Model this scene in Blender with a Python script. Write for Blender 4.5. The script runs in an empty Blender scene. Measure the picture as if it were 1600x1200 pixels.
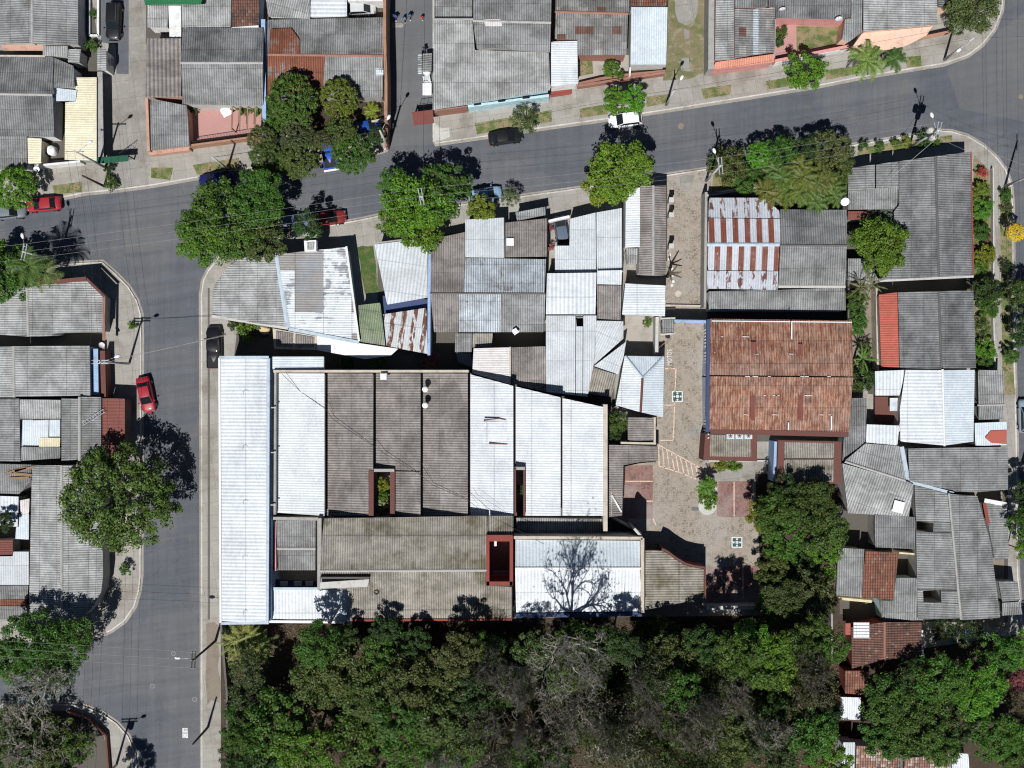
import bpy, math, random
from mathutils import Vector, Matrix
from mathutils.geometry import tessellate_polygon
rnd = random.Random(7)
sc = bpy.context.scene
COL = sc.collection
S = 0.08            # metres of ground per unit of the survey grid
HC = 135.0          # flight height
def W(px, py, z=0.0):
    k = (HC - z) / HC
    return Vector(((px - 800) * S * k, (600 - py) * S * k, z))

# ------------------------------------------------------------------ materials
def nt_new(name):
    m = bpy.data.materials.new(name); m.use_nodes = True
    nt = m.node_tree; nt.nodes.clear()
    out = nt.nodes.new('ShaderNodeOutputMaterial')
    b = nt.nodes.new('ShaderNodeBsdfPrincipled')
    nt.links.new(b.outputs[0], out.inputs[0])
    return m, nt, b
class N:
    """tiny node-building helper"""
    def __init__(s, nt): s.nt = nt
    def node(s, t, **k):
        n = s.nt.nodes.new(t)
        for a, v in k.items(): setattr(n, a, v)
        return n
    def put(s, sock, v):
        if isinstance(v, bpy.types.NodeSocket): s.nt.links.new(v, sock)
        elif isinstance(v, tuple) and len(v) == 3 and sock.type == 'RGBA': sock.default_value = (*v, 1)
        else: sock.default_value = v
    def m(s, op, a, b=0.0, c=0.0, clamp=False):
        n = s.node('ShaderNodeMath', operation=op, use_clamp=clamp)
        s.put(n.inputs[0], a); s.put(n.inputs[1], b); s.put(n.inputs[2], c)
        return n.outputs[0]
    def mix(s, f, a, b, mode='MIX'):
        n = s.node('ShaderNodeMix', data_type='RGBA', blend_type=mode)
        s.put(n.inputs[0], f); s.put(n.inputs[6], a); s.put(n.inputs[7], b)
        return n.outputs[2]
    def noise(s, vec, scale, detail=3.0, rough=0.6):
        n = s.node('ShaderNodeTexNoise'); s.put(n.inputs['Vector'], vec)
        n.inputs['Scale'].default_value = scale; n.inputs['Detail'].default_value = detail
        n.inputs['Roughness'].default_value = rough
        return n.outputs[0]
    def ramp(s, f, lo, hi, smooth=True):
        n = s.node('ShaderNodeMapRange', interpolation_type='SMOOTHSTEP' if smooth else 'LINEAR')
        s.put(n.inputs[0], f); n.inputs[1].default_value = lo; n.inputs[2].default_value = hi
        return n.outputs[0]
    def white(s, vec):
        n = s.node('ShaderNodeTexWhiteNoise', noise_dimensions='3D'); s.put(n.inputs['Vector'], vec); return n.outputs[0]
    def comb(s, x, y, z=0.0):
        n = s.node('ShaderNodeCombineXYZ'); s.put(n.inputs[0], x); s.put(n.inputs[1], y); s.put(n.inputs[2], z); return n.outputs[0]
    def sep(s, v):
        n = s.node('ShaderNodeSeparateXYZ'); s.put(n.inputs[0], v); return n.outputs
    def val(s, f, c):      # multiply colour by factor
        return s.mix(1.0, c, s.comb(f, f, f), 'MULTIPLY')
    def bump(s, h, strength=0.3, dist=0.02):
        n = s.node('ShaderNodeBump'); s.put(n.inputs['Height'], h)
        n.inputs['Strength'].default_value = strength; n.inputs['Distance'].default_value = dist
        return n.outputs[0]

def roof_mat(name, base, dirt=(0.05,0.045,0.035), dirt_amt=0.5, valley=0.52, var=0.07, second=None, sec_thr=0.8,
             third=None, third_thr=0.93, rust=None, rust_lo=0.55, rust_hi=0.65, row=2.3, wide=6.0, stripes=None, mottle=None, spec=0.25, rough=0.75, lap=0.45, metal=0.0, streak=0.35):
    m, nt, b = nt_new(name); n = N(nt)
    uv = n.node('ShaderNodeUVMap').outputs[0]
    rn = n.node('ShaderNodeObjectInfo').outputs['Random']
    u, v, _ = n.sep(uv)
    su = n.m('FLOOR', n.m('DIVIDE', n.m('ADD', u, n.m('MULTIPLY', rn, 7.0)), wide))
    sv = n.m('FLOOR', n.m('DIVIDE', n.m('ADD', v, n.m('MULTIPLY', rn, 2.0)), row))
    idv = n.comb(su, sv, n.m('MULTIPLY', rn, 91.0))
    w1 = n.white(idv); w2 = n.white(n.comb(sv, su, n.m('MULTIPLY', rn, 37.0)))
    c = n.val(n.m('MULTIPLY_ADD', w1, var * 2, 1 - var), base)
    if second: c = n.mix(n.m('GREATER_THAN', w2, sec_thr), c, second)
    if third: c = n.mix(n.m('GREATER_THAN', w2, third_thr), c, third)
    if stripes:     # alternate sheets of another colour
        par = n.m('LESS_THAN', n.m('FRACT', n.m('DIVIDE', u, stripes[1] * 2)), 0.47)
        edge = n.noise(n.comb(n.m('MULTIPLY', u, 0.9), n.m('MULTIPLY', v, 1.1), rn), 1.0, 4)
        c = n.mix(n.m('MULTIPLY', par, n.ramp(edge, stripes[2], stripes[3])), c, n.mix(edge, stripes[0], tuple(x*0.5 for x in stripes[0])))
    off = n.comb(n.m('MULTIPLY', rn, 50.0), n.m('MULTIPLY', rn, 31.0), rn)
    def shifted(x, y):
        a = n.node('ShaderNodeVectorMath', operation='ADD'); n.put(a.inputs[0], n.comb(x, y)); n.put(a.inputs[1], off); return a.outputs[0]
    big = n.noise(shifted(n.m('MULTIPLY', u, 0.06), n.m('MULTIPLY', v, 0.25)), 1.0, 5, 0.65)
    st = n.noise(shifted(n.m('MULTIPLY', u, 1.3), n.m('MULTIPLY', v, 0.16)), 1.0, 4, 0.7)
    fine = n.noise(shifted(n.m('MULTIPLY', u, 0.9), n.m('MULTIPLY', v, 4.0)), 1.0, 2, 0.6)
    if mottle:
        c = n.mix(n.ramp(n.noise(shifted(n.m('MULTIPLY', u, 1.1), n.m('MULTIPLY', v, 0.7)), 1.0, 5, 0.8), 0.42, 0.58), c, mottle)
    if rust:
        rm = n.ramp(n.m('MULTIPLY_ADD', n.m('SUBTRACT', st, 0.5), 0.35, big), rust_lo, rust_hi)
        c = n.mix(rm, c, n.mix(fine, rust, tuple(x * 0.45 for x in rust)))
    c = n.mix(n.m('MULTIPLY', n.ramp(big, 0.42, 0.72), dirt_amt), c, dirt)
    b2 = n.noise(shifted(n.m('MULTIPLY', u, 0.11), n.m('MULTIPLY', v, 0.5)), 1.3, 6, 0.75)
    c = n.val(n.m('MULTIPLY_ADD', n.ramp(b2, 0.36, 0.64), 0.42 if var > 0.06 else 0.14, 0.78 if var > 0.06 else 0.92), c)
    b3 = n.noise(shifted(n.m('MULTIPLY', u, 0.25), n.m('MULTIPLY', v, 0.5)), 1.7, 6, 0.8)
    c = n.mix(n.m('MULTIPLY', n.ramp(b3, 0.60, 0.68), 0.4 if var > 0.06 else 0.2), c, n.val(0.55, c))
    c = n.mix(n.m('MULTIPLY', n.ramp(st, 0.45, 0.8), streak), c, n.val(0.35, c))
    c = n.val(n.m('MULTIPLY_ADD', fine, 0.4, 0.8), c)
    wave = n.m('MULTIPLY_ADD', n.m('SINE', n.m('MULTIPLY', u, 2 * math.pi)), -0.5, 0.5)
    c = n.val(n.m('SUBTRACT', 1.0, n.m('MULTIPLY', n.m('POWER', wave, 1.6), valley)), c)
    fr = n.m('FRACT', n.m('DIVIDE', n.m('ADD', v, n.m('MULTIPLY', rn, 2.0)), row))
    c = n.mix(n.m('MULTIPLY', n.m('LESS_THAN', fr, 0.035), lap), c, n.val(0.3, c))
    spots = n.ramp(n.noise(shifted(n.m('MULTIPLY', u, 0.5), n.m('MULTIPLY', v, 2.0)), 1.3, 2), 0.74, 0.78)
    c = n.mix(n.m('MULTIPLY', spots, 0.45), c, (0.5, 0.5, 0.48))
    n.put(b.inputs['Base Color'], c)
    b.inputs['Roughness'].default_value = rough
    b.inputs['Specular IOR Level'].default_value = spec
    b.inputs['Metallic'].default_value = metal
    return m

def tile_mat(name, base, base2, pale=None, pale_amt=0.2):
    m, nt, b = nt_new(name); n = N(nt)
    uv = n.node('ShaderNodeUVMap').outputs[0]
    u, v, _ = n.sep(uv)
    idv = n.comb(n.m('FLOOR', u), n.m('FLOOR', n.m('DIVIDE', v, 0.38)))
    w = n.white(idv)
    c = n.mix(w, base, base2)
    if pale: c = n.mix(n.m('GREATER_THAN', n.white(n.comb(n.m('FLOOR', n.m('DIVIDE', v, 0.38)), n.m('FLOOR', u), 3.0)), 1 - pale_amt), c, pale)
    big = n.noise(n.comb(n.m('MULTIPLY', u, 0.15), n.m('MULTIPLY', v, 0.6)), 1.0, 4)
    c = n.mix(n.m('MULTIPLY', n.ramp(big, 0.45, 0.7), 0.7), c, (0.05, 0.035, 0.03))
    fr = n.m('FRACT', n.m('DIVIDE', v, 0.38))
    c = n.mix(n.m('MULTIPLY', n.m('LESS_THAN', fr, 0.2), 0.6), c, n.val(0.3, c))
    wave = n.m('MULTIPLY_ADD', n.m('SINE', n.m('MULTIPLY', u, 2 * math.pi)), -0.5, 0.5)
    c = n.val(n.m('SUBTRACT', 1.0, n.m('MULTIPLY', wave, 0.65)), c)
    n.put(b.inputs['Base Color'], c); b.inputs['Roughness'].default_value = 0.85
    return m

def plain(name, col, rough=0.8, var=0.25, scale=1.2, metal=0.0, dirt=(0.06,0.055,0.045), dirt_amt=0.35, spec=0.3, fine=6.0):
    m, nt, b = nt_new(name); n = N(nt)
    geo = n.node('ShaderNodeNewGeometry').outputs['Position']
    a = n.noise(geo, scale, 5, 0.65); f = n.noise(geo, fine, 3, 0.7)
    c = n.val(n.m('MULTIPLY_ADD', f, var * 2, 1 - var), col)
    c = n.mix(n.m('MULTIPLY', n.ramp(a, 0.45, 0.75), dirt_amt), c, dirt)
    n.put(b.inputs['Base Color'], c); b.inputs['Roughness'].default_value = rough
    b.inputs['Metallic'].default_value = metal; b.inputs['Specular IOR Level'].default_value = spec
    return m

M = {}
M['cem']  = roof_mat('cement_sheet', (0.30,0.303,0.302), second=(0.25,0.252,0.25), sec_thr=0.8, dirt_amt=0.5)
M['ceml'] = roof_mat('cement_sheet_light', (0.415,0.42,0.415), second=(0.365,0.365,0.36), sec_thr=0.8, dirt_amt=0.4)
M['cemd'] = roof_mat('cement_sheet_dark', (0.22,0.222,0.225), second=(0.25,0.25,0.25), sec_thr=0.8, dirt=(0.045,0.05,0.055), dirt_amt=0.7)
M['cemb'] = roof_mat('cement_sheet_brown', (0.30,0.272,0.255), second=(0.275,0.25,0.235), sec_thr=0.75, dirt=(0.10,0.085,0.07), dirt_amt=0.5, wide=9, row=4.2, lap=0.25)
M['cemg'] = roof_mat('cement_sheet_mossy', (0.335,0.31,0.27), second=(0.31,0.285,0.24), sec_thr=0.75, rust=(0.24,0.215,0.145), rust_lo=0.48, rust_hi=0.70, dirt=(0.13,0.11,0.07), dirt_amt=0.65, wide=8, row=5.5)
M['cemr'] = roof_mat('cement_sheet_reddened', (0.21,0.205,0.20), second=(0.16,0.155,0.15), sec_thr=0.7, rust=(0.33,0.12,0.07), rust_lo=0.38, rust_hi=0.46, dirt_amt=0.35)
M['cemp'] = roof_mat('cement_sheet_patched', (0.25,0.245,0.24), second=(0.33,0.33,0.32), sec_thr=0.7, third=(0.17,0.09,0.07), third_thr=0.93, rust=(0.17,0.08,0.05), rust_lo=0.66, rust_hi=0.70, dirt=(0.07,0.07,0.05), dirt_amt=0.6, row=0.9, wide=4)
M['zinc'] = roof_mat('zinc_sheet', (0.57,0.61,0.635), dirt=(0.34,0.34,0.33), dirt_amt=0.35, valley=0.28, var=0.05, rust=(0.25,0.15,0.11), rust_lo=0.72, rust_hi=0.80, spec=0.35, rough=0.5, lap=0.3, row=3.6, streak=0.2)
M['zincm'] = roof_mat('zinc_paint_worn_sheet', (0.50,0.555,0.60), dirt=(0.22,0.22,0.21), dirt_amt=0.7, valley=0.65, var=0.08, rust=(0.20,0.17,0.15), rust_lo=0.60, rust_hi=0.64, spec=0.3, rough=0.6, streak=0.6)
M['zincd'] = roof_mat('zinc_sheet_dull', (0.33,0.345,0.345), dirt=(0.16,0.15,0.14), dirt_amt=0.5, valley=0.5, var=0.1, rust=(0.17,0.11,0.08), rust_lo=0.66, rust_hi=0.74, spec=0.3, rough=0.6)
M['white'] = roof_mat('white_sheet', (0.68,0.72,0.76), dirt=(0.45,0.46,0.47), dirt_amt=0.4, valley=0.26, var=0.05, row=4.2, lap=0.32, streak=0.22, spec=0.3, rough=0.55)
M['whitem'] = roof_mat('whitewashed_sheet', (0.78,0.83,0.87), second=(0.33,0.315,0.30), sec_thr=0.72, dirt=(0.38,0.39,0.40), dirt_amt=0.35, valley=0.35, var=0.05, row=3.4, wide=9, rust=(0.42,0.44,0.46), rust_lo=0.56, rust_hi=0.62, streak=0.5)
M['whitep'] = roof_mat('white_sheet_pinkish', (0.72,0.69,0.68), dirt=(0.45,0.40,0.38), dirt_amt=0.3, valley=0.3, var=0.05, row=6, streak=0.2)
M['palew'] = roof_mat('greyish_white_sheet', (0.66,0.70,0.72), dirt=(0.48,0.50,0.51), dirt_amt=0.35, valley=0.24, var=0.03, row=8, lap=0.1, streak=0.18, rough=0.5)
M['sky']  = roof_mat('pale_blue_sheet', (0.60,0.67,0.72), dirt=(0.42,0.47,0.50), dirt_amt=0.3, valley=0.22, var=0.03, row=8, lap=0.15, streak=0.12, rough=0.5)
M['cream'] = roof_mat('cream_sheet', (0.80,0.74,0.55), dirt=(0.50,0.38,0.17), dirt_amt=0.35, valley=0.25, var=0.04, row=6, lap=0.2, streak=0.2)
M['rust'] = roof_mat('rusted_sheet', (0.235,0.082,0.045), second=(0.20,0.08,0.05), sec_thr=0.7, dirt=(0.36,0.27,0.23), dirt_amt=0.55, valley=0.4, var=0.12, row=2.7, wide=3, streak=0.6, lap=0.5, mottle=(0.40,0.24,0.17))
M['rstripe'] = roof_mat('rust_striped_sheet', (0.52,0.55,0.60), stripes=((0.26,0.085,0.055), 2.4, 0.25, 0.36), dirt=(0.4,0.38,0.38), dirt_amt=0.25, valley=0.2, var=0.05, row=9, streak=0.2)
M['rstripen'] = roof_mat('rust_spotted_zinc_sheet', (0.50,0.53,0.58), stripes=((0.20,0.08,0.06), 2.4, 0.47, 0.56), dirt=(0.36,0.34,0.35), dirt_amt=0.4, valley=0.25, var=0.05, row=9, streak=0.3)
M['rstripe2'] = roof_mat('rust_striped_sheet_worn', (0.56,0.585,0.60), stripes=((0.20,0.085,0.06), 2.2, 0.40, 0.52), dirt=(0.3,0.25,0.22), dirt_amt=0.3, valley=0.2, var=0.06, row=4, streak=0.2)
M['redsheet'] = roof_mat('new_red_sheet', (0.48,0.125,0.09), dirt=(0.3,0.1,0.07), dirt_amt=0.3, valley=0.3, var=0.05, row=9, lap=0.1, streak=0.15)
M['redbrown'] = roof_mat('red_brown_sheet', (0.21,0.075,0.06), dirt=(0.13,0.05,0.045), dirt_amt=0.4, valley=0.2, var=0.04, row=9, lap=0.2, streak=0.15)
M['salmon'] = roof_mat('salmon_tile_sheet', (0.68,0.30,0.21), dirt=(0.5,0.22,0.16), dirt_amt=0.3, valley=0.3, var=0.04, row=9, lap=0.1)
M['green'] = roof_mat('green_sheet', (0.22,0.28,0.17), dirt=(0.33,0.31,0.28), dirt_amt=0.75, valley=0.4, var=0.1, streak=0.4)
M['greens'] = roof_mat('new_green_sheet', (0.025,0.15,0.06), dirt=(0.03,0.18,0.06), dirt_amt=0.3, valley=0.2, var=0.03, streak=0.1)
M['clay'] = tile_mat('clay_tile', (0.33,0.125,0.075), (0.22,0.09,0.06), (0.30,0.2,0.14), 0.05)
M['clayd'] = tile_mat('clay_tile_dark', (0.24,0.11,0.08), (0.15,0.075,0.055), (0.28,0.2,0.16), 0.06)
M['clayp'] = tile_mat('clay_tile_pale', (0.42,0.22,0.16), (0.27,0.14,0.11), (0.55,0.47,0.40), 0.3)
for nm, c, kw in [
    ('w_grey',(0.34,0.33,0.31),{}),('w_white',(0.72,0.72,0.70),{}),('w_beige',(0.52,0.46,0.38),{}),('w_cream',(0.66,0.58,0.38),{}),
    ('w_blue',(0.30,0.42,0.62),{}),('w_hall',(0.45,0.53,0.65),{}),('w_deepblue',(0.05,0.07,0.15),{}),('w_pink',(0.60,0.28,0.26),{}),('w_salmon',(0.48,0.29,0.22),{}),('w_peach',(0.74,0.50,0.38),{}),
    ('w_orange',(0.36,0.20,0.13),{}),('w_red',(0.24,0.055,0.042),{}),('w_redb',(0.14,0.055,0.045),{}),('w_turq',(0.45,0.62,0.66),{}),('w_dark',(0.12,0.11,0.10),{}),
    ('w_brick',(0.30,0.15,0.11),{}),('w_lgrey',(0.5,0.49,0.46),{}),('capw',(0.75,0.75,0.74),{'dirt_amt':0.15}),
    ('gut',(0.45,0.53,0.60),{}),('ridge',(0.38,0.37,0.35),{}),('ridged',(0.12,0.115,0.11),{}),
    ('steel',(0.45,0.47,0.5),{'rough':0.45,'metal':0.5}),('dark',(0.02,0.02,0.022),{}),('iron',(0.03,0.028,0.028),{'rough':0.6}),
    ('blue',(0.03,0.12,0.55),{}),('tarp',(0.03,0.20,0.60),{}),('skin',(0.35,0.19,0.12),{'var':0.05,'dirt_amt':0}),('hair',(0.015,0.012,0.01),{}),
    ('polec',(0.48,0.47,0.45),{}),('polew',(0.05,0.04,0.035),{}),('pvc',(0.8,0.8,0.8),{'dirt_amt':0.1}),
    ('bark',(0.11,0.085,0.06),{}),('barkl',(0.27,0.24,0.215),{'dirt_amt':0.3}),('barkb',(0.42,0.385,0.35),{'dirt_amt':0.2}),('paintp',(0.70,0.50,0.38),{'dirt_amt':0.85,'scale':4}),
    ('paintw',(0.66,0.67,0.66),{'dirt_amt':0.4,'scale':3}),('paintg',(0.035,0.085,0.07),{'dirt_amt':0.1}),('gatered',(0.20,0.06,0.05),{}),('gategreen',(0.015,0.09,0.05),{}),
    ('straw',(0.62,0.48,0.28),{}),('rub',(0.015,0.015,0.016),{'rough':0.9}),('rim',(0.5,0.5,0.52),{'metal':0.7,'rough':0.35,'dirt_amt':0.1}),
    ('chrome',(0.7,0.7,0.72),{'metal':0.9,'rough':0.2,'dirt_amt':0}),('tlight',(0.4,0.02,0.02),{'rough':0.2,'dirt_amt':0}),('wood',(0.26,0.17,0.10),{}),
    ('mud',(0.22,0.185,0.145),{'scale':0.8,'var':0.35}),('yardfloor',(0.36,0.33,0.29),{'scale':0.7}),('pinkfloor',(0.42,0.23,0.21),{'scale':0.6,'dirt':(0.45,0.30,0.24)}),
    ('darkfloor_lotshade',(0.10,0.09,0.075),{}),('tilered',(0.36,0.10,0.08),{}),('leafdirt',(0.055,0.038,0.024),{'scale':1.5,'var':0.5,'fine':3}),  # the dark floor tone also stands in for shade across the lots
    ('meter',(0.55,0.62,0.68),{})]:
    M[nm] = plain(nm, c, **kw)

def mat_obj_color(name, rough, coat=0.0, metal=0.0, spec=0.5):
    m, nt, b = nt_new(name); n = N(nt)
    oc = n.node('ShaderNodeObjectInfo').outputs['Color']
    geo = n.node('ShaderNodeNewGeometry').outputs['Position']
    f = n.noise(geo, 2.0, 3)
    n.put(b.inputs['Base Color'], n.val(n.m('MULTIPLY_ADD', f, 0.16, 0.92), oc)); b.inputs['Roughness'].default_value = rough
    b.inputs['Coat Weight'].default_value = coat; b.inputs['Metallic'].default_value = metal; b.inputs['Specular IOR Level'].default_value = spec
    b.inputs['Coat Roughness'].default_value = 0.06
    return m
M['paint'] = mat_obj_color('car_paint', 0.4, coat=0.3, spec=0.3)
M['cloth'] = mat_obj_color('cloth', 0.9)
mg, ntg, bg = nt_new('dark_glass'); bg.inputs['Base Color'].default_value = (0.012,0.015,0.018,1); bg.inputs['Roughness'].default_value = 0.08; M['glass'] = mg

def leaf_mat(name, trans=0.25):
    m, nt, b = nt_new(name); n = N(nt)
    oc = n.node('ShaderNodeObjectInfo').outputs['Color']
    g = n.node('ShaderNodeNewGeometry'); ri = g.outputs['Random Per Island']
    big = n.noise(g.outputs['Position'], 0.55, 3)
    c = n.val(n.m('MULTIPLY_ADD', ri, 0.9, 0.5), oc)
    c = n.mix(n.m('MULTIPLY', n.ramp(big, 0.4, 0.7), 0.4), c, n.mix(1.0, c, (1.35, 1.12, 0.7), 'MULTIPLY'))
    dry = n.m('GREATER_THAN', n.m('FRACT', n.m('MULTIPLY', ri, 17.3)), 0.955)
    c = n.mix(n.m('MULTIPLY', dry, 0.55), c, (0.22, 0.14, 0.06))
    n.put(b.inputs['Base Color'], c); b.inputs['Roughness'].default_value = 0.55; b.inputs['Specular IOR Level'].default_value = 0.35
    tr = n.node('ShaderNodeBsdfTranslucent'); n.put(tr.inputs[0], n.mix(1.0, c, (1.1, 1.4, 0.5), 'MULTIPLY'))
    mx = n.node('ShaderNodeMixShader'); mx.inputs[0].default_value = trans
    nt.links.new(b.outputs[0], mx.inputs[1]); nt.links.new(tr.outputs[0], mx.inputs[2])
    out = [x for x in nt.nodes if x.type == 'OUTPUT_MATERIAL'][0]
    nt.links.new(mx.outputs[0], out.inputs[0])
    return m
M['leaf'] = leaf_mat('leaf')

# ground-type materials on world position
def gmat(name, fn, rough=0.9):
    m, nt, b = nt_new(name); n = N(nt)
    pos = n.node('ShaderNodeNewGeometry').outputs['Position']
    c, h = fn(n, pos)
    n.put(b.inputs['Base Color'], c); b.inputs['Roughness'].default_value = rough; b.inputs['Specular IOR Level'].default_value = 0.25
    if h is not None: n.put(b.inputs['Normal'], n.bump(h, 0.5, 0.02))
    return m
def f_asphalt(n, p):
    big = n.noise(p, 0.07, 5, 0.6); med = n.noise(p, 0.5, 5, 0.65); fine = n.noise(p, 14.0, 2, 0.8)
    c = n.mix(n.ramp(big, 0.35, 0.65), (0.092,0.101,0.117), (0.126,0.129,0.136))
    c = n.mix(n.m('MULTIPLY', n.ramp(med, 0.55, 0.78), 0.5), c, (0.15,0.138,0.122))
    c = n.val(n.m('MULTIPLY_ADD', fine, 0.7, 0.65), c)
    def an(angle, sx, sy, sc_):
        rr = n.node('ShaderNodeVectorRotate', rotation_type='Z_AXIS'); n.put(rr.inputs['Vector'], p); rr.inputs['Angle'].default_value = angle
        x, y, z = n.sep(rr.outputs[0]); return n.noise(n.comb(n.m('MULTIPLY', x, sx), n.m('MULTIPLY', y, sy)), sc_, 4, 0.7)
    lanes = n.m('MULTIPLY', an(-0.14, 0.05, 1.0, 0.9), 1.0); lanes2 = an(0.0, 1.0, 0.05, 0.9)
    c = n.val(n.m('MULTIPLY_ADD', n.ramp(lanes, 0.35, 0.65), 0.16, 0.92), c)
    c = n.val(n.m('MULTIPLY_ADD', n.ramp(lanes2, 0.35, 0.65), 0.14, 0.93), c)
    c = n.mix(n.m('MULTIPLY', n.ramp(n.noise(p, 0.9, 5, 0.75), 0.66, 0.74), 0.45), c, (0.045,0.045,0.048))
    c = n.mix(n.m('MULTIPLY', n.ramp(n.noise(p, 0.22, 6, 0.7), 0.58, 0.72), 0.5), c, (0.175,0.162,0.145))
    v = n.node('ShaderNodeTexVoronoi', feature='DISTANCE_TO_EDGE'); 
    wv = n.node('ShaderNodeVectorMath', operation='ADD'); n.put(wv.inputs[0], p); 
    nn = n.node('ShaderNodeTexNoise'); n.put(nn.inputs['Vector'], p); nn.inputs['Scale'].default_value = 0.8
    n.put(wv.inputs[1], nn.outputs['Color']); n.put(v.inputs['Vector'], wv.outputs[0]); v.inputs['Scale'].default_value = 0.14
    crack = n.m('LESS_THAN', v.outputs['Distance'], 0.0035)
    c = n.mix(n.m('MULTIPLY', crack, 0.22), c, (0.03,0.03,0.03))
    return c, fine
def f_concrete(n, p, base=(0.315,0.30,0.27), slab=1.6):
    big = n.noise(p, 0.25, 5, 0.65); fine = n.noise(p, 7.0, 3, 0.8)
    rot = n.node('ShaderNodeVectorRotate', rotation_type='Z_AXIS'); n.put(rot.inputs['Vector'], p); rot.inputs['Angle'].default_value = -0.135
    x, y, z = n.sep(rot.outputs[0])
    ix = n.m('DIVIDE', x, slab); iy = n.m('DIVIDE', y, slab)
    w = n.white(n.comb(n.m('FLOOR', ix), n.m('FLOOR', iy)))
    c = n.val(n.m('MULTIPLY_ADD', w, 0.12, 0.94), base)
    c = n.mix(n.m('MULTIPLY', n.ramp(n.noise(p, 1.1, 6, 0.7), 0.48, 0.7), 0.5), c, (0.40,0.37,0.32))
    c = n.mix(n.m('MULTIPLY', n.ramp(big, 0.45, 0.72), 0.7), c, (0.17,0.145,0.115))
    j = n.m('MAXIMUM', n.m('LESS_THAN', n.m('FRACT', ix), 0.03), n.m('LESS_THAN', n.m('FRACT', iy), 0.03))
    c = n.mix(n.m('MULTIPLY', j, 0.35), c, (0.09,0.08,0.065))
    c = n.val(n.m('MULTIPLY_ADD', fine, 0.6, 0.7), c)
    return c, fine
def f_ground(n, p):
    big = n.noise(p, 0.12, 5, 0.65); med = n.noise(p, 1.6, 4, 0.7); fine = n.noise(p, 9.0, 3, 0.8)
    c = n.mix(n.ramp(big, 0.4, 0.6), (0.20,0.15,0.10), (0.09,0.11,0.045))
    c = n.mix(n.m('MULTIPLY', n.ramp(med, 0.5, 0.7), 0.6), c, (0.06,0.055,0.035))
    return n.val(n.m('MULTIPLY_ADD', fine, 0.9, 0.55), c), fine
def f_grass(n, p):
    big = n.noise(p, 0.7, 4, 0.65); fine = n.noise(p, 9.0, 3, 0.8)
    c = n.mix(n.ramp(big, 0.38, 0.6), (0.09,0.13,0.035), (0.24,0.20,0.115))
    return n.val(n.m('MULTIPLY_ADD', fine, 1.0, 0.5), c), fine
def f_lane(n, p):
    big = n.noise(p, 0.35, 4, 0.65); fine = n.noise(p, 9.0, 3, 0.8)
    c = n.mix(n.ramp(big, 0.42, 0.6), (0.20,0.17,0.10), (0.13,0.14,0.06))
    c = n.mix(n.m('MULTIPLY', n.ramp(n.noise(p, 1.1, 4), 0.5, 0.68), 0.7), c, (0.30,0.26,0.19))
    return n.val(n.m('MULTIPLY_ADD', fine, 1.0, 0.5), c), fine
def f_cobble(n, p, a=(0.34,0.295,0.245), b2=(0.29,0.25,0.205), joint=(0.09,0.08,0.055), sc_=3.9):
    big = n.noise(p, 0.22, 5, 0.6); fine = n.noise(p, 8.0, 3, 0.8)
    v = n.node('ShaderNodeTexVoronoi', feature='DISTANCE_TO_EDGE'); n.put(v.inputs['Vector'], p); v.inputs['Scale'].default_value = sc_; v.inputs['Randomness'].default_value = 0.45
    v2 = n.node('ShaderNodeTexVoronoi'); n.put(v2.inputs['Vector'], p); v2.inputs['Scale'].default_value = sc_; v2.inputs['Randomness'].default_value = 0.45
    r = n.sep(v2.outputs['Color'])[0]
    c = n.mix(r, a, b2)
    jm = n.m('MULTIPLY', n.m('SUBTRACT', 1.0, n.ramp(v.outputs['Distance'], 0.02, 0.12)), n.m('MULTIPLY_ADD', n.ramp(n.noise(p, 0.9, 4), 0.42, 0.62), 0.6, 0.12))
    c = n.mix(jm, c, joint)
    c = n.mix(n.m('MULTIPLY', n.ramp(big, 0.45, 0.7), 0.5), c, (0.36,0.34,0.32))
    c = n.mix(n.m('MULTIPLY', n.ramp(n.noise(p, 0.5, 5), 0.6, 0.75), 0.5), c, (0.16,0.135,0.10))
    return n.val(n.m('MULTIPLY_ADD', fine, 0.35, 0.82), c), jm
M['asphalt'] = gmat('asphalt', f_asphalt)
M['asphalt2'] = gmat('asphalt_faded', lambda n, p: (n.mix(0.35, f_asphalt(n, p)[0], (0.16,0.155,0.148)), None))
M['concrete'] = gmat('pavement_concrete', f_concrete)
M['alleyc'] = gmat('alley_concrete', lambda n, p: f_concrete(n, p, (0.27,0.26,0.24), 2.2))
M['kerb'] = gmat('kerb_concrete', lambda n, p: f_concrete(n, p, (0.55,0.53,0.49), 1.0))
M['gutter'] = gmat('gutter_concrete', lambda n, p: f_concrete(n, p, (0.30,0.275,0.245), 1.0))
M['ground'] = gmat('bare_ground', f_ground)
M['grassm'] = gmat('verge_grass', f_grass)
M['lawn'] = gmat('lush_lawn', lambda n, p: (n.val(n.m('MULTIPLY_ADD', n.noise(p, 7.0, 4, 0.8), 1.2, 0.4), n.mix(n.ramp(n.noise(p, 0.9, 5, 0.7), 0.45, 0.65), (0.05,0.10,0.022), (0.12,0.125,0.05))), None))
M['lane'] = gmat('lane_dirt', f_lane)
M['cobble'] = gmat('cobble', f_cobble)
M['cobblered'] = gmat('red_pavers', lambda n, p: f_cobble(n, p, (0.275,0.155,0.135), (0.21,0.125,0.11), (0.08,0.05,0.04), 4.0))

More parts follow.
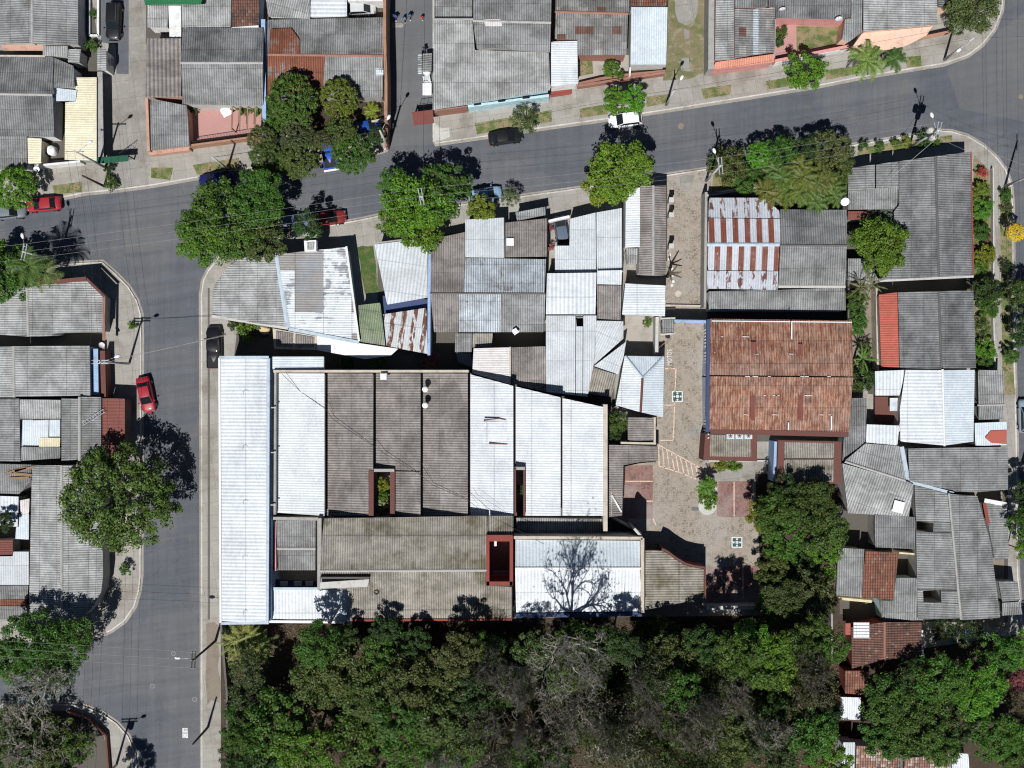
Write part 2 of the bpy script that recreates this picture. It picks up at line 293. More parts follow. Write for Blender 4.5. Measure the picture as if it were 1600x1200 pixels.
# ------------------------------------------------------------------ objects
def link(o, parent=None):
    COL.objects.link(o)
    if parent is not None: o.parent = parent
    return o
def empty(name, label, cat, loc=(0,0,0), rz=0.0, group=None):
    o = bpy.data.objects.new(name, None); o.empty_display_size = 0.3
    o.location = loc; o.rotation_euler[2] = rz
    o['label'] = label; o['category'] = cat
    if group: o['group'] = group
    return link(o)
def tag(o, label, cat, group=None, kind=None):
    if label: o['label'] = label
    if cat: o['category'] = cat
    if group: o['group'] = group
    if kind: o['kind'] = kind
    return o
class MB:
    def __init__(s): s.v = []; s.f = []; s.uv = []; s.smooth = False; s.mi = []
    def add(s, vs, fs, uvs=None, mi=0):
        o = len(s.v); s.v += [tuple(x) for x in vs]
        for f in fs: s.f.append(tuple(i + o for i in f)); s.mi.append(mi)
        if uvs is not None: s.uv += uvs
        return s
    def box(s, c, size, rz=0.0, mi=0, bev=0.0):
        x, y, z = size[0]/2, size[1]/2, size[2]/2; ca, sa = math.cos(rz), math.sin(rz)
        if bev > 0:
            lv = []
            for zz, k in ((-z, 1), (z - bev, 1), (z, 0)):
                xx, yy = (x, y) if k else (x - bev, y - bev)
                lv.append([(-xx,-yy,zz),(xx,-yy,zz),(xx,yy,zz),(-xx,yy,zz)])
            vs = [p for l in lv for p in l]
            fs = [(3,2,1,0),(8,9,10,11)] + [(a*4+i, a*4+(i+1)%4, a*4+4+(i+1)%4, a*4+4+i) for a in (0,1) for i in range(4)]
        else:
            vs = [(-x,-y,-z),(x,-y,-z),(x,y,-z),(-x,y,-z),(-x,-y,z),(x,-y,z),(x,y,z),(-x,y,z)]
            fs = [(3,2,1,0),(4,5,6,7),(0,1,5,4),(1,2,6,5),(2,3,7,6),(3,0,4,7)]
        vs = [(c[0]+a*ca-b*sa, c[1]+a*sa+b*ca, c[2]+d) for a, b, d in vs]
        return s.add(vs, fs, mi=mi)
    def bar(s, a, b, w, h, mi=0):      # horizontal-ish bar from a to b, centre line at given z
        a = Vector(a); b = Vector(b); d = (b-a); L = d.length
        if L < 1e-6: return s
        d /= L; side = Vector((-d.y, d.x, 0)); side = side.normalized() if side.length > 1e-5 else Vector((1,0,0))
        up = d.cross(side).normalized()
        vs = []
        for p in (a, b):
            for i, j in ((-1,-1),(1,-1),(1,1),(-1,1)): vs.append(p + side*(i*w/2) + up*(j*h/2))
        return s.add(vs, [(0,1,2,3),(7,6,5,4),(0,4,5,1),(1,5,6,2),(2,6,7,3),(3,7,4,0)], mi=mi)
    def tube(s, pts, radii, seg=8, mi=0, cap=True):
        n = len(pts); rings = []
        pts = [Vector(p) for p in pts]
        for i, p in enumerate(pts):
            d = (pts[min(i+1,n-1)] - pts[max(i-1,0)]).normalized()
            ref = Vector((0,0,1)) if abs(d.z) < 0.9 else Vector((1,0,0))
            a = d.cross(ref).normalized(); b = d.cross(a)
            r = radii[i] if isinstance(radii, (list, tuple)) else radii
            rings.append([p + a*(r*math.cos(2*math.pi*k/seg)) + b*(r*math.sin(2*math.pi*k/seg)) for k in range(seg)])
        vs = [q for r_ in rings for q in r_]
        fs = [(i*seg+k, i*seg+(k+1)%seg, (i+1)*seg+(k+1)%seg, (i+1)*seg+k) for i in range(n-1) for k in range(seg)]
        if cap: fs += [tuple(range(seg-1,-1,-1)), tuple((n-1)*seg+k for k in range(seg))]
        return s.add(vs, fs, mi=mi)
    def lathe(s, prof, c=(0,0,0), seg=16, mi=0):
        vs = [(c[0]+r*math.cos(2*math.pi*k/seg), c[1]+r*math.sin(2*math.pi*k/seg), c[2]+z) for r, z in prof for k in range(seg)]
        fs = [(i*seg+k, i*seg+(k+1)%seg, (i+1)*seg+(k+1)%seg, (i+1)*seg+k) for i in range(len(prof)-1) for k in range(seg)]
        fs += [tuple((len(prof)-1)*seg+k for k in range(seg))]
        return s.add(vs, fs, mi=mi)
    def poly(s, pts, mi=0):            # flat polygon of 3-D points, facing up
        t = tessellate_polygon([[Vector(p) for p in pts]])
        fs = []
        for a, b, c in t:
            A, B, C = Vector(pts[a]), Vector(pts[b]), Vector(pts[c])
            fs.append((a,b,c) if (B-A).cross(C-A).z > 0 else (a,c,b))
        return s.add(pts, fs, mi=mi)
    def prism(s, pts, z0, top=True, mi=0):      # pts carry the top z
        n = len(pts); vs = [tuple(p) for p in pts] + [(p[0], p[1], z0) for p in pts]
        fs = [(i, (i+1) % n, n+(i+1) % n, n+i) for i in range(n)]
        s.add(vs, fs, mi=mi)
        if top: s.poly(pts, mi)
        return s
    def build(s, name, mat, parent=None, smooth=False, loc=None):
        me = bpy.data.meshes.new(name); me.from_pydata(s.v, [], s.f)
        mats = mat if isinstance(mat, (list, tuple)) else [mat]
        for m in mats: me.materials.append(M[m] if isinstance(m, str) else m)
        if len(mats) > 1: me.polygons.foreach_set('material_index', s.mi)
        if s.uv:
            uvl = me.uv_layers.new(name='UVMap')
            for l in me.loops: uvl.data[l.index].uv = s.uv[l.vertex_index]
        if smooth: me.polygons.foreach_set('use_smooth', [True]*len(me.polygons))
        me.update()
        o = bpy.data.objects.new(name, me)
        if loc is not None: o.location = loc
        return link(o, parent)

def centroid(ps):
    return Vector((sum(p[0] for p in ps)/len(ps), sum(p[1] for p in ps)/len(ps), 0))
DIRS = {'R':(1,0),'L':(-1,0),'U':(0,1),'D':(0,-1)}
def ddir(d):
    if isinstance(d, str): return Vector((*DIRS[d], 0))
    a = math.radians(d); return Vector((math.cos(a), math.sin(a), 0))
def plane_poly(loops, down, zlo, zhi):
    """survey outline(s) -> world points on the sloped plane"""
    d = ddir(down); zm = (zlo+zhi)/2
    P = [[W(x, y, zm) for x, y in lp] for lp in loops]
    for _ in range(3):
        t = [p.dot(d) for lp in P for p in lp]; t0, t1 = min(t), max(t)
        P = [[W(x, y, zhi + (zlo-zhi)*((p.dot(d)-t0)/(t1-t0+1e-9))) for (x, y), p in zip(lp, LP)] for lp, LP in zip(loops, P)]
    t = [Vector((p.x,p.y,0)).dot(d) for lp in P for p in lp]
    return P, d, min(t), max(t)
def sheet(mb, loops, down, zlo, zhi, pitch=0.28, amp=0.04, trap=False, ns=4):
    P, d, t0, t1 = plane_poly(loops, down, zlo, zhi)
    s_ax = Vector((-d.y, d.x, 0)); zf = lambda t: zhi + (zlo-zhi)*((t-t0)/(t1-t0+1e-9))
    edges = []
    for lp in P:
        q = [(Vector((p.x,p.y,0)).dot(s_ax), Vector((p.x,p.y,0)).dot(d)) for p in lp]
        edges += [(q[i], q[(i+1) % len(q)]) for i in range(len(q))]
    smin = min(e[0][0] for e in edges); smax = max(e[0][0] for e in edges)
    step = pitch/ns; k0 = math.floor(smin/step); k1 = math.ceil(smax/step)
    prev = None; V = []; F = []; U = []
    for k in range(k0, k1+1):
        s = min(max(k*step, smin+1e-4), smax-1e-4); u = s/pitch
        ts = sorted(a[1] + (b[1]-a[1])*(s-a[0])/(b[0]-a[0]) for a, b in edges if (a[0] <= s) != (b[0] <= s))
        ivs = [(ts[i], ts[i+1]) for i in range(0, len(ts)-1, 2)]
        if trap: off = amp if (u % 1) > 0.72 or (u % 1) < 0.02 else -amp*0.4
        else: off = amp*math.sin(2*math.pi*u)
        row = []
        for a, b in ivs:
            i0 = len(V)
            for t in (a, b):
                p = s_ax*s + d*t; V.append((p.x, p.y, zf(t)+off)); U.append((u, t-t0))
            row.append(i0)
        if prev is not None and len(prev) == len(row):
            for a, b in zip(prev, row): F.append((a, a+1, b+1, b))
        prev = row
    # orient faces upward
    F2 = []
    for f in F:
        A, B, C = (Vector(V[f[i]]) for i in (0, 1, 2))
        nz = (B-A).cross(C-A).z
        F2.append(f if nz >= 0 else f[::-1])
    mb.add(V, F2, U); return P

class House:
    def __init__(s, label, cat='house', wall='w_grey', name='house', group=None):
        s.label, s.cat, s.wall, s.name, s.group = label, cat, wall, name, group
        s.walls = MB(); s.todo = []; s.pts = []
    def r(s, mat, down, zlo, zhi, *loops, pitch=None, amp=0.04, wall=True, z0=0.14, label=None, trap=False, inset=0.22):
        loops = [list(l) for l in loops]
        if pitch is None: pitch = 0.28
        if mat in ('white','sky','palew','zinc','whitep','cream') and amp == 0.04: amp = 0.022
        mb = MB(); ns = 4
        P = sheet(mb, loops, down, zlo, zhi, pitch, amp, trap, ns)
        s.todo.append((mb, 'roof', mat, label, not trap))
        s.pts += [p for p in P[0]]
        if wall:
            for li, lp in enumerate(P):
                c = centroid(lp); q = []
                for p in lp:
                    v = Vector((c.x-p.x, c.y-p.y, 0)); v = v.normalized()*inset*(1 if li == 0 else -1)
                    q.append((p.x+v.x, p.y+v.y, p.z-amp-0.015))
                s.walls.prism(q, z0, top=False)
        return s
    def bar(s, name, mat, a, b, z, w=0.3, h=0.1, z2=None):
        mb = MB(); A = W(a[0], a[1], z); B = W(b[0], b[1], z if z2 is None else z2)
        mb.bar(A, B, w, h); s.todo.append((mb, name, mat, None, False)); return s
    def ridge(s, a, b, z, mat='ridge', w=0.34, z2=None):
        mb = MB(); A = W(a[0], a[1], z); B = W(b[0], b[1], z if z2 is None else z2)
        d = (B-A).normalized(); sd = Vector((-d.y, d.x, 0))
        vs = []
        for p in (A, B):
            for t, h in ((-1,-0.02),(-0.5,0.06),(0,0.09),(0.5,0.06),(1,-0.02)): vs.append(p + sd*(t*w/2) + Vector((0,0,h)))
        mb.add(vs, [(i, i+5, i+6, i+1)[::-1] for i in range(4)])
        s.todo.append((mb, 'ridge_cap', mat, None, False)); return s
    def wallbar(s, mat, a, b, z1, w=0.2, z0=0.14, name='parapet'):
        mb = MB(); A = W(a[0], a[1], z1); B = W(b[0], b[1], z1); A.z = B.z = (z0+z1)/2
        mb.bar(A, B, w, z1-z0); s.todo.append((mb, name, mat, None, False)); s.pts += [A, B]; return s
    def flat(s, name, mat, z, pts, z0=None, label=None):
        mb = MB(); P = [W(x, y, z) for x, y in pts]
        mb.prism(P, (z-0.12) if z0 is None else z0); s.todo.append((mb, name, mat, label, False)); s.pts += P; return s
    def box(s, name, mat, px, py, z0, size, rz=0, bev=0):
        mb = MB(); p = W(px, py, z0+size[2]); mb.box((p.x, p.y, z0+size[2]/2), size, rz, bev=bev); s.todo.append((mb, name, mat, None, False)); return s
    def custom(s, name, mat, mb, smooth=False): s.todo.append((mb, name, mat, None, smooth)); return s
    def done(s):
        c = centroid(s.pts); root = empty(s.name, s.label, s.cat, (c.x, c.y, 0), group=s.group)
        if s.walls.v: s.todo.append((s.walls, 'wall', s.wall, None, False))
        for mb, nm, mat, lab, sm in s.todo:
            mb.v = [(x-c.x, y-c.y, z) for x, y, z in mb.v]
            o = mb.build(nm, mat, root, smooth=sm)
            if lab: o['label'] = lab
        return root

def flat(name, pts, z, mat, z0=None, kind='structure', label=None, cat=None, group=None):
    mb = MB(); P = [(*W(x, y, z)[:2], z) for x, y in pts]
    if z0 is None: mb.poly(P)
    else: mb.prism(P, z0)
    o = mb.build(name, mat); 
    if kind: o['kind'] = kind
    return tag(o, label, cat, group)
def strip(mb, pts, w, z, off=0.0, close=False):
    """flat ribbon along a world polyline"""
    n = len(pts); L = []; R = []
    for i in range(n):
        a = pts[(i-1) % n] if (close or i > 0) else pts[i]; b = pts[(i+1) % n] if (close or i < n-1) else pts[i]
        d = (b-a).normalized(); sd = Vector((-d.y, d.x, 0))
        L.append(pts[i] + sd*(off + w/2)); R.append(pts[i] + sd*(off - w/2))
    vs = [(p.x, p.y, z) for p in L] + [(p.x, p.y, z) for p in R]
    m = n if close else n-1
    mb.add(vs, [(i, n+i, n+(i+1) % n, (i+1) % n)  for i in range(m)])
def smooth_line(pts, it=1):
    for _ in range(it):
        q = [pts[0]]
        for a, b in zip(pts, pts[1:]):
            q += [(a[0]*.75+b[0]*.25, a[1]*.75+b[1]*.25), (a[0]*.25+b[0]*.75, a[1]*.25+b[1]*.75)]
        pts = q + [pts[-1]]
    return pts
# ================================================================== world, sun, camera
w = bpy.data.worlds.new("World"); sc.world = w; w.use_nodes = True
wn = w.node_tree; bgn = wn.nodes['Background']
sky = wn.nodes.new('ShaderNodeTexSky'); sky.sky_type = 'NISHITA'; sky.sun_disc = False
SUN_EL = math.radians(59); SDIR = Vector((-0.165, -0.58, 1.0)).normalized()      # towards the sun
sky.sun_elevation = SUN_EL; sky.sun_rotation = math.atan2(SDIR.x, SDIR.y)
sky.air_density = 0.75; sky.dust_density = 0.15; sky.ozone_density = 2.0; sky.altitude = 2500
wn.links.new(sky.outputs[0], bgn.inputs[0]); bgn.inputs[1].default_value = 0.05
ld = bpy.data.lights.new('sun', 'SUN'); ld.energy = 5.0; ld.angle = math.radians(0.5); ld.color = (1.0, 0.985, 0.965)
lo = bpy.data.objects.new('sun', ld); COL.objects.link(lo); lo.rotation_euler = SDIR.to_track_quat('Z', 'Y').to_euler()
cd = bpy.data.cameras.new('camera'); co = bpy.data.objects.new('camera', cd); COL.objects.link(co)
co.location = (0, 0, HC); cd.sensor_width = 36; cd.lens = 18 / (64.0 / HC); cd.clip_end = 6000; sc.camera = co
sc.view_settings.view_transform = 'Standard'; sc.view_settings.look = 'None'
sc.view_settings.exposure = 0; sc.view_settings.gamma = 1
sc.render.filter_size = 1.2; sc.cycles.filter_width = 1.15
sc.cycles.max_bounces = 6; sc.cycles.diffuse_bounces = 2; sc.cycles.glossy_bounces = 2; sc.cycles.transmission_bounces = 3

# ================================================================== ground
mb = MB(); mb.poly([(-3000,-3000,0),(3000,-3000,0),(3000,3000,0),(-3000,3000,0)])
tag(mb.build('ground', 'ground'), None, None, kind='structure')
flat('road', [(-300,-260),(1900,-260),(1900,1460),(-300,1460)], 0.02, 'asphalt')
# lot blocks: a raised slab with kerb and gutter
N1 = [(-300,-260),(606,-260),(606,130),(606,226),(603,234),(594,237),(395,263),(312,277),(237,290),(185,297),(132,302),(92,310),(-300,370)]
N2 = [(676,-260),(1580,-260),(1567,0),(1566,15),(1555,45),(1535,70),(1512,87),(1475,100),(1400,112),(1340,122),(1275,135),(1200,147),(1050,171),(950,186),(835,202),(770,212),(700,222),(681,225),(676,215)]
CC = [(325,422),(345,398),(400,378),(470,360),(567,342),(590,337),(860,300),(917,292),(1050,272),(1115,262),(1335,226),(1420,212),(1467,204),(1487,205),(1512,212),(1537,227),(1557,245),(1572,265),(1580,287),(1583,320),(1585,525),(1589,700),(1591,900),(1600,1000),(1610,1460),(315,1460),(314,460),(317,438)]
WN_ = [(-300,440),(0,420),(120,411),(160,409),(180,427),(200,447),(214,470),(220,490),(221,530),(220,900),(217,925),(210,948),(195,970),(175,985),(155,994),(120,999),(0,1000),(-300,1000)]
WS_ = [(-300,1099),(27,1099),(107,1100),(132,1104),(160,1115),(182,1130),(200,1150),(212,1178),(215,1210),(216,1460),(-300,1460)]
for nm, b_ in (('north_west',N1),('north_east',N2),('central',CC),('west',WN_),('south_west',WS_)):
    flat('pavement', b_, 0.14, 'concrete', z0=0.0)
    P = [Vector((*W(x,y,0.14)[:2],0)) for x, y in b_]
    ar = sum(P[i].x*P[(i+1)%len(P)].y - P[(i+1)%len(P)].x*P[i].y for i in range(len(P)))
    sg = 1 if ar > 0 else -1
    mb = MB(); strip(mb, P, 0.17, 0.156, off=sg*0.085, close=True)
    o = mb.build('kerb', 'kerb'); o['kind'] = 'structure'
    mb = MB(); strip(mb, P, 0.30, 0.028, off=-sg*0.15, close=True)
    o = mb.build('gutter_strip', 'gutter'); o['kind'] = 'structure'
for o in list(COL.objects):
    if o.name.startswith(('kerb','gutter_strip')):
        for p in o.data.polygons:
            if p.normal.z < 0: p.flip()
# street surface repairs
flat('road_patch', [(193,360),(254,356),(256,390),(196,396)], 0.026, 'asphalt2')
flat('road_patch', [(1480,110),(1600,20),(1600,190),(1500,170)], 0.024, 'asphalt2')
flat('road_patch', [(606,-10),(640,-10),(646,40),(606,40)], 0.024, 'asphalt2')
for px, py, r, m in ((1064,197,5,'mud'),(238,1072,3.2,'asphalt2'),(271,1021,3.0,'asphalt2'),(304,1093,3.2,'asphalt2'),(1595,151,4,'mud')):
    p = W(px,py,0.03); mb = MB(); mb.lathe([(r*S,0.0),(r*S,0.012),(0.001,0.012)], (p.x,p.y,0.022), 20)
    tag(mb.build('manhole_cover', m), {1064:'dusty manhole patch in the wide street above the lone yellow-green tree',238:'ringed manhole cover in the side road near the wood',271:'manhole cover beside the three-wire crossing',304:'faint manhole cover by the eastern kerb',1595:'sandy repaired cover near the street corner'}[px], 'manhole', 'manhole covers')
    if m == 'asphalt2':
        mb = MB(); ring = [Vector((p.x+r*S*1.02*math.cos(a), p.y+r*S*1.02*math.sin(a),0)) for a in [i*math.pi/12 for i in range(24)]]
        strip(mb, ring, 0.05, 0.038, close=True); o = mb.build('painted_ring', 'w_grey'); o['kind'] = 'structure'
        for q in o.data.polygons:
            if q.normal.z < 0: q.flip()
# alleys
flat('alley_road', [(158,-260),(212,-260),(211,38),(201,40),(201,116),(182,115),(181,70),(158,66)], 0.148, 'asphalt')
flat('alley_path', [(201,-260),(228,-260),(228,240),(232,292),(180,298),(172,240),(172,115),(201,117)], 0.152, 'alleyc')
flat('alley_road', [(606,-260),(676,-260),(676,226),(606,228)], 0.03, 'asphalt2')
flat('pale_repair', [(612,36),(628,36),(631,39),(628,43),(612,43)], 0.036, 'concrete')
flat('pale_repair', [(675,188),(684,196),(690,200),(702,199),(703,214),(690,219),(676,221),(679,206)], 0.160, 'w_lgrey')
flat('lane_verge', [(1042,-260),(1110,-260),(1106,112),(1075,124),(1036,126),(1040,60)], 0.150, 'lane')
flat('lane_path', [(1055,-260),(1089,-260),(1090,20),(1084,34),(1072,40),(1060,34),(1055,20)], 0.156, 'alleyc')
flat('lane_path', [(1065,90),(1076,90),(1078,112),(1064,110)], 0.156, 'alleyc')
flat('lane_path', [(1068,44),(1077,48),(1078,60),(1070,62)], 0.156, 'alleyc')
flat('cobbled_lane', [(1042,273),(1113,262),(1106,480),(1038,480)], 0.148, 'cobble')
flat('concrete_patch', [(1062,275),(1086,274),(1078,290),(1070,297),(1062,290)], 0.153, 'alleyc')
flat('cobbled_yard', [(1024,498),(1108,498),(1101,722),(1094,748),(1122,752),(1178,752),(1192,790),(1192,952),(1095,952),(1000,880),(944,815),(970,725),(1026,700)], 0.148, 'cobble')
flat('red_paving', [(974,727),(1020,727),(1020,811),(974,811)], 0.153, 'cobblered')
flat('red_paving', [(1122,752),(1178,752),(1178,808),(1120,808)], 0.153, 'cobblered')
flat('red_paving', [(1105,886),(1192,884),(1192,950),(1105,950)], 0.153, 'cobblered')
flat('concrete_apron', [(1098,720),(1206,720),(1210,752),(1110,752)], 0.157, 'alleyc')
flat('concrete_patch', [(1076,665),(1093,664),(1092,683),(1074,684)], 0.153, 'alleyc')
# painted bay lines
def line(a, b, w_=0.13, m='paintp', z=0.159): 
    A = W(*a, z); B = W(*b, z); L_.bar((A.x,A.y,z), (B.x,B.y,z), w_, 0.004)
L_ = MB()
for a, b in (((1039,576),(1056,576)),((1056,576),(1054,633)),((1054,633),(1052,688)),((1037,633),(1054,633)),((1032,688),(1052,688)),
             ((1029,695),(1094,731)),((1094,731),(1094,749)),((1029,695),(1030,728)),((1030,728),(1070,741)),((1070,741),(1088,749)),
             ((1035,699),(1038,731)),((1042,703),(1046,733)),((1049,707),(1054,736)),((1056,711),(1061,738)),((1063,715),(1069,741)),((1071,719),(1077,744)),((1079,723),(1084,747)),((1087,727),(1091,748)),
             ((977,752),(1020,752)),((1008,783),(1020,783)),((1147,753),(1147,807)),((1177,753),(1177,800)),((1161,886),(1161,935)),((1188,886),(1188,905)),((1020,810),(1025,820))): line(a, b)
o = L_.build('bay_marking', 'paintp'); o['kind'] = 'structure'
for i, (cx, cy) in enumerate(((1058.5,619.5),(1151.5,847.5))):
    p = W(cx, cy, 0.16); h = 8.4*S
    root = empty('painted_emblem', ['dark green square emblem with white cross of dots, beside the bay lines','dark green square emblem with white cross in the middle of the lower yard'][i], 'emblem', (p.x,p.y,0.155), group='square emblems painted on the cobbles')
    mb = MB(); mb.box((0,0,0.003),(2*h,2*h,0.006)); mb.build('white_border','paintw',root)
    mb = MB(); g = h*0.80; mb.box((0,0,0.006),(2*g,2*g,0.006)); mb.build('green_field','paintg',root)
    mb = MB()
    mb.box((0,0,0.011),(0.34,0.32,0.006))
    for k in range(4):
        a = k*math.pi/2; r_ = g*0.72
        mb.lathe([(0.12,0),(0.12,0.004),(0.001,0.004)], (r_*math.cos(a), r_*math.sin(a), 0.0095), 10)
        if i == 1: mb.box(((g*0.78)*math.cos(a),(g*0.78)*math.sin(a),0.0105),(0.18,0.18,0.005), a)
    mb.build('white_cross','paintw',root)
def text_mesh(txt, size, px, py, z, rz, mat, label, cat='lettering', name='painted_word', extr=0.004, sx=1.0, bold=0.0):
    cu = bpy.data.curves.new(name, 'FONT'); cu.body = txt; cu.size = size; cu.extrude = extr; cu.offset = bold; cu.space_character = 1.15
    t = bpy.data.objects.new('tmp', cu); COL.objects.link(t)
    dg = bpy.context.evaluated_depsgraph_get(); me = bpy.data.meshes.new_from_object(t.evaluated_get(dg))
    COL.objects.unlink(t); bpy.data.objects.remove(t)
    me.materials.clear(); me.materials.append(M[mat])
    o = bpy.data.objects.new(name, me); p = W(px, py, z); o.location = (p.x, p.y, z); o.rotation_euler[2] = rz; o.scale = (sx,1,1)
    link(o); tag(o, label, cat); return o
text_mesh('MOTOS', 0.78, 1049.3, 571.0, 0.158, math.pi/2, 'paintw', 'white word MOTOS painted on the cobbles by the motorcycle bay', sx=0.68, bold=0.008)
# square plates painted on the side road
for k, (x, y, lb) in enumerate(((289.3,1141.2,'upper white square with dark figures painted on the side road'),(289.3,1149.5,'lower plain white square painted on the side road'))):
    p = W(x,y,0.03); root = empty('painted_square', lb, 'road marking', (p.x,p.y,0.026), group='white squares painted on the side road')
    mb = MB(); mb.box((0,0,0.003),(8.6*S,7.2*S,0.006)); mb.build('white_field','paintw',root)
    if k == 0:
        cu = text_mesh('405', 0.42, x-2.6, y+0.9, 0.034, 0.0, 'asphalt', None, None, 'dark_figures', sx=0.85)
        cu.parent = root; cu.location = cu.location - root.location
    else:
        mb = MB(); mb.bar((-0.18,-0.18,0.008),(0.1,-0.18,0.008),0.05,0.004); mb.bar((0.2,-0.1,0.008),(0.2,0.12,0.008),0.05,0.004); mb.bar((-0.2,-0.06,0.008),(-0.2,0.08,0.008),0.03,0.004); mb.build('dark_mark','asphalt2',root)
# pavements details: verges, beds, floors (unit: survey grid)
VERGES = [[(236,262),(270,262),(266,281),(236,278)],[(301,258),(350,250),(372,247),(374,263),(308,273)],[(82,290),(128,284),(128,300),(85,304)],
 [(742,193),(862,172),(862,190),(745,210)],[(905,170),(947,163),(950,178),(907,184)],[(1010,151),(1046,147),(1041,161),(1010,167)],[(1095,139),(1143,132),(1141,148),(1100,154)],
 [(1197,127),(1262,116),(1262,130),(1199,140)],[(1290,110),(1345,102),(1347,114),(1290,125)],[(1415,89),(1439,87),(1440,103),(1417,106)],
 [(1340,232),(1400,222),(1488,211),(1487,222),(1340,244)],[(1562,296),(1580,292),(1582,560),(1586,615),(1567,618)],[(1521,248),(1540,262),(1550,300),(1552,575),(1523,575)],
 [(1115,268),(1330,236),(1328,262),(1180,285),(1112,300)],[(558,386),(583,384),(592,456),(570,458)],[(1303,42),(1318,42),(1318,62),(1252,67),(1250,42)],[(907,88),(925,88),(927,115),(907,119)],
 [(1110,722),(1160,722),(1160,732),(1108,733)],[(395,265),(500,250),(560,242),(556,237),(400,255)]]
for v in VERGES: flat('verge', v, 0.162, 'grassm')
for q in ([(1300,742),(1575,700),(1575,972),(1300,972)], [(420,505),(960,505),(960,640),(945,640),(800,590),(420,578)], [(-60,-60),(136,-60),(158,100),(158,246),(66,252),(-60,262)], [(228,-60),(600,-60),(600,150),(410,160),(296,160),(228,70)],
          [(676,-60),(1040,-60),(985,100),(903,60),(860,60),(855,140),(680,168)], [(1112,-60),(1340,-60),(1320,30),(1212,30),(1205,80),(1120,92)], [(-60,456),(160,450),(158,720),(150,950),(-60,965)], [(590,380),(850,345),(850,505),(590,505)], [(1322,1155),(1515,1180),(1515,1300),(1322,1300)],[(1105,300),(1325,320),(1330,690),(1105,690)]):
    flat('lot_shade_overlay', q, 0.144, 'darkfloor_lotshade')  # dark sheets that paint deeper shade into the ground between houses
flat('lawn', [(558,387),(566,384),(575,386),(583,384),(585,400),(588,418),(587,432),(592,455),(582,457),(571,459),(567,440),(564,428),(563,408),(559,398)], 0.170, 'lawn')
flat('soil_bed', [(322,975),(334,972),(341,978),(339,1000),(343,1020),(340,1045),(346,1070),(342,1098),(330,1094),(324,1102),(321,1060),(323,1010)], 0.158, 'mud')
flat('pavement_seam', [(324.5,450),(327.5,450),(328,968),(324.5,968)], 0.158, 'w_dark')
flat('soil_bed', [(1522,242),(1548,268),(1553,575),(1568,800),(1570,980),(1523,980)], 0.158, 'mud')
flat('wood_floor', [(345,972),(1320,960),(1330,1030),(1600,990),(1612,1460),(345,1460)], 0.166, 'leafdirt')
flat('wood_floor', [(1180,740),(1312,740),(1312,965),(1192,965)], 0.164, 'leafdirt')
flat('garden_floor', [(1325,440),(1374,450),(1376,578),(1345,600),(1336,640),(1325,600)], 0.164, 'mud')
flat('yard_floor', [(372,500),(428,515),(436,556),(366,556)], 0.164, 'darkfloor_lotshade')
flat('yard_floor', [(296,163),(411,163),(411,220),(296,232)], 0.164, 'pinkfloor')
flat('yard_floor', [(904,86),(1040,86),(1040,118),(904,140)], 0.160, 'yardfloor')
flat('yard_floor', [(1211,28),(1350,28),(1322,72),(1211,92)], 0.160, 'pinkfloor')
flat('lawn', [(1244,41),(1316,42),(1317,68),(1245,80)], 0.168, 'grassm')
flat('yard_floor', [(974,494),(1024,494),(1024,558),(974,558)], 0.160, 'yardfloor')
flat('yard_floor', [(430,548),(740,548),(740,582),(430,582)], 0.160, 'darkfloor_lotshade')
flat('yard_floor', [(1325,327),(1400,327),(1400,440),(1325,440)], 0.160, 'darkfloor_lotshade')
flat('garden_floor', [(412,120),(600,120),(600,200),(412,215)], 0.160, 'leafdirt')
flat('yard_floor', [(856,340),(890,330),(890,430),(856,430)], 0.163, 'yardfloor')
flat('garden_floor', [(-40,1105),(120,1112),(155,1130),(168,1170),(172,1260),(-40,1260)], 0.160, 'darkfloor_lotshade')
flat('yard_floor', [(1372,438),(1522,430),(1522,458),(1372,462)], 0.160, 'darkfloor_lotshade')
# ================================================================== HOUSES (outlines in survey-grid units, heights in metres)
H = House
# --- north-west block
h = H('two-bay grey cement roofed house by the alley corner planter', wall='w_lgrey')
h.r('cem','L',3.1,3.9,[(-30,-30),(50,-30),(50,67),(-30,69)]).r('cem','R',3.1,3.9,[(51,-30),(122,-30),(122,71),(51,68)])
h.ridge((50,-28),(50,68),3.92).r('ceml','D',2.9,3.0,[(67,72),(106,72),(106,88),(67,88)]).r('ceml','R',2.7,2.9,[(107,77),(126,77),(124,99),(106,98)])
h.flat('porch_roof','w_salmon',2.6,[(2,70),(67,70),(67,79),(5,79)]); h.wallbar('w_beige',(0,87),(70,87.5),3.0)
h.done()
h = H('grey cement gabled house next to the long cream roof', wall='w_white')
h.r('cemd','U',2.9,3.8,[(-30,88),(83,89),(83,146),(-30,145)]).r('cem','U',2.85,3.5,[(84,90),(115,103),(116,137),(84,137)])
h.r('cemd','D',2.9,3.8,[(-30,147),(82,149),(85,214),(-30,212)]).ridge((-30,146),(82,148),3.85)
h.r('cem','D',2.5,2.8,[(-30,213),(42,213),(43,262),(-30,268)])
h.r('sky','D',2.9,3.0,[(84,137),(120,141),(118,158),(84,158)],wall=False)
h.done()
h = H('long cream sheet roofed house along the narrow alley', wall='w_grey')
h.r('cream','R',2.6,2.9,[(118,121),(151,121),(151,251),(101,250),(102,160),(118,159)],z0=0.14)
h.flat('side_shade_strip','w_grey',2.3,[(152,112),(160,112),(162,250),(152,250)]); h.wallbar('w_white',(54,259),(125,252),1.9,0.25);  # grey slab added for the shade along the cream roof's east side
h.done()
h = H('small cream awning roof behind the round street tree', 'awning', wall='w_cream', name='awning')
h.r('cream','R',2.5,2.7,[(43,215),(65,216),(64,255),(44,256)]); h.done()
h = H('small guard booth with grey sheet roof at the end of the alley', 'booth', wall='w_white', name='guard_booth')
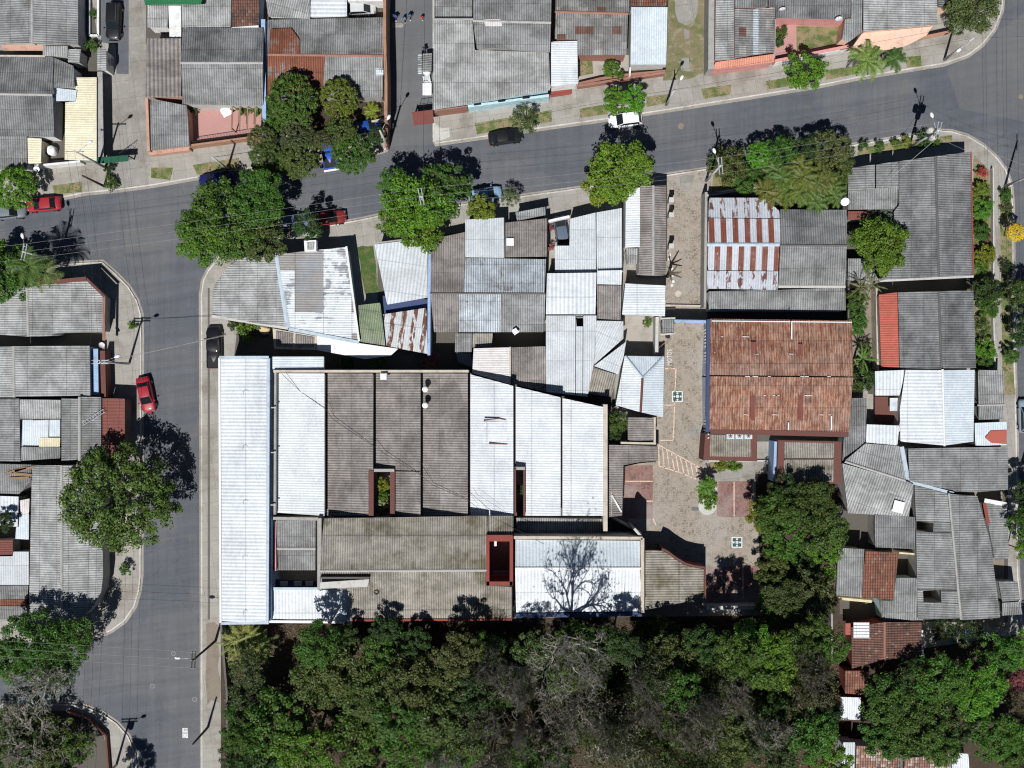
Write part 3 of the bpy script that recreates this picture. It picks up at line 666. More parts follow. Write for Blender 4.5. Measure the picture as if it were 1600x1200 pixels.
h.r('ceml','L',2.7,2.9,[(152,76),(166,76),(166,111),(152,110)]); mb = MB(); p = W(175,95,1.6); h.box('window','glass',174.0,96,1.1,(0.06,0.9,0.8)); h.done()
# --- block north of street, second
h = H('house with bright green sheet roof at the top edge', wall='w_white')
h.r('greens','D',3.0,3.3,[(222,-30),(322,-30),(314,7),(226,8)]).r('ceml','D',2.7,2.9,[(230,9),(262,9),(262,43),(230,43)]).r('ceml','D',2.75,3.1,[(284,9),(322,6),(326,-30),(361,-30),(361,43),(284,43)])
h.flat('terrace','w_white',2.8,[(263,9),(283,9),(283,60),(265,60)]); h.done()
h = H('small house with dark brown clay tile roof', wall='w_blue')
h.r('clayd','D',2.9,3.4,[(362,-30),(406,-30),(404,43),(362,43)],pitch=0.28,amp=0.045); h.bar('flashing','capw',(362,45),(404,42),3.0,0.35,0.08); h.done()
h = H('house with broad-ribbed brownish roof at the alley mouth', wall='w_salmon')
h.r('cemb','D',3.3,3.6,[(229,60),(283,60),(284,152),(227,152)],pitch=0.5,amp=0.06).r('cem','D',2.7,3.1,[(235,154),(292,165),(296,228),(236,235)])
h.wallbar('w_salmon',(229,153),(232,236),2.4,0.35); h.wallbar('w_salmon',(232,237),(296,229),1.6,0.3); h.done()
h = H('dark grey gabled house above the pink tiled patio', wall='w_lgrey')
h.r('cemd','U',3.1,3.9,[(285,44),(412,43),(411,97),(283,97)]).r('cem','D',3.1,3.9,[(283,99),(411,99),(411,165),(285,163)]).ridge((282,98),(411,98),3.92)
h.wallbar('w_orange',(298,227),(410,212),1.7,0.25,name='patio_wall'); h.done()
h = H('house with reddened patch on its grey gabled roof', wall='w_grey')
h.r('cem','U',3.0,3.8,[(418,31),(600,27),(599,86),(418,84)])
h.r('cemr','D',3.0,3.8,[(418,85),(508,87),(504,150),(418,148)],label='rust red weathered roof sheets').r('cem','D',3.0,3.8,[(508,87),(599,88),(598,152),(504,150)])
h.ridge((418,85),(599,87),3.83,'w_brick'); h.r('sky','R',3.5,3.55,[(587,91),(599,91),(599,118),(587,118)],wall=False)
h.r('cemr','U',3.58,3.92,[(422,45),(455,44),(468,62),(468,84),(420,84)],wall=False,label='upper rust red roof sheets')
h.wallbar('w_blue',(411,30),(413,215),2.9,0.5); h.done()
h = H('slanting light grey roof beside the carport', wall='w_white')
h.r('ceml',255,3.0,3.6,[(412,-30),(484,-30),(484,30),(419,26)]); h.done()
h = H('flat white roof beside the silver car', wall='w_white')
h.r('white','R',2.9,3.0,[(485,-30),(542,-30),(542,26),(485,27)],pitch=0.5); h.wallbar('w_white',(543,0),(598,0),2.5,0.3); h.done()
# --- block east of second alley
h = H('big corner house with pale ribbed roof and turquoise facade', wall='w_turq')
h.r('ceml','D',3.2,4.3,[(678,31),(738,31),(742,78),(858,82),(859,141),(676,172)])
h.r('cem','D',3.4,4.1,[(678,-30),(738,-30),(738,29),(678,29)]).ridge((677,30),(739,30),4.2)
h.wallbar('w_turq',(731,166),(858,149),2.6,0.3); h.wallbar('w_brick',(678,173),(730,166),2.8,0.15)
for i in range(3): h.box('window','glass',746+i*38,162.5-i*5.1,2.2,(0.9,0.25,0.45),0.13)
h.done()
h = H('grey gabled roof with faded pink paint splash', wall='w_grey')
h.r('cem','U',4.2,4.9,[(740,-30),(862,-30),(861,34),(739,31)]).r('cem','D',4.55,4.95,[(739,33),(861,36),(859,82),(835,79),(800,78),(770,75),(745,77)])
h.ridge((739,32),(861,35),4.97); h.r('whitep','D',4.96,5.0,[(757,30),(782,30),(785,41),(758,41)],wall=False); h.done()
h = H('weathered patched cement roof above the topiary yard', wall='w_brick')
h.r('cemp','U',3.2,3.9,[(868,-30),(984,-30),(983,19),(868,17)]).r('cemp','D',3.2,3.9,[(868,19),(981,22),(980,86),(903,86),(902,62),(867,61)]).ridge((867,18),(982,21),3.93,'w_brick')
h.wallbar('w_brick',(903,134),(1040,113),1.3,0.3,name='front_wall'); h.done()
h = H('small white sheet roof over the porch west of the topiary', wall='w_white')
h.r('white','R',3.3,3.45,[(861,65),(902,64),(903,131),(861,135)]); h.flat('porch','w_red',0.5,[(861,144),(894,136),(893,147),(860,152)]); h.done()
h = H('long pale blue sheet roof beside the dirt lane', wall='w_lgrey')
h.r('sky','D',3.4,3.8,[(986,11),(1043,11),(1041,101),(985,101)]).r('clay','U',3.3,3.7,[(986,-30),(1043,-30),(1043,9),(986,9)],pitch=0.28,amp=0.04); h.done()
# --- north-east block
h = H('grey ribbed roof house with a blue roof stripe and salmon eaves', wall='w_pink')
h.r('ceml','L',3.1,3.3,[(1119,-30),(1147,-30),(1147,93),(1117,95)]).r('cemp','R',3.0,3.3,[(1148,14),(1177,13),(1177,86),(1148,91)]).r('zincm','R',2.95,3.02,[(1177,13),(1186,13),(1186,85),(1177,86)],label='blue painted roof strip').r('cemp','R',2.8,2.95,[(1186,13),(1211,12),(1211,82),(1186,85)])
h.r('cem','U',3.1,3.4,[(1148,-30),(1200,-30),(1200,11),(1148,13)]).r('salmon','D',2.5,2.8,[(1118,97),(1147,93),(1210,84),(1210,97),(1112,110)])
h.wallbar('w_grey',(1112,-30),(1111,108),3.2,0.7); h.done()
h = H('grey roof with whitewashed streaks above the small lawn', wall='w_pink')
h.r('cemd','D',3.0,3.6,[(1201,-30),(1330,-30),(1329,31),(1212,28),(1212,12),(1201,11)]); h.wallbar('w_pink',(1211,95),(1326,72),1.7,0.35,name='garden_wall'); h.wallbar('w_white',(1211,97.5),(1326,74.5),1.5,0.15,name='coping'); h.wallbar('w_grey',(1211,30),(1210,90),2.4,0.2)
h.done()
h = H('corner house with pale ribbed roof and peach terrace', wall='w_peach')
h.r('zincd','D',3.3,3.5,[(1330,-30),(1348,-30),(1347,50),(1326,66),(1316,62),(1320,30),(1330,30)]).r('ceml','R',3.4,4.0,[(1349,-30),(1464,-30),(1465,38),(1400,45),(1349,50)])
h.flat('terrace','w_peach',2.9,[(1327,80),(1347,52),(1457,41),(1448,55),(1415,72),(1385,78),(1315,82)]); h.flat('lower_slab','w_orange',1.6,[(1447,55),(1490,46),(1486,52),(1432,64)])
h.r('cem','R',2.8,3.0,[(1466,-30),(1492,-30),(1492,12),(1466,12)]); h.done()
# --- central block, north edge terraces
h = H('corner house with tapering light ribbed roof under the big street tree', wall='w_lgrey')
h.r('ceml','L',3.2,4.1,[(332,455),(338,440),(367,405),(432,395),(450,511),(400,505),(332,492)],pitch=0.28)
h.bar('eaves_trim','w_lgrey',(331,494),(450,513),3.3,0.35,0.1); h.done()
h = H('roof of whitewashed and grey sheets with boxed vent', wall='w_white')
h.r('whitem','R',3.3,4.2,[(434,397),(542,386),(560,531),(451,511)],pitch=0.28); h.ridge((432,396),(450,512),4.1,'gut',0.6)
h.flat('vent_box','capw',5.1,[(475,376),(494,375),(494,392),(476,393)],z0=4.0); h.r('ceml','D',5.12,5.2,[(479,379),(491,378),(491,390),(480,391)],wall=False)
h.bar('eaves_trim','w_white',(541,385),(561,533),3.4,0.25,0.14); h.bar('eaves_trim','gut',(451,514),(561,535),3.4,0.4,0.12)
h.flat('lower_terrace','capw',2.9,[(495,524),(560,536),(622,545),(610,556),(570,561),(496,547)])
h.flat('shed_roof_frame','w_beige',2.6,[(426,513),(497,526),(495,547),(428,545)]); h.r('cemb','D',2.62,2.72,[(431,517),(458,521),(458,543),(431,541)],wall=False).r('cemb','D',2.62,2.72,[(461,522),(491,527),(491,543),(461,543)],wall=False)
h.done()
h = H('tilted pale zinc roof with long grey streaks beside the grass strip', wall='w_blue')
h.r('zinc',262,3.2,3.9,[(585,382),(668,372),(668,465),(605,476)],pitch=0.42); h.r('green',262,2.9,3.1,[(560,477),(594,473),(602,540),(563,534)],label='moss green roof sheets')
h.r('rstripe2',262,2.7,3.1,[(599,491),(666,481),(668,553),(604,541)],label='rust striped roof sheets',pitch=0.3); h.wallbar('w_blue',(671,372),(670,555),3.3,0.35)
h.bar('eaves_trim','w_grey',(583,381),(670,370),3.6,0.25,0.12); h.flat('sunken_deck','w_deepblue',2.0,[(598,462),(669,468),(669,480),(599,490)]); h.done()
h = H('grey gabled roof with a band of bluish painted sheets', wall='w_grey')
h.r('cemb','U',3.0,3.9,[(673,374),(729,362),(727,401),(724,457),(673,457)]).r('zincm','U',3.1,3.9,[(725,403),(853,405),(851,457),(724,457)])
h.r('cemb','D',3.0,3.9,[(673,459),(717,459),(717,519),(678,519)]).r('zincm','D',3.05,3.9,[(717,459),(783,459),(783,519),(717,519)]).r('cem','D',3.0,3.9,[(783,459),(852,460),(850,519),(783,519)])
h.ridge((672,458),(852,458.5),3.93,'ridged',0.25); h.done()
h = H('small bluish zinc roof jutting to the street', wall='w_white')
h.r('zinc','U',3.4,3.7,[(727,343),(788,340),(788,403),(727,402)]); h.done()
h = H('brownish ribbed roof with a small white skylight', wall='w_redb')
h.r('cemb','U',3.1,3.6,[(789,348),(855,341),(855,401),(789,402)]); h.box('skylight','pvc',797,378,3.5,(0.9,0.9,0.12)); h.r('zincd','D',2.8,2.9,[(805,332),(852,323),(853,336),(808,345)]); h.done()
h = H('low sheds of mismatched sheets behind the bluish roof', 'shed', wall='w_dark', name='shed')
h.r('cem','D',2.6,2.8,[(711,521),(737,521),(737,550),(711,550)]).r('cemg','D',2.5,2.7,[(738,521),(770,521),(768,541),(738,543)]).r('zincd',285,2.2,2.4,[(712,551),(736,552),(738,575),(716,566)]); h.done()
h = H('pinkish ribbed roof at the edge of the sawtooth hall', wall='w_beige')
h.r('whitep','L',3.5,3.9,[(740,544),(796,543),(796,600),(738,583)]).r('cemb','D',3.3,3.6,[(797,543),(853,541),(853,612),(800,600)]); h.wallbar('w_beige',(797,542),(797,600),3.95,0.2); h.done()
h = H('house with pale zinc roofs around a small parking court', wall='w_white')
h.r('zinc','D',3.2,3.6,[(890,342),(931,332),(931,425),(867,425),(867,384),(890,384)]).r('zinc','D',3.3,3.7,[(932,332),(972,325),(972,421),(932,423)])
h.wallbar('w_white',(855,346),(890,338),1.9,0.3); h.done()
h = H('brilliant white flat roof in the middle of the terraces', wall='w_white')
h.r('white','D',3.8,4.1,[(854,427),(932,426),(931,491),(853,491)],pitch=0.5).r('white','D',3.7,3.9,[(933,423),(972,422),(971,445),(933,444)]).r('cemb','D',3.2,3.5,[(933,446),(971,446),(970,500),(933,498)]); h.done()
h = H('large pale zinc roof with two dark skylight holes', wall='w_lgrey')
h.r('zinc','D',3.3,3.9,[(853,493),(932,493),(929,562),(918,620),(853,612)],[(900,494),(911,494),(911,510),(900,510)])
h.r('zinc',245,3.0,3.5,[(932,501),(974,502),(974,529),(928,570)]).r('zinc',250,3.1,3.4,[(978,534),(974,560),(966,585),(928,572)]).r('cemg',255,2.8,3.0,[(926,573),(965,586),(955,620),(918,615)]); h.done()
h = H('ribbed roof split between white and brown sheets by the cobbled lane', wall='w_lgrey')
h.r('white','L',3.8,4.2,[(978,295),(1000,293),(1000,386),(977,387)],pitch=0.28).r('cemb','L',3.7,4.2,[(1000,291),(1021,290),(1021,430),(998,429)]).r('cemb','R',3.7,4.2,[(1021,290),(1041,290),(1041,430),(1021,430)])
h.ridge((1021,290),(1021,430),4.24); h.r('ceml','D',3.2,3.3,[(978,388),(997,388),(996,412),(981,412)]); h.done()
h = H('square white sheet roof beside the lane gate', wall='w_lgrey')
h.r('white','L',3.6,3.8,[(977,443),(1040,446),(1039,494),(972,492)],pitch=0.3); h.wallbar('w_lgrey',(1027,495),(1026,555),2.6,0.4); h.done()
h = H('hipped pale zinc roof with darker hip lines next to the cobbled yard', wall='w_grey')
h.r('sky','U',3.5,4.2,[(977,556),(1038,557),(1005,590)],wall=False).r('white','L',3.3,4.2,[(976,557),(1004,590),(1000,644),(962,633)]).r('sky','R',3.3,4.2,[(1038,558),(1036,652),(1001,644),(1005,590)])
h.ridge((1004,590),(1001,644),4.25,'w_redb',0.3); h.ridge((977,556),(1004,590),3.6,'gut',0.3,z2=4.25); h.ridge((1037,557),(1005,590),3.6,'gut',0.3,z2=4.25); h.done()
h = H('small grey kiosk roof beside the lane gate wall', 'kiosk', wall='w_grey', name='kiosk')
h.r('cem','D',2.6,2.7,[(1034,500),(1053,499),(1053,521),(1035,522)]); h.bar('coping','w_lgrey',(1032,523),(1055,521),2.7,0.2,0.1); h.bar('coping','w_lgrey',(1032,498),(1055,497),2.7,0.2,0.1); h.done()
# --- big sawtooth complex
h = H('long gleaming white hall roof beside the western road', 'hall', wall='w_lgrey', name='long_hall')
h.r('white','L',6.0,6.5,[(344,560),(417,560),(416,971),(346,973)],pitch=0.42,amp=0.025); 
h.bar('gutter','capw',(343,559),(345,973),6.05,0.25,0.2); h.bar('gutter','gut',(419,560),(417,972),6.3,0.45,0.3); h.bar('gutter','gut',(345,974),(420,973),6.1,0.3,0.2); h.bar('gutter','gut',(343,558.5),(420,558.5),6.3,0.35,0.2)
h.wallbar('w_blue',(422.5,560),(421,970),5.6,0.3)
for k in range(5):
    mb = MB(); p = W(384-k%2, 614+k*86, 6.4); a = [p+Vector((0.35*math.cos(t), 0.35*math.sin(t), 0.03)) for t in (0.6,1.6,2.6,3.8)]
    mb.tube(a, 0.02, 5); h.custom('roof_cable','w_grey',mb)
h.done()
h = H('sawtooth-roofed workshop hall with a planted light well', 'hall', wall='w_beige', name='sawtooth_hall')
lo_, hi_ = 4.6, 5.8
h.r('sky','R',5.5,5.6,[(424,557),(506,557),(506,577),(426,577)],z0=3.5); h.wallbar('w_beige',(427,580),(732,580),6.1,0.3,z0=3.0)
h.r('palew','L',lo_,hi_,[(433,583),(507,583),(507,806),(431,801)],pitch=0.3).r('cemb','L',lo_,hi_,[(511,583),(583,583),(583,735),(576,735),(576,806),(511,806)],pitch=0.3)
h.r('cemb','L',lo_,hi_,[(587,583),(657,583),(657,806),(617,806),(617,735),(587,735)],pitch=0.3).r('cemb','L',lo_,hi_,[(661,583),(731,583),(731,806),(661,806)],pitch=0.3)
h.r('white','L',lo_,hi_,[(735,585),(802,603),(802,732),(802,806),(735,806)],pitch=0.3).r('white','L',lo_,hi_,[(806,604),(876,621),(876,806),(821,806),(821,731),(806,731)],pitch=0.3)
h.r('white','L',lo_,hi_,[(879,622),(943,636),(943,806),(879,806)],pitch=0.3)
for x in (509,585,659,733,804,878): h.wallbar('w_dark',(x,583 if x<735 else 583+(x-733)*0.25),(x,806),4.45,0.55,z0=4.2,name='valley_gutter')
h.wallbar('w_beige',(946,632),(946,830),6.0,0.5,z0=0.14); h.wallbar('w_grey',(430,582),(429,804),5.5,0.25,z0=3.0,name='parapet')
for px in (430,): 
    for y in (637,707,789): h.bar('strut','w_lgrey',(416,y),(431,y),5.9,0.12,0.12)
for (x0,x1,y0,y1) in ((577,616,735,806),(804,820,732,806)):
    ww = 0.55 if x1-x0 > 20 else 0.2; q_ = 3 if x1-x0 > 20 else 1
    h.wallbar('w_redb',(x0+q_,y0),(x0+q_,y1),5.9,ww,z0=0.14,name='light_well_wall'); h.wallbar('w_redb',(x1-q_,y0),(x1-q_,y1),5.6,ww,z0=0.14,name='light_well_wall'); h.wallbar('w_grey',(x0,y0),(x1,y0),5.7,0.35,z0=0.14,name='light_well_wall')
for i, y in enumerate((608,633)):
    mb = MB(); p = W(665,y,5.6); mb.lathe([(0.22,0),(0.22,0.7),(0.36,0.75),(0.38,0.95),(0.3,1.1),(0.02,1.15)], (p.x,p.y,5.3), 14); h.custom('roof_vent','pvc',mb,True)
mb = MB(); p = W(600,588,6); mb.box((p.x,p.y,6.3),(0.8,0.8,0.6),bev=0.1); mb.lathe([(0.28,0),(0.28,0.05),(0.02,0.05)],(p.x,p.y,6.6),12); h.custom('fan_unit','capw',mb)
mb = MB()
for a,b in (((756,656),(780,654)),((780,654),(800,657)),((764,693),(800,694))):
    A=W(*a,5.5);B=W(*b,5.6); mb.bar(A,B,0.14,0.12)
h.custom('raised_flashing','w_redb',mb); h.r('white','L',5.15,5.75,[(755,658),(802,658),(802,692),(755,692)],pitch=0.3,wall=False)
# long cable lying over the roofs
mb = MB(); q = [(440,584,5.6),(470,612,5.2),(510,640,6.0),(520,655,5.4),(583,697,6.0),(600,708,5.4),(657,742,6.0),(675,757,5.3),(731,782,6.0),(760,803,6.1),(850,850,6.9)]
mb.tube([W(*a) for a in q], 0.026, 5); h.custom('roof_cable','iron',mb)
mb = MB(); q = [(510,630,5.95),(522,650,5.3)]; mb.tube([W(*a) for a in q], 0.012, 4)
for q in ([(585,690,5.9),(598,706,5.3)],[(660,735,5.9),(675,755,5.3)],[(734,770,5.9),(760,808,6.1)],[(745,772,5.9),(790,800,6.1)]): mb.tube([W(*a) for a in q], 0.012, 4)
h.custom('roof_cable','iron',mb)
h.done()
h = H('wide mossy grey gabled roof with a red-framed light well', 'hall', wall='w_grey', name='mossy_hall')
h.r('cemg','U',6.2,7.0,[(506,810),(762,806),(762,838),(761,890),(500,891)]).r('cemg','D',6.1,7.0,[(500,893),(761,892),(762,915),(800,917),(800,966),(549,966),(548,921),(500,920)])
h.r('cemg','U',6.2,6.6,[(763,806),(802,806),(802,837),(763,837)]); h.ridge((500,892),(761,891),7.03,'ridge')
h.wallbar('w_red',(762,838),(762,915),7.1,0.4); h.wallbar('w_red',(799,838),(799,915),7.1,0.4); h.wallbar('w_red',(760,841),(801,841),7.15,0.75); h.wallbar('w_red',(760,912),(801,912),7.1,0.5)
h.wallbar('w_red',(550,969.5),(800,968),6.2,0.25); h.wallbar('w_grey',(546,920),(546,975),6.4,0.5); h.wallbar('w_grey',(499,810),(499,921),6.5,0.5)
h.flat('concrete_canopy','w_lgrey',7.6,[(500,910),(577,905),(574,917),(500,920)],z0=7.45); h.wallbar('w_dark',(500,903),(577,903),7.5,0.2,z0=6.6)
mb = MB(); p = W(588,926,6.9); mb.tube([(p.x+0.25*math.cos(a),p.y+0.25*math.sin(a),6.72) for a in [i*math.pi/6 for i in range(13)]],0.05,5,cap=False); h.custom('old_tyre','rub',mb)
mb = MB(); p = W(773,853,6.0); mb.box((p.x,p.y,3.6),(0.4,0.7,0.5)); h.custom('air_unit','capw',mb)
for y in (893,898,903): h.bar('louvre','w_grey',(768,y),(796,y),4.0,0.25,0.05)
h.done()
h = H('small grey roof boxed in by walls behind the long white hall', wall='w_grey')
h.r('cem','D',3.9,4.3,[(427,813),(493,813),(493,862),(428,891)][:3]+[(493,891),(428,891)]); h.ridge((430,857),(493,857),4.15); h.flat('balcony','w_deepblue',3.0,[(426,905),(497,908),(497,918),(424,917)]); h.wallbar('w_grey',(426,810),(498,811),5.2,0.35); h.wallbar('w_pink',(429,815),(430,892),4.5,0.25)
for x in (443,465,483): h.box('air_unit','w_lgrey',x,912,3.0,(0.9,0.5,0.3))
h.done()
h = H('small white roof at the foot of the long white hall', wall='w_lgrey')
h.r('white','D',4.6,4.8,[(424,921),(538,922),(536,969),(423,968)],pitch=0.4); h.bar('eaves_trim','gut',(540,921),(538,971),4.8,0.6,0.3); h.bar('eaves_trim','capw',(421,971),(538,972),4.75,0.3,0.2); h.bar('eaves_trim','gut',(422,919.5),(540,919.5),4.85,0.3,0.2); h.done()
h = H('low shaded gutter roof between the sawtooth and white roofs', wall='w_grey', cat='hall', name='link_roof')
h.r('cem','D',4.2,4.4,[(806,809),(943,811),(943,836),(806,836)]); h.done()
h = H('two-tone blue and white gabled roof dappled by tree shade', 'hall', wall='w_beige', name='white_gable_hall')
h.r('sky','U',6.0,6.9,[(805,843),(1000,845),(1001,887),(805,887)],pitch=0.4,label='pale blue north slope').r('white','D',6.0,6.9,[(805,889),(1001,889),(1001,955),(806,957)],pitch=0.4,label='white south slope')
h.ridge((805,888),(1001,888),6.95,'capw'); h.wallbar('w_beige',(803,840),(1004,841),6.9,0.35); h.wallbar('w_beige',(1004,841),(1004,958),6.9,0.4); h.wallbar('w_deepblue',(806,962),(1003,960),6.0,0.5); h.wallbar('w_lgrey',(991,826),(1005,842),6.6,0.3)
h.done()
h = H('curved-front dark roof beside the cobbled yard', wall='w_redb')
cv = [(1008,860),(1033,860),(1042,864),(1055,874),(1070,883),(1085,887),(1100,889),(1100,934),(1055,944),(1008,953)]
h.r('cemg','R',3.3,3.5,cv,pitch=0.3)
for a, b in zip(cv[1:6], cv[2:7]): h.wallbar('w_redb',(a[0]+1,a[1]-2),(b[0]+1,b[1]-2),3.9,0.25)
h.wallbar('w_redb',(1102,888),(1102,935),3.8,0.2); h.done()
h = H('L-shaped dark grey roof against the sawtooth hall', wall='w_grey')
h.r('cemb','R',3.4,3.6,[(951,695),(1028,697),(1028,720),(1000,722),(974,727),(972,806),(951,808)]).r('cemb','R',3.5,3.7,[(981,652),(1021,653),(1021,690),(981,688)])
h.wallbar('w_beige',(1023,652),(1023,693),4.0,0.25); h.wallbar('w_beige',(970,692),(1025,693),3.9,0.25); h.r('ceml','D',3.55,3.6,[(953,768),(958,768),(958,806),(953,806)],wall=False); h.bar('plank','w_white',(956,774),(971,800),3.75,0.2,0.05)
h.wallbar('w_beige',(952,806),(1003,835),3.4,0.2); h.done()
# --- east of lane
h = H('rust-striped zinc roof north of the cobbled lane', wall='w_grey')
h.r('rstripen','U',3.7,4.15,[(1108,309),(1195,309),(1218,330),(1219,341),(1107,340)],pitch=0.3).r('rstripe','U',4.17,4.7,[(1107,341),(1219,342),(1219,381),(1106,381)],pitch=0.3).r('rstripe','D',4.15,4.7,[(1106,383),(1218,383),(1216,423),(1106,422)],pitch=0.3).r('rstripen','D',3.7,4.13,[(1105,423),(1216,424),(1215,453),(1105,451)],pitch=0.3)
h.ridge((1105,382),(1218,382),4.75,'gut',0.45); h.wallbar('w_grey',(1103.5,300),(1101.5,480),2.8,0.3); h.done()
h = H('dark grey gabled roof behind the areca palms', wall='w_white')
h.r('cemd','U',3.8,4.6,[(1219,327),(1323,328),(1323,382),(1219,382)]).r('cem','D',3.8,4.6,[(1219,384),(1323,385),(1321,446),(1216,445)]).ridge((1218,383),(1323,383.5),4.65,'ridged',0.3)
h.r('cem','D',3.2,3.6,[(1107,455),(1216,453),(1321,449),(1321,486),(1107,485)]); h.bar('flashing','w_lgrey',(1216,448),(1321,448),3.9,0.3,0.08); h.done()
h = H('broad rust-brown corrugated hall roof east of the yard', 'hall', wall='w_hall', name='rusty_hall')
h.r('rust','U',5.6,6.6,[(1110,498),(1331,501),(1333,588),(1109,586)],pitch=0.3).r('rust','D',5.6,6.6,[(1109,588),(1333,590),(1326,677),(1108,671)],pitch=0.3)
h.bar('flashing','w_redb',(1110,674),(1326,679),5.65,0.6,0.08); h.bar('gutter','w_deepblue',(1107.5,499),(1106,675),5.4,0.5,0.3); h.bar('flashing','capw',(1112,501.5),(1331,503.5),5.75,0.12,0.05)
for x,y,l in ((1237,502,28),(1299,650,22),(1232,660,12)): h.bar('white_cable','capw',(x,y),(x,y+l),6.6 if y<600 else 6.1,0.14,0.05)
for yy_ in (526,553,588,618,648):
    for j in range(9):
        xx = rnd.uniform(1115,1318)
        if rnd.random() < 0.45: continue
        h.bar('lap_bolts','capw',(xx,yy_),(xx+rnd.uniform(3,11),yy_+0.4),(5.7+(yy_-498)/88*1.0 if yy_<588 else 6.68-(yy_-588)/88*1.0)+0.06,0.07,0.03)
for k,(x,y) in enumerate(((1178,562),(1251,565),(1176,635),(1251,635))): h.r('redbrown','D',6.25,6.3,[(x-4,y-28),(x+4,y-28),(x+4,y+22),(x-4,y+22)],wall=False)
for k in range(5):
    yy = (600-(527+k*36))*S*0.97
    for zz in (1.7, 3.6):
        mb = MB(); [mb.box((23.82-0.0, yy+t, zz),(0.10,0.16,1.3)) for t in (-1.0,-0.6,-0.2,0.2,0.6,1.0)]; mb.box((23.84,yy,zz),(0.06,2.3,0.12)); h.custom('window_louvre','capw',mb)
h.done()
h = H('red-edged annex roof with three air conditioning units', wall='w_blue')
h.flat('parapet_roof','w_redb',3.6,[(1102,678),(1183,679),(1183,721),(1099,719)],z0=0.14); h.r('cemg','D',3.62,3.75,[(1110,679),(1174,680),(1174,714),(1109,713)],wall=False); h.done()
for i, x in enumerate((1141,1155,1169)):
    p = W(x,681,4.2); root = empty('ac_unit', ['westernmost grey air conditioning unit on the annex roof','middle grey air conditioning unit on the annex roof','easternmost grey air conditioning unit on the annex roof'][i], 'air conditioner', (p.x,p.y,3.78), group='air conditioning units on the annex roof')
    mb = MB(); mb.box((0,0,0.32),(0.95,0.75,0.55),bev=0.04); mb.build('casing','meter',root)
    mb = MB(); mb.lathe([(0.28,0),(0.28,0.03),(0.24,0.03),(0.24,0.005)],(0,0,0.596),18); mb.build('fan_ring','w_lgrey',root)
    mb = MB(); [mb.bar((0,0,0.61),(0.23*math.cos(a),0.23*math.sin(a),0.61),0.07,0.01) for a in (0.4,1.65,2.9,4.2,5.4)]; mb.build('fan_blade','dark',root)
h = H('red-edged annex roof half shaded by the dark trees', wall='w_blue')
h.flat('parapet_roof','w_redb',3.6,[(1216,688),(1315,690),(1314,756),(1214,755)],z0=0.14); h.r('cemg','U',3.62,3.8,[(1226,691),(1303,692),(1303,716),(1225,716)],wall=False).r('cemg','D',3.62,3.8,[(1225,718),(1303,718),(1303,753),(1224,753)],wall=False)
h.wallbar('w_blue',(1213,690),(1211,752),3.0,0.5); h.done()
# --- east block
h = H('large dark ribbed roof on the corner lot with red trim', wall='w_grey')
h.r('cem','D',3.4,3.5,[(1325,300),(1404,290),(1402,327),(1325,327)]).r('cem','L',3.4,3.9,[(1325,263),(1367,257),(1367,296),(1325,301)]).r('cem','L',3.9,4.1,[(1369,257),(1404,252),(1404,291),(1369,296)])
h.r('cemd','L',3.6,4.5,[(1405,252),(1461,244),(1466,432),(1376,437),(1398,410),(1397,330),(1405,320)]).r('cemd','R',3.6,4.5,[(1463,244),(1516,237),(1520,430),(1468,432)])
h.ridge((1462,244),(1467,432),4.55,'ridged',0.3); h.bar('eaves_trim','w_red',(1517,237),(1521,431),3.65,0.16,0.1); h.bar('eaves_trim','w_lgrey',(1374,439),(1521,432),3.7,0.25,0.1)
h.r('redbrown','D',2.9,3.0,[(1325,330),(1358,330),(1358,342),(1325,344)]).r('zincd','D',2.6,2.7,[(1325,404),(1352,404),(1373,437),(1325,438)]); h.done()
h = H('dark ribbed gable with bright red lean-to', wall='w_grey')
h.r('redsheet','L',3.0,3.4,[(1373,460),(1402,457),(1405,574),(1377,573)],label='bright red lean-to roof').r('cemd','L',3.4,4.2,[(1403,457),(1466,455),(1470,577),(1406,575)]).r('cemd','R',3.5,4.2,[(1468,455),(1521,454),(1525,575),(1472,577)]).ridge((1467,455),(1471,577),4.25,'ridged',0.28); h.done()
h = H('house with white and pale blue roof slopes', wall='w_beige')
h.r('white','L',3.8,4.5,[(1415,578),(1472,578),(1475,696),(1407,690),(1406,640)],pitch=0.42,label='white roof slope').r('sky','R',3.8,4.5,[(1474,578),(1523,578),(1521,690),(1477,696)],label='pale blue roof slope')
h.ridge((1473,577),(1476,697),4.55,'capw',0.28); h.r('white','D',3.3,3.4,[(1367,580),(1414,578),(1406,618),(1367,618)],pitch=0.42).r('white','D',3.2,3.3,[(1354,663),(1405,665),(1402,697),(1353,692)],pitch=0.42)
h.flat('deck','w_redb',1.2,[(1367,620),(1405,620),(1405,660),(1367,660)]); h.box('purple_awning','meter',1398,632,2.2,(1.2,1.6,0.06)); h.bar('gutter','capw',(1405,665),(1417,666),3.4,1.4,0.1); h.done()
h = H('grey roof strips below the garden shrubs by the eastern pavement', wall='w_grey')
h.r('ceml','U',2.9,3.3,[(1528,578),(1569,579),(1569,632),(1529,632)]).r('cem','D',3.0,3.3,[(1529,634),(1569,633),(1569,655),(1529,656)]).ridge((1527,633),(1570,632),3.33,'ridge',0.25); h.done()
h = H('pale blue roof with a painted red pentagon', wall='w_white')
h.r('sky','D',3.1,3.3,[(1523,661),(1573,659),(1573,695),(1524,697)])
mb = MB(); mb.poly([W(x,y,3.34) for x,y in ((1548,673),(1573,672),(1573,694),(1549,692),(1539,684))]); h.custom('red_pentagon','redsheet',mb); h.done()
h = H('broad grey hipped roof below the white and blue slopes', wall='w_grey')
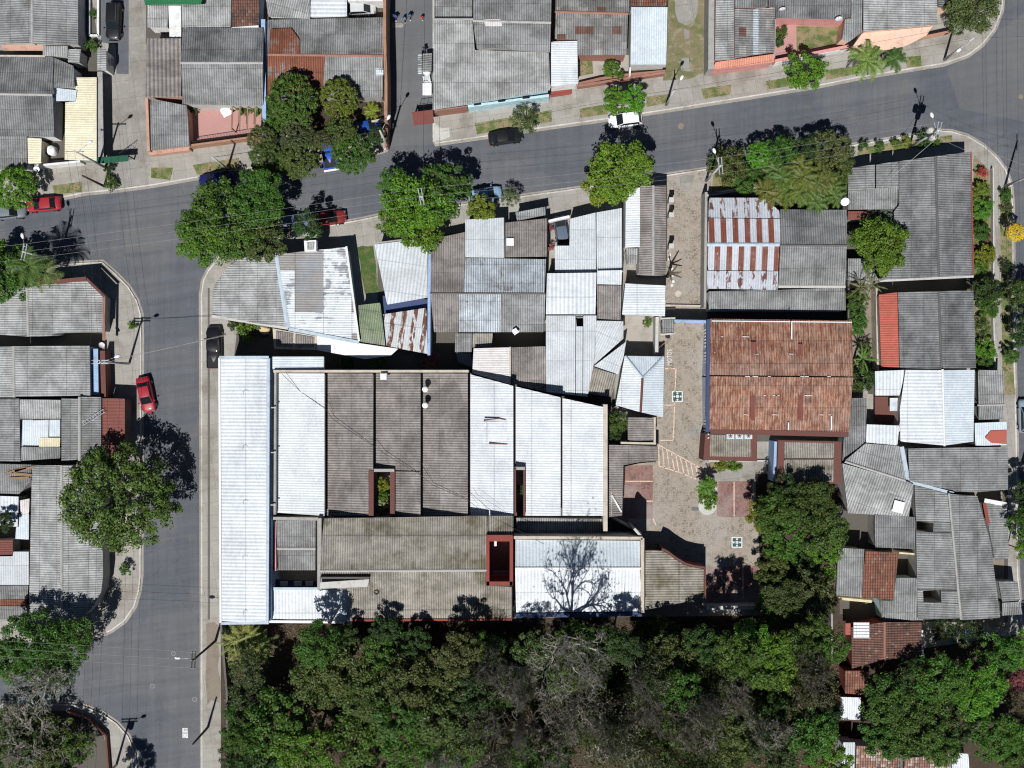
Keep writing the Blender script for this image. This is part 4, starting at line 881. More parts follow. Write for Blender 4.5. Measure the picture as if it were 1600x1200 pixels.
h.r('cem','R',3.2,4.0,[(1419,701),(1575,698),(1575,765),(1527,769),(1490,768),(1421,751)]).r('ceml',75,3.3,4.0,[(1352,693),(1407,697),(1415,750),(1320,720)],pitch=0.28)
h.r('ceml',252,3.2,4.0,[(1316,724),(1420,753),(1428,757),(1420,807),(1325,802)],pitch=0.32).r('cem','U',3.0,3.4,[(1331,622),(1355,622),(1352,690),(1316,720),(1318,690)])
h.ridge((1320,721),(1415,751),4.02,'ridge',0.3); h.bar('flashing','gut',(1409,698),(1419,752),3.6,0.5,0.08); h.bar('flashing','gut',(1421,753),(1490,771),3.7,0.35,0.08,z2=3.9)
mb = MB(); p = W(1404,793,4); 
h.box('skylight','pvc',1404,792,3.85,(1.3,1.4,0.08),-0.25); h.done()
h = H('long grey gabled roof with tiny light wells near the wood', wall='w_grey')
h.r('cem','L',3.3,4.3,[(1429,758),(1482,772),(1501,966),(1434,968),(1431,808)],[(1431,815),(1459,817),(1458,832),(1431,829)],[(1442,923),(1470,922),(1471,941),(1443,941)])
h.r('cem','R',3.3,4.3,[(1484,772),(1527,775),(1548,850),(1563,965),(1503,969)]).ridge((1483,771),(1502,968),4.35,'ridge',0.3)
h.r('cem','R',2.8,3.2,[(1538,785),(1573,788),(1577,873),(1554,875)]).r('cem','R',2.6,2.9,[(1560,908),(1590,908),(1594,938),(1566,940)]).r('cem','D',2.6,2.9,[(1566,942),(1595,940),(1597,960),(1565,962)])
h.bar('flashing','w_red',(1538,786),(1544,818),3.3,0.4,0.08); h.bar('flashing','w_white',(1538,782),(1572,788),3.3,0.5,0.08); h.done()
h = H('small dark ribbed roof west of the long grey gable', wall='w_grey')
h.r('cemd','D',3.3,3.4,[(1367,804),(1430,808),(1430,858),(1367,855)]); h.done()
h = H('small house half grey sheets half orange clay tiles', wall='w_cream')
h.r('cem','D',3.0,3.4,[(1310,856),(1350,858),(1348,934),(1306,930)]).r('clay','D',3.1,3.5,[(1352,861),(1404,864),(1396,937),(1347,933)],pitch=0.3,amp=0.05,label='orange clay tile roof'); h.wallbar('w_cream',(1405,864),(1432,866),2.4,0.2); h.wallbar('w_cream',(1308,935),(1362,940),2.2,0.3); h.done()
h = H('grey ribbed lean-to below the clay tiled house', wall='w_turq')
h.r('cem','D',2.9,3.3,[(1400,903),(1432,903),(1442,969),(1379,970),(1374,940),(1396,938)]); h.done()
h = H('house with weathered dark clay tile roof and grid skylight', wall='w_red')
h.r('clayd','L',3.0,3.6,[(1330,980),(1382,972),(1382,1030),(1331,1045)],pitch=0.3,amp=0.05).r('clayd','R',3.0,3.6,[(1383,972),(1440,972),(1440,1028),(1383,1030)],pitch=0.3,amp=0.05).ridge((1382.5,972),(1382.5,1030),3.65,'w_brick',0.3)
h.r('clay','D',2.8,3.1,[(1320,1048),(1355,1048),(1350,1086),(1320,1083)],pitch=0.3,amp=0.05).r('white','D',2.7,2.9,[(1311,1089),(1345,1090),(1344,1125),(1313,1124)])
h.flat('red_terrace','tilered',2.4,[(1321,974),(1338,974),(1338,992),(1321,992)]); h.box('grid_skylight','pvc',1346,985,3.3,(1.9,1.9,0.1))
mb = MB(); p = W(1346,985,3.45)
for i in range(6): mb.bar((p.x-0.95+i*0.38,p.y-0.95,3.43),(p.x-0.95+i*0.38,p.y+0.95,3.43),0.05,0.03); mb.bar((p.x-0.95,p.y-0.95+i*0.38,3.45),(p.x+0.95,p.y-0.95+i*0.38,3.45),0.05,0.03)
h.custom('skylight_bars','steel',mb); h.done()
h = H('pale clay tiled roofs at the southern edge between the trees', wall='w_white')
h.r('clayp','D',3.0,3.4,[(1338,1165),(1376,1168),(1407,1185),(1407,1240),(1336,1240)],pitch=0.3,amp=0.05).r('clayp','D',3.0,3.4,[(1413,1185),(1485,1178),(1486,1240),(1413,1240)],pitch=0.3,amp=0.05).r('white','D',2.9,3.1,[(1487,1176),(1513,1178),(1517,1240),(1488,1240)]).r('zinc','D',2.9,3.1,[(1316,1160),(1336,1160),(1334,1240),(1314,1240)]); h.done()
# --- west block
h = H('light ribbed corner roof with red-brown fascia across the road', wall='w_grey')
h.r('ceml','L',3.0,3.7,[(-30,455),(42,449),(44,526),(-30,521)]).r('ceml','R',3.1,3.9,[(43,447),(135,437),(162,463),(160,518),(82,521),(80,525),(44,526)]).ridge((42,447),(44,526),3.92)
h.bar('fascia','w_redb',(-30,452),(135,435.5),3.6,0.5,0.15); h.bar('fascia','w_redb',(135,435.5),(163,463),3.5,0.3,0.15); h.bar('fascia','w_brick',(163,463),(162,545),3.2,0.3,0.15); h.done()
h = H('light ribbed roof with blue side wall west of the road', wall='w_blue')
h.r('ceml','L',3.2,3.6,[(-30,542),(20,541),(22,621),(-30,621)]).r('ceml','R',3.0,3.8,[(22,541),(140,540),(141,618),(22,620)]).ridge((21,541),(22,621),3.82)
h.flat('balcony','w_blue',2.2,[(145,545),(153,545),(154,617),(145,617)],z0=2.0); h.wallbar('w_redb',(160,548),(162,620),2.3,0.6); 
for y in (552,592): h.box('window','glass',147,y,1.2,(0.3,1.1,0.9))
h.done()
h = H('roof patched with white and zinc sheets west of the road', wall='w_grey')
h.r('cem','L',3.0,3.5,[(-30,623),(30,623),(32,721),(-30,720)]).r('cem','R',3.2,3.6,[(96,622),(123,623),(124,718),(96,720)]).r('ceml','D',3.4,3.6,[(31,624),(95,625),(95,655),(31,655)]).r('cem','D',3.3,3.5,[(33,698),(94,699),(94,716),(33,720)])
h.r('cem','R',3.0,3.5,[(125,620),(158,620),(158,723),(125,720)]).ridge((124,620),(124,720),3.6)
h.r('sky','D',3.2,3.3,[(35,656),(94,656),(94,697),(34,697)],label='patch of blue sheets').r('white','D',3.42,3.46,[(50,657),(76,656),(76,684),(51,684)],wall=False,label='white sheet').r('cream','D',3.44,3.47,[(61,684),(94,684),(94,698),(61,698)],wall=False,label='cream sheet'); h.done()
h = H('plain red-brown roof strip beside the western pavement', wall='w_dark')
h.r('redbrown','R',3.0,3.1,[(160,622),(195,622),(195,712),(160,712)],pitch=0.4,amp=0.015); h.done()
h = H('long ribbed roof beneath the big street tree on the west side', wall='w_grey')
h.r('ceml','L',3.1,3.9,[(50,727),(96,727),(95,965),(45,968)]).r('ceml','R',3.0,3.9,[(97,727),(158,727),(161,900),(158,925),(146,948),(128,966),(97,967)]).ridge((96,727),(96,965),3.95); 
h.bar('flashing','w_pink',(98,729),(122,728),3.5,0.35,0.06); h.done()
h = H('ragged brown sheets and white roofs in the western yards', wall='w_grey')
h.r('cem','D',3.0,3.2,[(-30,724),(49,726),(48,752),(30,772),(-30,770)]).r('white','D',2.8,3.0,[(-30,774),(29,776),(28,823),(-30,822)],pitch=0.4).r('whitep','D',2.6,2.7,[(31,782),(46,779),(45,803),(32,803)]).r('sky','D',2.5,2.6,[(30,804),(45,803),(45,843),(24,842),(25,824),(30,823)])
h.r('redbrown','R',2.6,2.7,[(-30,845),(20,843),(20,868),(-30,869)]).r('zinc','D',2.8,2.9,[(-30,870),(20,869),(21,862),(45,862),(45,914),(-30,914)]).r('cemd','D',2.7,2.9,[(-30,915),(44,915),(43,936),(-30,937)]).r('cemr','D',2.6,2.7,[(-30,937),(42,937),(42,946),(-30,947)],wall=False).r('cem','D',2.5,2.7,[(-30,947),(42,947),(42,968),(-30,968)])
mb = MB()
for (x,y,r_) in ((26,735,0.3),(34,741,-0.1),(30,747,0.05),(38,733,0.2)):
    p = W(x,y,3.3); mb.box((p.x,p.y,3.28),(2.4,0.3,0.05),r_)
h.custom('loose_boards','wood',mb); h.done()
# ================================================================== VEGETATION
def leaf_quad(V, F, c, n, size, r, asp=0.55, rot=None):
    n = n.normalized(); ref = Vector((r.uniform(-1,1), r.uniform(-1,1), r.uniform(-1,1)))
    a = n.cross(ref); a = a.normalized() if a.length > 1e-4 else Vector((1,0,0))
    b = n.cross(a); i = len(V)
    V += [c - a*size, c - b*size*asp, c + a*size, c + b*size*asp]; F.append((i, i+1, i+2, i+3))
def crown_mesh(name, seed, R, Hh, nclump, leaves, leaf, clump_r, rough=0.2, top=0.35, hollow=0.45, up=0.5):
    """leafy crown of radius R and half height Hh, centred on the origin: many leaf-sized faces in clumps"""
    r = random.Random(seed); V = []; F = []; cl = []
    lob = [(r.uniform(0, 6.28), r.uniform(0.5, 1)) for _ in range(4)]
    def outline(a): return 1 - 0.45*rough + rough*0.55*(0.6*math.sin(2*a+lob[0][0]) + 0.5*math.sin(3*a+lob[1][0]) + 0.45*math.sin(5*a+lob[2][0]) + 0.3*math.sin(9*a+lob[3][0]))*0.9
    for k in range(nclump):
        a = r.uniform(0, 2*math.pi); q = r.random()**0.46; q = max(q, hollow*r.random())
        rad = q*outline(a)*(1 - clump_r*0.25)
        h = math.sqrt(max(0.0, 1 - q*q))
        z = Hh*(h*r.uniform(top, 1.0) - 0.35*r.random())
        c = Vector((R*rad*math.cos(a), R*rad*math.sin(a), z)); cr = R*clump_r*r.uniform(0.6, 1.25)
        cl.append((c, cr))
        for j in range(int(leaves*r.uniform(0.6, 1.3))):
            d = Vector((r.gauss(0,1), r.gauss(0,1), r.gauss(0.35,0.8))).normalized()
            p = c + Vector((d.x, d.y, d.z*0.7))*cr*(r.random()**0.4)
            nn = d*0.8 + Vector((r.gauss(0,0.55), r.gauss(0,0.55), up + r.gauss(0,0.4)))
            leaf_quad(V, F, p, nn, leaf*r.uniform(0.6, 1.35), r)
    me = bpy.data.meshes.new(name); me.from_pydata(V, [], F); me.materials.append(M['leaf']); me.update()
    return me, cl
def trunk_mesh(name, seed, Htot, r0, cl, mat='bark', limbs=9, seg=6):
    r = random.Random(seed); mb = MB()
    fork = Vector((r.uniform(-.2,.2), r.uniform(-.2,.2), -Htot*0.45))
    base = Vector((0,0,-Htot)); mb.tube([base, base+Vector((0,0,0.3)), (base+fork)/2+Vector((0.08,0.05,0)), fork], [r0*1.5, r0*1.05, r0*0.9, r0*0.8], 8)
    for c, cr in r.sample(cl, min(limbs, len(cl))):
        m1 = fork.lerp(c, 0.35) + Vector((r.gauss(0,.1), r.gauss(0,.1), 0.15)); m2 = fork.lerp(c, 0.7) + Vector((r.gauss(0,.12), r.gauss(0,.12), 0.1))
        mb.tube([fork, m1, m2, c], [r0*0.6, r0*0.42, r0*0.26, r0*0.08], seg)
    me = bpy.data.meshes.new(name); me.from_pydata(mb.v, [], mb.f); me.materials.append(M[mat]); me.polygons.foreach_set('use_smooth', [True]*len(me.polygons)); me.update()
    return me
def branchy(name, seed, R, Hh, mat='barkl', n0=7, depth=4, r0=0.16, leaves=0):
    """bare spreading limbs that fork and fork again, crown centred on origin, root at -Hh"""
    r = random.Random(seed); mb = MB(); tips = []
    def grow(p, d, L, rad, k):
        pts = [p]; q = p
        for i in range(3):
            d = (d + Vector((r.gauss(0,.22), r.gauss(0,.22), r.gauss(0.02,.12)))).normalized(); q = q + d*(L/3); pts.append(q)
        mb.tube(pts, [rad, rad*.88, rad*.76, rad*.62], 5 if k < 2 else 3, cap=False)
        if k >= depth: tips.append(q); return
        for i in range(3 if k < 2 else r.choice((2,3,3))):
            nd = (d + Vector((r.gauss(0,.55), r.gauss(0,.55), r.gauss(0.05,.3)))).normalized()
            grow(pts[r.choice((2,3,3))], nd, L*r.uniform(.55,.8), rad*.66, k+1)
    base = Vector((0,0,-Hh*1.6)); fork = Vector((0,0,-Hh*0.75)); mb.tube([base, fork], [r0*1.7, r0*1.2], 7)
    for i in range(n0):
        a = 2*math.pi*i/n0 + r.uniform(-.4,.4); d = Vector((math.cos(a), math.sin(a), r.uniform(.25,1.1))).normalized()
        grow(fork, d, R*0.42, r0, 0)
    me = bpy.data.meshes.new(name); me.from_pydata(mb.v, [], mb.f); me.materials.append(M[mat]); me.polygons.foreach_set('use_smooth', [True]*len(me.polygons)); me.update()
    V = []; F = []
    for _ in range(leaves):
        t = r.choice(tips); p = t + Vector((r.gauss(0,.35), r.gauss(0,.35), r.gauss(0,.25)))
        leaf_quad(V, F, p, Vector((r.gauss(0,.5), r.gauss(0,.5), .7)), 0.11*r.uniform(.6,1.3), r)
    lm = None
    if leaves:
        lm = bpy.data.meshes.new(name+'_leaves'); lm.from_pydata(V, [], F); lm.materials.append(M['leaf']); lm.update()
    return me, lm
def frond(V, F, r, base, az, L, droop, w, leaflets=22, rise=0.7):
    d = Vector((math.cos(az), math.sin(az), 0)); sd = Vector((-d.y, d.x, 0)); p = Vector(base); ang = rise
    prev = None
    for i in range(leaflets+1):
        t = i/leaflets; ang2 = ang - droop*t*t*1.6
        q = p + (d*math.cos(ang2) + Vector((0,0,math.sin(ang2))))*(L/leaflets)
        ll = w*math.sin(math.pi*(0.12+0.86*t))*r.uniform(.8,1.1)
        if ll > 0.03 and i > 1:
            for sgn in (-1, 1):
                tip = q + (sd*sgn*0.85 + d*0.5).normalized()*ll + Vector((0,0,-0.28*ll))
                k = len(V); hw = d*0.045
                V += [q-hw, q+hw, tip]; F.append((k, k+1, k+2) if sgn > 0 else (k, k+2, k+1))
        k = len(V); rw = sd*0.03*(1.2-t)
        V += [p-rw, p+rw, q+rw, q-rw]; F.append((k, k+1, k+2, k+3)); p = q
def palm_mesh(name, seed, n, L, droop=1.1, w=0.45, heads=1, spread=0.0, rise=(0.15,1.1)):
    r = random.Random(seed); V = []; F = []
    for hh in range(heads):
        a = r.uniform(0,6.28); b = (spread*math.sqrt(r.random())*math.cos(a), spread*math.sqrt(r.random())*math.sin(a), -r.uniform(0,.8) if heads > 1 else 0)
        for i in range(n):
            frond(V, F, r, b, 2*math.pi*i/n + r.uniform(-.3,.3), L*r.uniform(.75,1.1), droop*r.uniform(.7,1.2), w, rise=r.uniform(*rise))
    me = bpy.data.meshes.new(name); me.from_pydata(V, [], F); me.materials.append(M['leaf']); me.update(); return me

CR = {}
def variant(key, seeds, **kw):
    CR[key] = []
    for s_ in seeds:
        me, cl = crown_mesh('crown', s_, **kw); CR[key].append((me, trunk_mesh('trunk', s_, kw['trunkh'] if False else kw['R']*1.1, kw['R']*0.05, cl), kw['R'], kw['Hh']))
variant('big',   (1,2,3), R=6.0, Hh=3.4, nclump=150, leaves=105, leaf=0.17, clump_r=0.14, rough=0.22)
variant('bigr',  (41,), R=6.0, Hh=3.9, nclump=240, leaves=72, leaf=0.15, clump_r=0.115, rough=0.12, top=0.6)
variant('wide',  (11,12), R=5.0, Hh=2.6, nclump=95, leaves=120, leaf=0.17, clump_r=0.17, rough=0.28)
variant('mid',   (4,5,6,7), R=3.2, Hh=2.3, nclump=60, leaves=110, leaf=0.15, clump_r=0.21, rough=0.22)
variant('round', (8,9), R=2.6, Hh=2.0, nclump=260, leaves=46, leaf=0.095, clump_r=0.10, rough=0.08, top=0.88)
variant('airy',  (14,15), R=3.2, Hh=1.9, nclump=52, leaves=60, leaf=0.13, clump_r=0.19, rough=0.3)
variant('shrub', (20,21,22), R=1.3, Hh=0.8, nclump=22, leaves=60, leaf=0.10, clump_r=0.3, rough=0.25)
BARE = [branchy('branches', 31, 4.6, 3.2, leaves=1100, depth=5, n0=8, mat='barkb'), branchy('branches', 32, 5.2, 3.4, leaves=1000, depth=5, n0=8, r0=0.2), branchy('branches', 33, 3.2, 2.4, leaves=1800, n0=7, depth=4, r0=0.13, mat='barkb'), branchy('branches', 35, 4.8, 3.6, depth=5, n0=7, r0=0.11, leaves=900, mat='barkb')]
GREEN = {'dk':(0.036,0.078,0.019), 'md':(0.060,0.140,0.020), 'lt':(0.098,0.215,0.019), 'yl':(0.18,0.24,0.025), 'ol':(0.085,0.118,0.030), 'lime':(0.10,0.27,0.016), 'gr':(0.088,0.125,0.040), 'br':(0.078,0.080,0.032), 'yel':(0.75,0.58,0.03), 'blu':(0.14,0.20,0.17), 'pk':(0.30,0.10,0.10), 'rd':(0.40,0.08,0.06)}
tk = [0]
def jitter(c, a=0.14): return tuple(max(0.005, x*(1+rnd.uniform(-a,a))) for x in c) + (1,)
def tree(px, py, Rpx, h, kind, col, label, cat='tree', group=None, name='tree', zs=1.0):
    """px, py, Rpx: where the crown stands in the survey grid; h: top height"""
    tk[0] += 1
    me, tm, R0, H0 = CR[kind][tk[0] % len(CR[kind])]
    R = 1.10*Rpx*S*(HC-h*0.7)/HC; s_ = R/R0; zc = max(h - H0*s_*zs*0.95, H0*s_*0.25)
    p = W(px, py, zc)
    root = empty(name, label, cat, (p.x, p.y, 0.14), rnd.uniform(0, 6.28), group)
    c = bpy.data.objects.new('crown' if name != 'shrub' else 'foliage', me); link(c, root); c.location = (0,0,zc-0.14); c.scale = (s_, s_, s_*zs); c.color = jitter(GREEN[col] if isinstance(col,str) else col)
    t = bpy.data.objects.new('trunk' if name != 'shrub' else 'stem', tm); link(t, root); t.location = (0,0,zc-0.14); 
    k = zc/(R0*1.1) if zc > 0.3 else 0.3; t.scale = (s_, s_, max(k, 0.05))
    return root
def bare_tree(px, py, Rpx, h, i, label, col='br', mat=None, group=None):
    i = 3 if i == 0 and h > 15 else i % 3; bm_, lm = BARE[i]; R0 = (4.6,5.2,3.2,4.8)[i]; H0 = (3.2,3.4,2.4,3.6)[i]
    s_ = Rpx*S*(HC-h)/HC/R0*0.9; zc = H0*1.6*s_; zc = max(h - H0*s_*0.4, 1); p = W(px, py, zc)
    root = empty('bare_tree', label, 'tree', (p.x,p.y,0.14), rnd.uniform(0,6.28), group)
    b = bpy.data.objects.new('branches', bm_); link(b, root); b.location = (0,0,zc-0.14); b.scale = (s_, s_, zc/(H0*1.6))
    if lm: c = bpy.data.objects.new('foliage', lm); link(c, root); c.location = (0,0,zc-0.14); c.scale = (s_, s_, zc/(H0*1.6)); c.color = jitter(GREEN[col])
    return root
# street and garden trees -------------------------------------------------
tree(186,778,84,9.5,'bigr',(0.075,0.14,0.026),'huge rounded green street tree west of the side road, nuts of dry leaves in it'.replace(', nuts of dry leaves in it',''))
tree(26,294,33,5.0,'round','lime','ball-clipped bright green tree by the red car on the west side')
tree(352,345,62,7.5,'big',(0.068,0.145,0.022),'large spreading green tree at the road corner over the tapering roof')
tree(402,308,46,7.5,'wide','md','green tree fused behind the large spreading corner tree',zs=0.9); tree(318,372,42,7.0,'mid','lt','lighter green lower lobe tree beside the corner kerb'); tree(410,372,36,6.5,'mid','ol','tree with russet leaves above the light ribbed corner roof'); tree(482,352,22,6.5,'mid','dk','small dark tree between the grey-blue and dark red cars'); tree(302,352,27,6.5,'mid','md','westernmost green crown overhanging the road junction')
tree(645,318,52,8.0,'wide','lt','dense bright green street tree with a pole rising through it'); tree(695,300,42,7.5,'mid','md','green street tree reaching toward the pale blue car'); tree(660,350,40,6.5,'mid','lt','low bright green crown above the tilted zinc roof'); tree(620,345,28,6,'mid','lt','small bright crown on the pavement west of the utility pole tree'); tree(615,285,24,6.5,'mid','md','narrow crown at the northern side of the pole tree')
tree(752,325,21,4.5,'mid','yl','small yellow-green tree next to the pale blue car'); tree(797,308,16,3.5,'airy','gr','thin greyish shrub tree by the southern kerb')
tree(968,265,52,8.0,'wide',(0.125,0.215,0.02),'lone yellow-green street tree on the southern kerb near the lane'); tree(940,290,30,6.4,'mid','yl','yellow blossoming lower crown of the kerbside tree')
tree(962,157,20,5.0,'mid','lime','bright green pollarded tree behind the white car, western one'); tree(990,155,21,5.0,'mid','lime','bright green pollarded tree behind the white car, eastern one')
tree(820,188,24,4.2,'airy','gr','sparse grey-leaved street tree over the black car'); tree(955,108,13,2.6,'round','lt','ball-shaped topiary bush in the walled front yard'); tree(969,118,7,1.6,'shrub','md','low bush touching the ball-shaped topiary',name='shrub',cat='shrub')
tree(1258,110,30,5.0,'mid','lt','bushy bright green tree on the verge below the pink wall')
tree(1520,18,42,5.5,'wide','gr','feathery green tree beside the peach terrace corner'); tree(1500,35,22,4.5,'airy','ol','thin olive tree under the feathery corner tree')
tree(458,157,39,7.0,'round','md','dark green round garden tree in front of the reddened roof'); tree(530,153,29,6.0,'round',(0.12,0.19,0.022),'yellow-green round garden tree beside the spiky plant'); tree(430,190,20,4,'mid','md','low garden shrub tree behind the blue wall')
for x,y,R,c,l in ((410,218,22,'gr','pale olive clipped street tree nearest the orange patio wall'),(465,210,26,'gr','pale olive clipped street tree below the dark green garden tree'),(533,207,25,'ol','pale olive clipped street tree above the blue truck bed'),(506,220,15,'ol','small clipped crown over the blue pickup cab'),(590,212,14,'dk','small dark crown between blue car and alley pole'),
    (420,250,28,'ol','kerbside clipped tree west of the middle of the row'),(468,248,32,'ol','kerbside clipped tree in the middle of the row'),(552,240,32,'md','rounded dark tree at the eastern end of the kerbside row')):
    tree(x,y,R,5.0,'round',c,l,group='clipped trees along the northern kerb')
tree(1140,258,30,4.0,'mid','ol','olive clipped hedge mass beside the lane pole'); tree(1186,243,20,4.6,'round','lime','vivid lime green clipped bush in the hedge row'); tree(1165,278,24,3.6,'mid','md','green bush under the vivid lime bush'); tree(1222,240,26,5.2,'mid','md','green crown in the hedge row above the areca palms')
tree(1262,232,22,4.8,'mid','dk','dark crown between the hedge row crowns'); tree(1300,232,30,5.4,'mid','gr','olive brown crown at the eastern end of the hedge row'); tree(1305,265,26,4.6,'mid','ol','low olive crown above the satellite dish'); tree(1120,255,16,3.2,'airy','ol','thin leafy bush at the hedge end by the pole'); tree(1312,285,16,3,'mid','lime','bright bush tucked by the dark corner lot roof')
tree(1378,383,46,6.5,'wide','lt','rounded bright green courtyard tree on the dark roofed corner lot'); tree(1377,337,17,3.5,'round','blu','blue-grey shrub in the courtyard above the bright tree'); tree(1345,372,18,4.5,'mid','md','side crown of the courtyard near the small red roof')
tree(1340,470,18,3.5,'mid','md','garden shrub west of the bright red lean-to'); tree(1337,505,18,3.0,'mid','md','narrow garden shrub along the rusty hall wall'); tree(1345,590,22,3.2,'mid','dk','dark shrub at the south end of the narrow garden'); tree(1352,548,14,2.5,'airy','md','thin plant in the middle of the narrow garden')
# eastern verge and gardens
for x,y,R,h_,k,c,l in ((1533,270,9,1.5,'shrub','rd','red flowering bush by the corner fence'),(1533,300,14,2.2,'mid','yl','yellowish bush in the corner garden'),(1533,325,17,2.5,'mid','lt','bright green bush in the corner garden'),(1531,362,15,2.4,'mid','md','green bush north of the pink flowers'),
    (1543,372,7,1.3,'shrub','pk','pink flowering bush by the garden fence'),(1538,400,17,2.6,'mid','yl','yellow flowering shrub spilling over the garden fence'),(1532,415,13,2.2,'mid','md','green shrub next to the yellow flowering one'),
    (1540,455,22,3.5,'mid','dk','dark spreading garden tree south of the yellow flowers'),(1545,478,18,3.3,'mid','md','mid green garden tree by the eastern pavement'),(1535,510,15,2.6,'airy','ol','thin olive shrub by the dark ribbed gable'),(1540,545,17,2.6,'mid','lt','bright shrub with broad leaves at the garden end'),(1537,565,14,2.2,'mid','md','low shrub above the grey roof strips'),
    (1570,305,11,1.6,'shrub','md','low verge bush by the corner pole'),(1572,325,10,1.3,'shrub','gr','greyish verge bush near the corner pole'),(1572,418,12,1.8,'airy','dk','dark verge shrub opposite the yellow flowers'),(1587,363,14,4.2,'round','yel','brilliant yellow flowering tree by the eastern road'),
    (1600,463,26,5.5,'mid','md','street tree over the eastern road, northern one'),(1605,520,24,5.5,'mid','dk','street tree over the eastern road, southern one'),(1580,556,12,2.8,'mid','md','small kerb tree beside the eastern road'),(1572,460,12,2.2,'shrub','md','rounded verge bush beside the eastern kerb'),
    (1600,815,28,6.5,'mid','md','street tree at the eastern edge near the long grey gable'),(1605,770,20,5.5,'mid','dk','dark street tree beyond the broad grey hipped roof'),(1603,860,18,6,'mid','lt','lower street tree at the eastern pavement')):
    tree(x,y,R,h_,k,c,l,name='shrub' if k=='shrub' else 'tree',cat='shrub' if k=='shrub' else 'tree')
# west
tree(12,425,44,6,'mid','md','leafy tree at the western edge by the junction'); tree(55,428,24,5,'airy','ol','thin palm-like leafy tree beside the lamp post'); tree(8,405,16,4,'mid','dk','dark crown peeking at the western edge')
tree(60,1000,52,9,'big','md','large green tree arching over the western side street'); tree(25,1030,38,8,'mid','md','leafy limb crown at the side street by the western edge'); tree(110,1005,38,8,'wide','md','spreading crown near the curved pavement'); tree(95,1045,30,7.5,'airy','dk','open thin-branched crown over the side street')
bare_tree(60,1060,60,8,0,'gnarled open tree over the car at the side street',col='md'); bare_tree(40,1160,78,6,1,'pale-branched sprawling tree in the southwestern garden',col='gr'); tree(95,1150,34,4,'airy','ol','thin olive bush in the southwestern garden'); tree(30,1190,40,4.5,'airy','md','green bush at the southwestern corner'); tree(60,1140,34,3.6,'airy','gr','greyish bush below the parked car'); tree(40,1165,30,5.5,'mid','dk','dark leafy crown inside the sprawling southwestern tree'); tree(70,1178,26,5.2,'mid','ol','olive crown at the foot of the southwestern garden'); tree(15,1130,34,4,'airy','gr','grey-green bush at the western edge of the garden'); tree(20,1175,36,4.5,'mid','ol','olive bush at the western edge of the garden'); tree(85,1185,34,4,'mid','dk','dark bush in the southwestern garden'); tree(171,1267,26,8.5,'mid','dk','dark tree at the southern end of the side road kerb') ; tree(120,1165,30,4.5,'airy','md','small bush by the curved garden wall')
tree(5,815,16,5,'mid','dk','dark tree among the white yard roofs'); tree(207,508,7,0.9,'shrub','lt','small bush on the pavement by the pole shadow',name='shrub',cat='shrub'); tree(197,890,10,1.6,'shrub','md','small round bush on the western kerb',name='shrub',cat='shrub')
tree(170,262,9,1.5,'shrub','dk','dark potted bush under the green gate',name='shrub',cat='shrub'); tree(172,287,12,1.5,'shrub','md','round green bush at the alley mouth kerb',name='shrub',cat='shrub'); tree(142,72,10,1.6,'shrub','md','leafy bush between the alley roofs',name='shrub',cat='shrub')
tree(145,22,8,0.8,'shrub','md','planting in the white bordered alley bed',name='shrub',cat='shrub'); tree(1218,52,12,1.8,'shrub','md','clipped hedge bush at the pink garden path',name='shrub',cat='shrub'); tree(1217,65,9,1.2,'shrub','dk','lower hedge bush at the pink garden path',name='shrub',cat='shrub')
tree(1128,727,11,0.9,'shrub','yl','low yellow-green hedge under the annex, western half',name='shrub',cat='shrub'); tree(1147,726,11,0.9,'shrub','lt','low green hedge under the annex, eastern half',name='shrub',cat='shrub')
tree(963,660,17,3.8,'mid','md','green tree wedged between sawtooth hall and brown roof'); tree(960,680,12,3,'mid','dk','lower crown wedged beside the sawtooth hall'); tree(590,563,14,2.4,'mid','lt','bright shrub in the dark passage behind the sawtooth hall'); tree(673,565,17,2.6,'airy','pk','reddish thin shrub in the dark passage'); tree(540,568,12,1.6,'shrub','dk','dark shrub in the passage behind the hall',name='shrub',cat='shrub')
tree(388,512,20,2.0,'shrub','lt','bright bush behind the parked black pickup',name='shrub',cat='shrub'); tree(366,508,10,1.6,'shrub','dk','dark bush at the gate by the black pickup',name='shrub',cat='shrub')
tree(598,757,11,4.2,'mid','yl','yellow-green plant in the sawtooth light well'); tree(597,775,10,4.0,'mid','lt','green plant in the middle of the light well'); tree(598,790,10,4.3,'mid',(0.42,0.40,0.24),'pale blossoming plant at the foot of the light well'); tree(812,765,8,3,'mid','dk','dark plant inside the narrow light well')
tree(860,355,7,1.2,'shrub','pk','red flowering hedge in the parking court',name='shrub',cat='shrub'); tree(860,385,7,1.3,'shrub','pk','pinkish hedge at the foot of the parking court',name='shrub',cat='shrub'); tree(1012,503,8,1.2,'shrub','lt','weedy bush in the small walled yard',name='shrub',cat='shrub')
tree(578,172,10,1.2,'shrub','yl','weedy clump beside the spiky plant',name='shrub',cat='shrub') if False else None
for x,y,c,l in ((1350,228,'md','verge plant west of the yellow verge plants'),(1373,228,'md','second verge plant from the hedge row'),(1400,226,'lt','bright verge plant beside the yellow one'),(1415,222,'yl','yellow verge plant near the transformer pole'),(1440,215,'dk','dark leafy bush beneath the transformer pole'),(1460,220,'md','verge bush east of the transformer pole')):
    tree(x,y,9 if c!='dk' else 15,1.4,'shrub',c,l,name='shrub',cat='shrub')
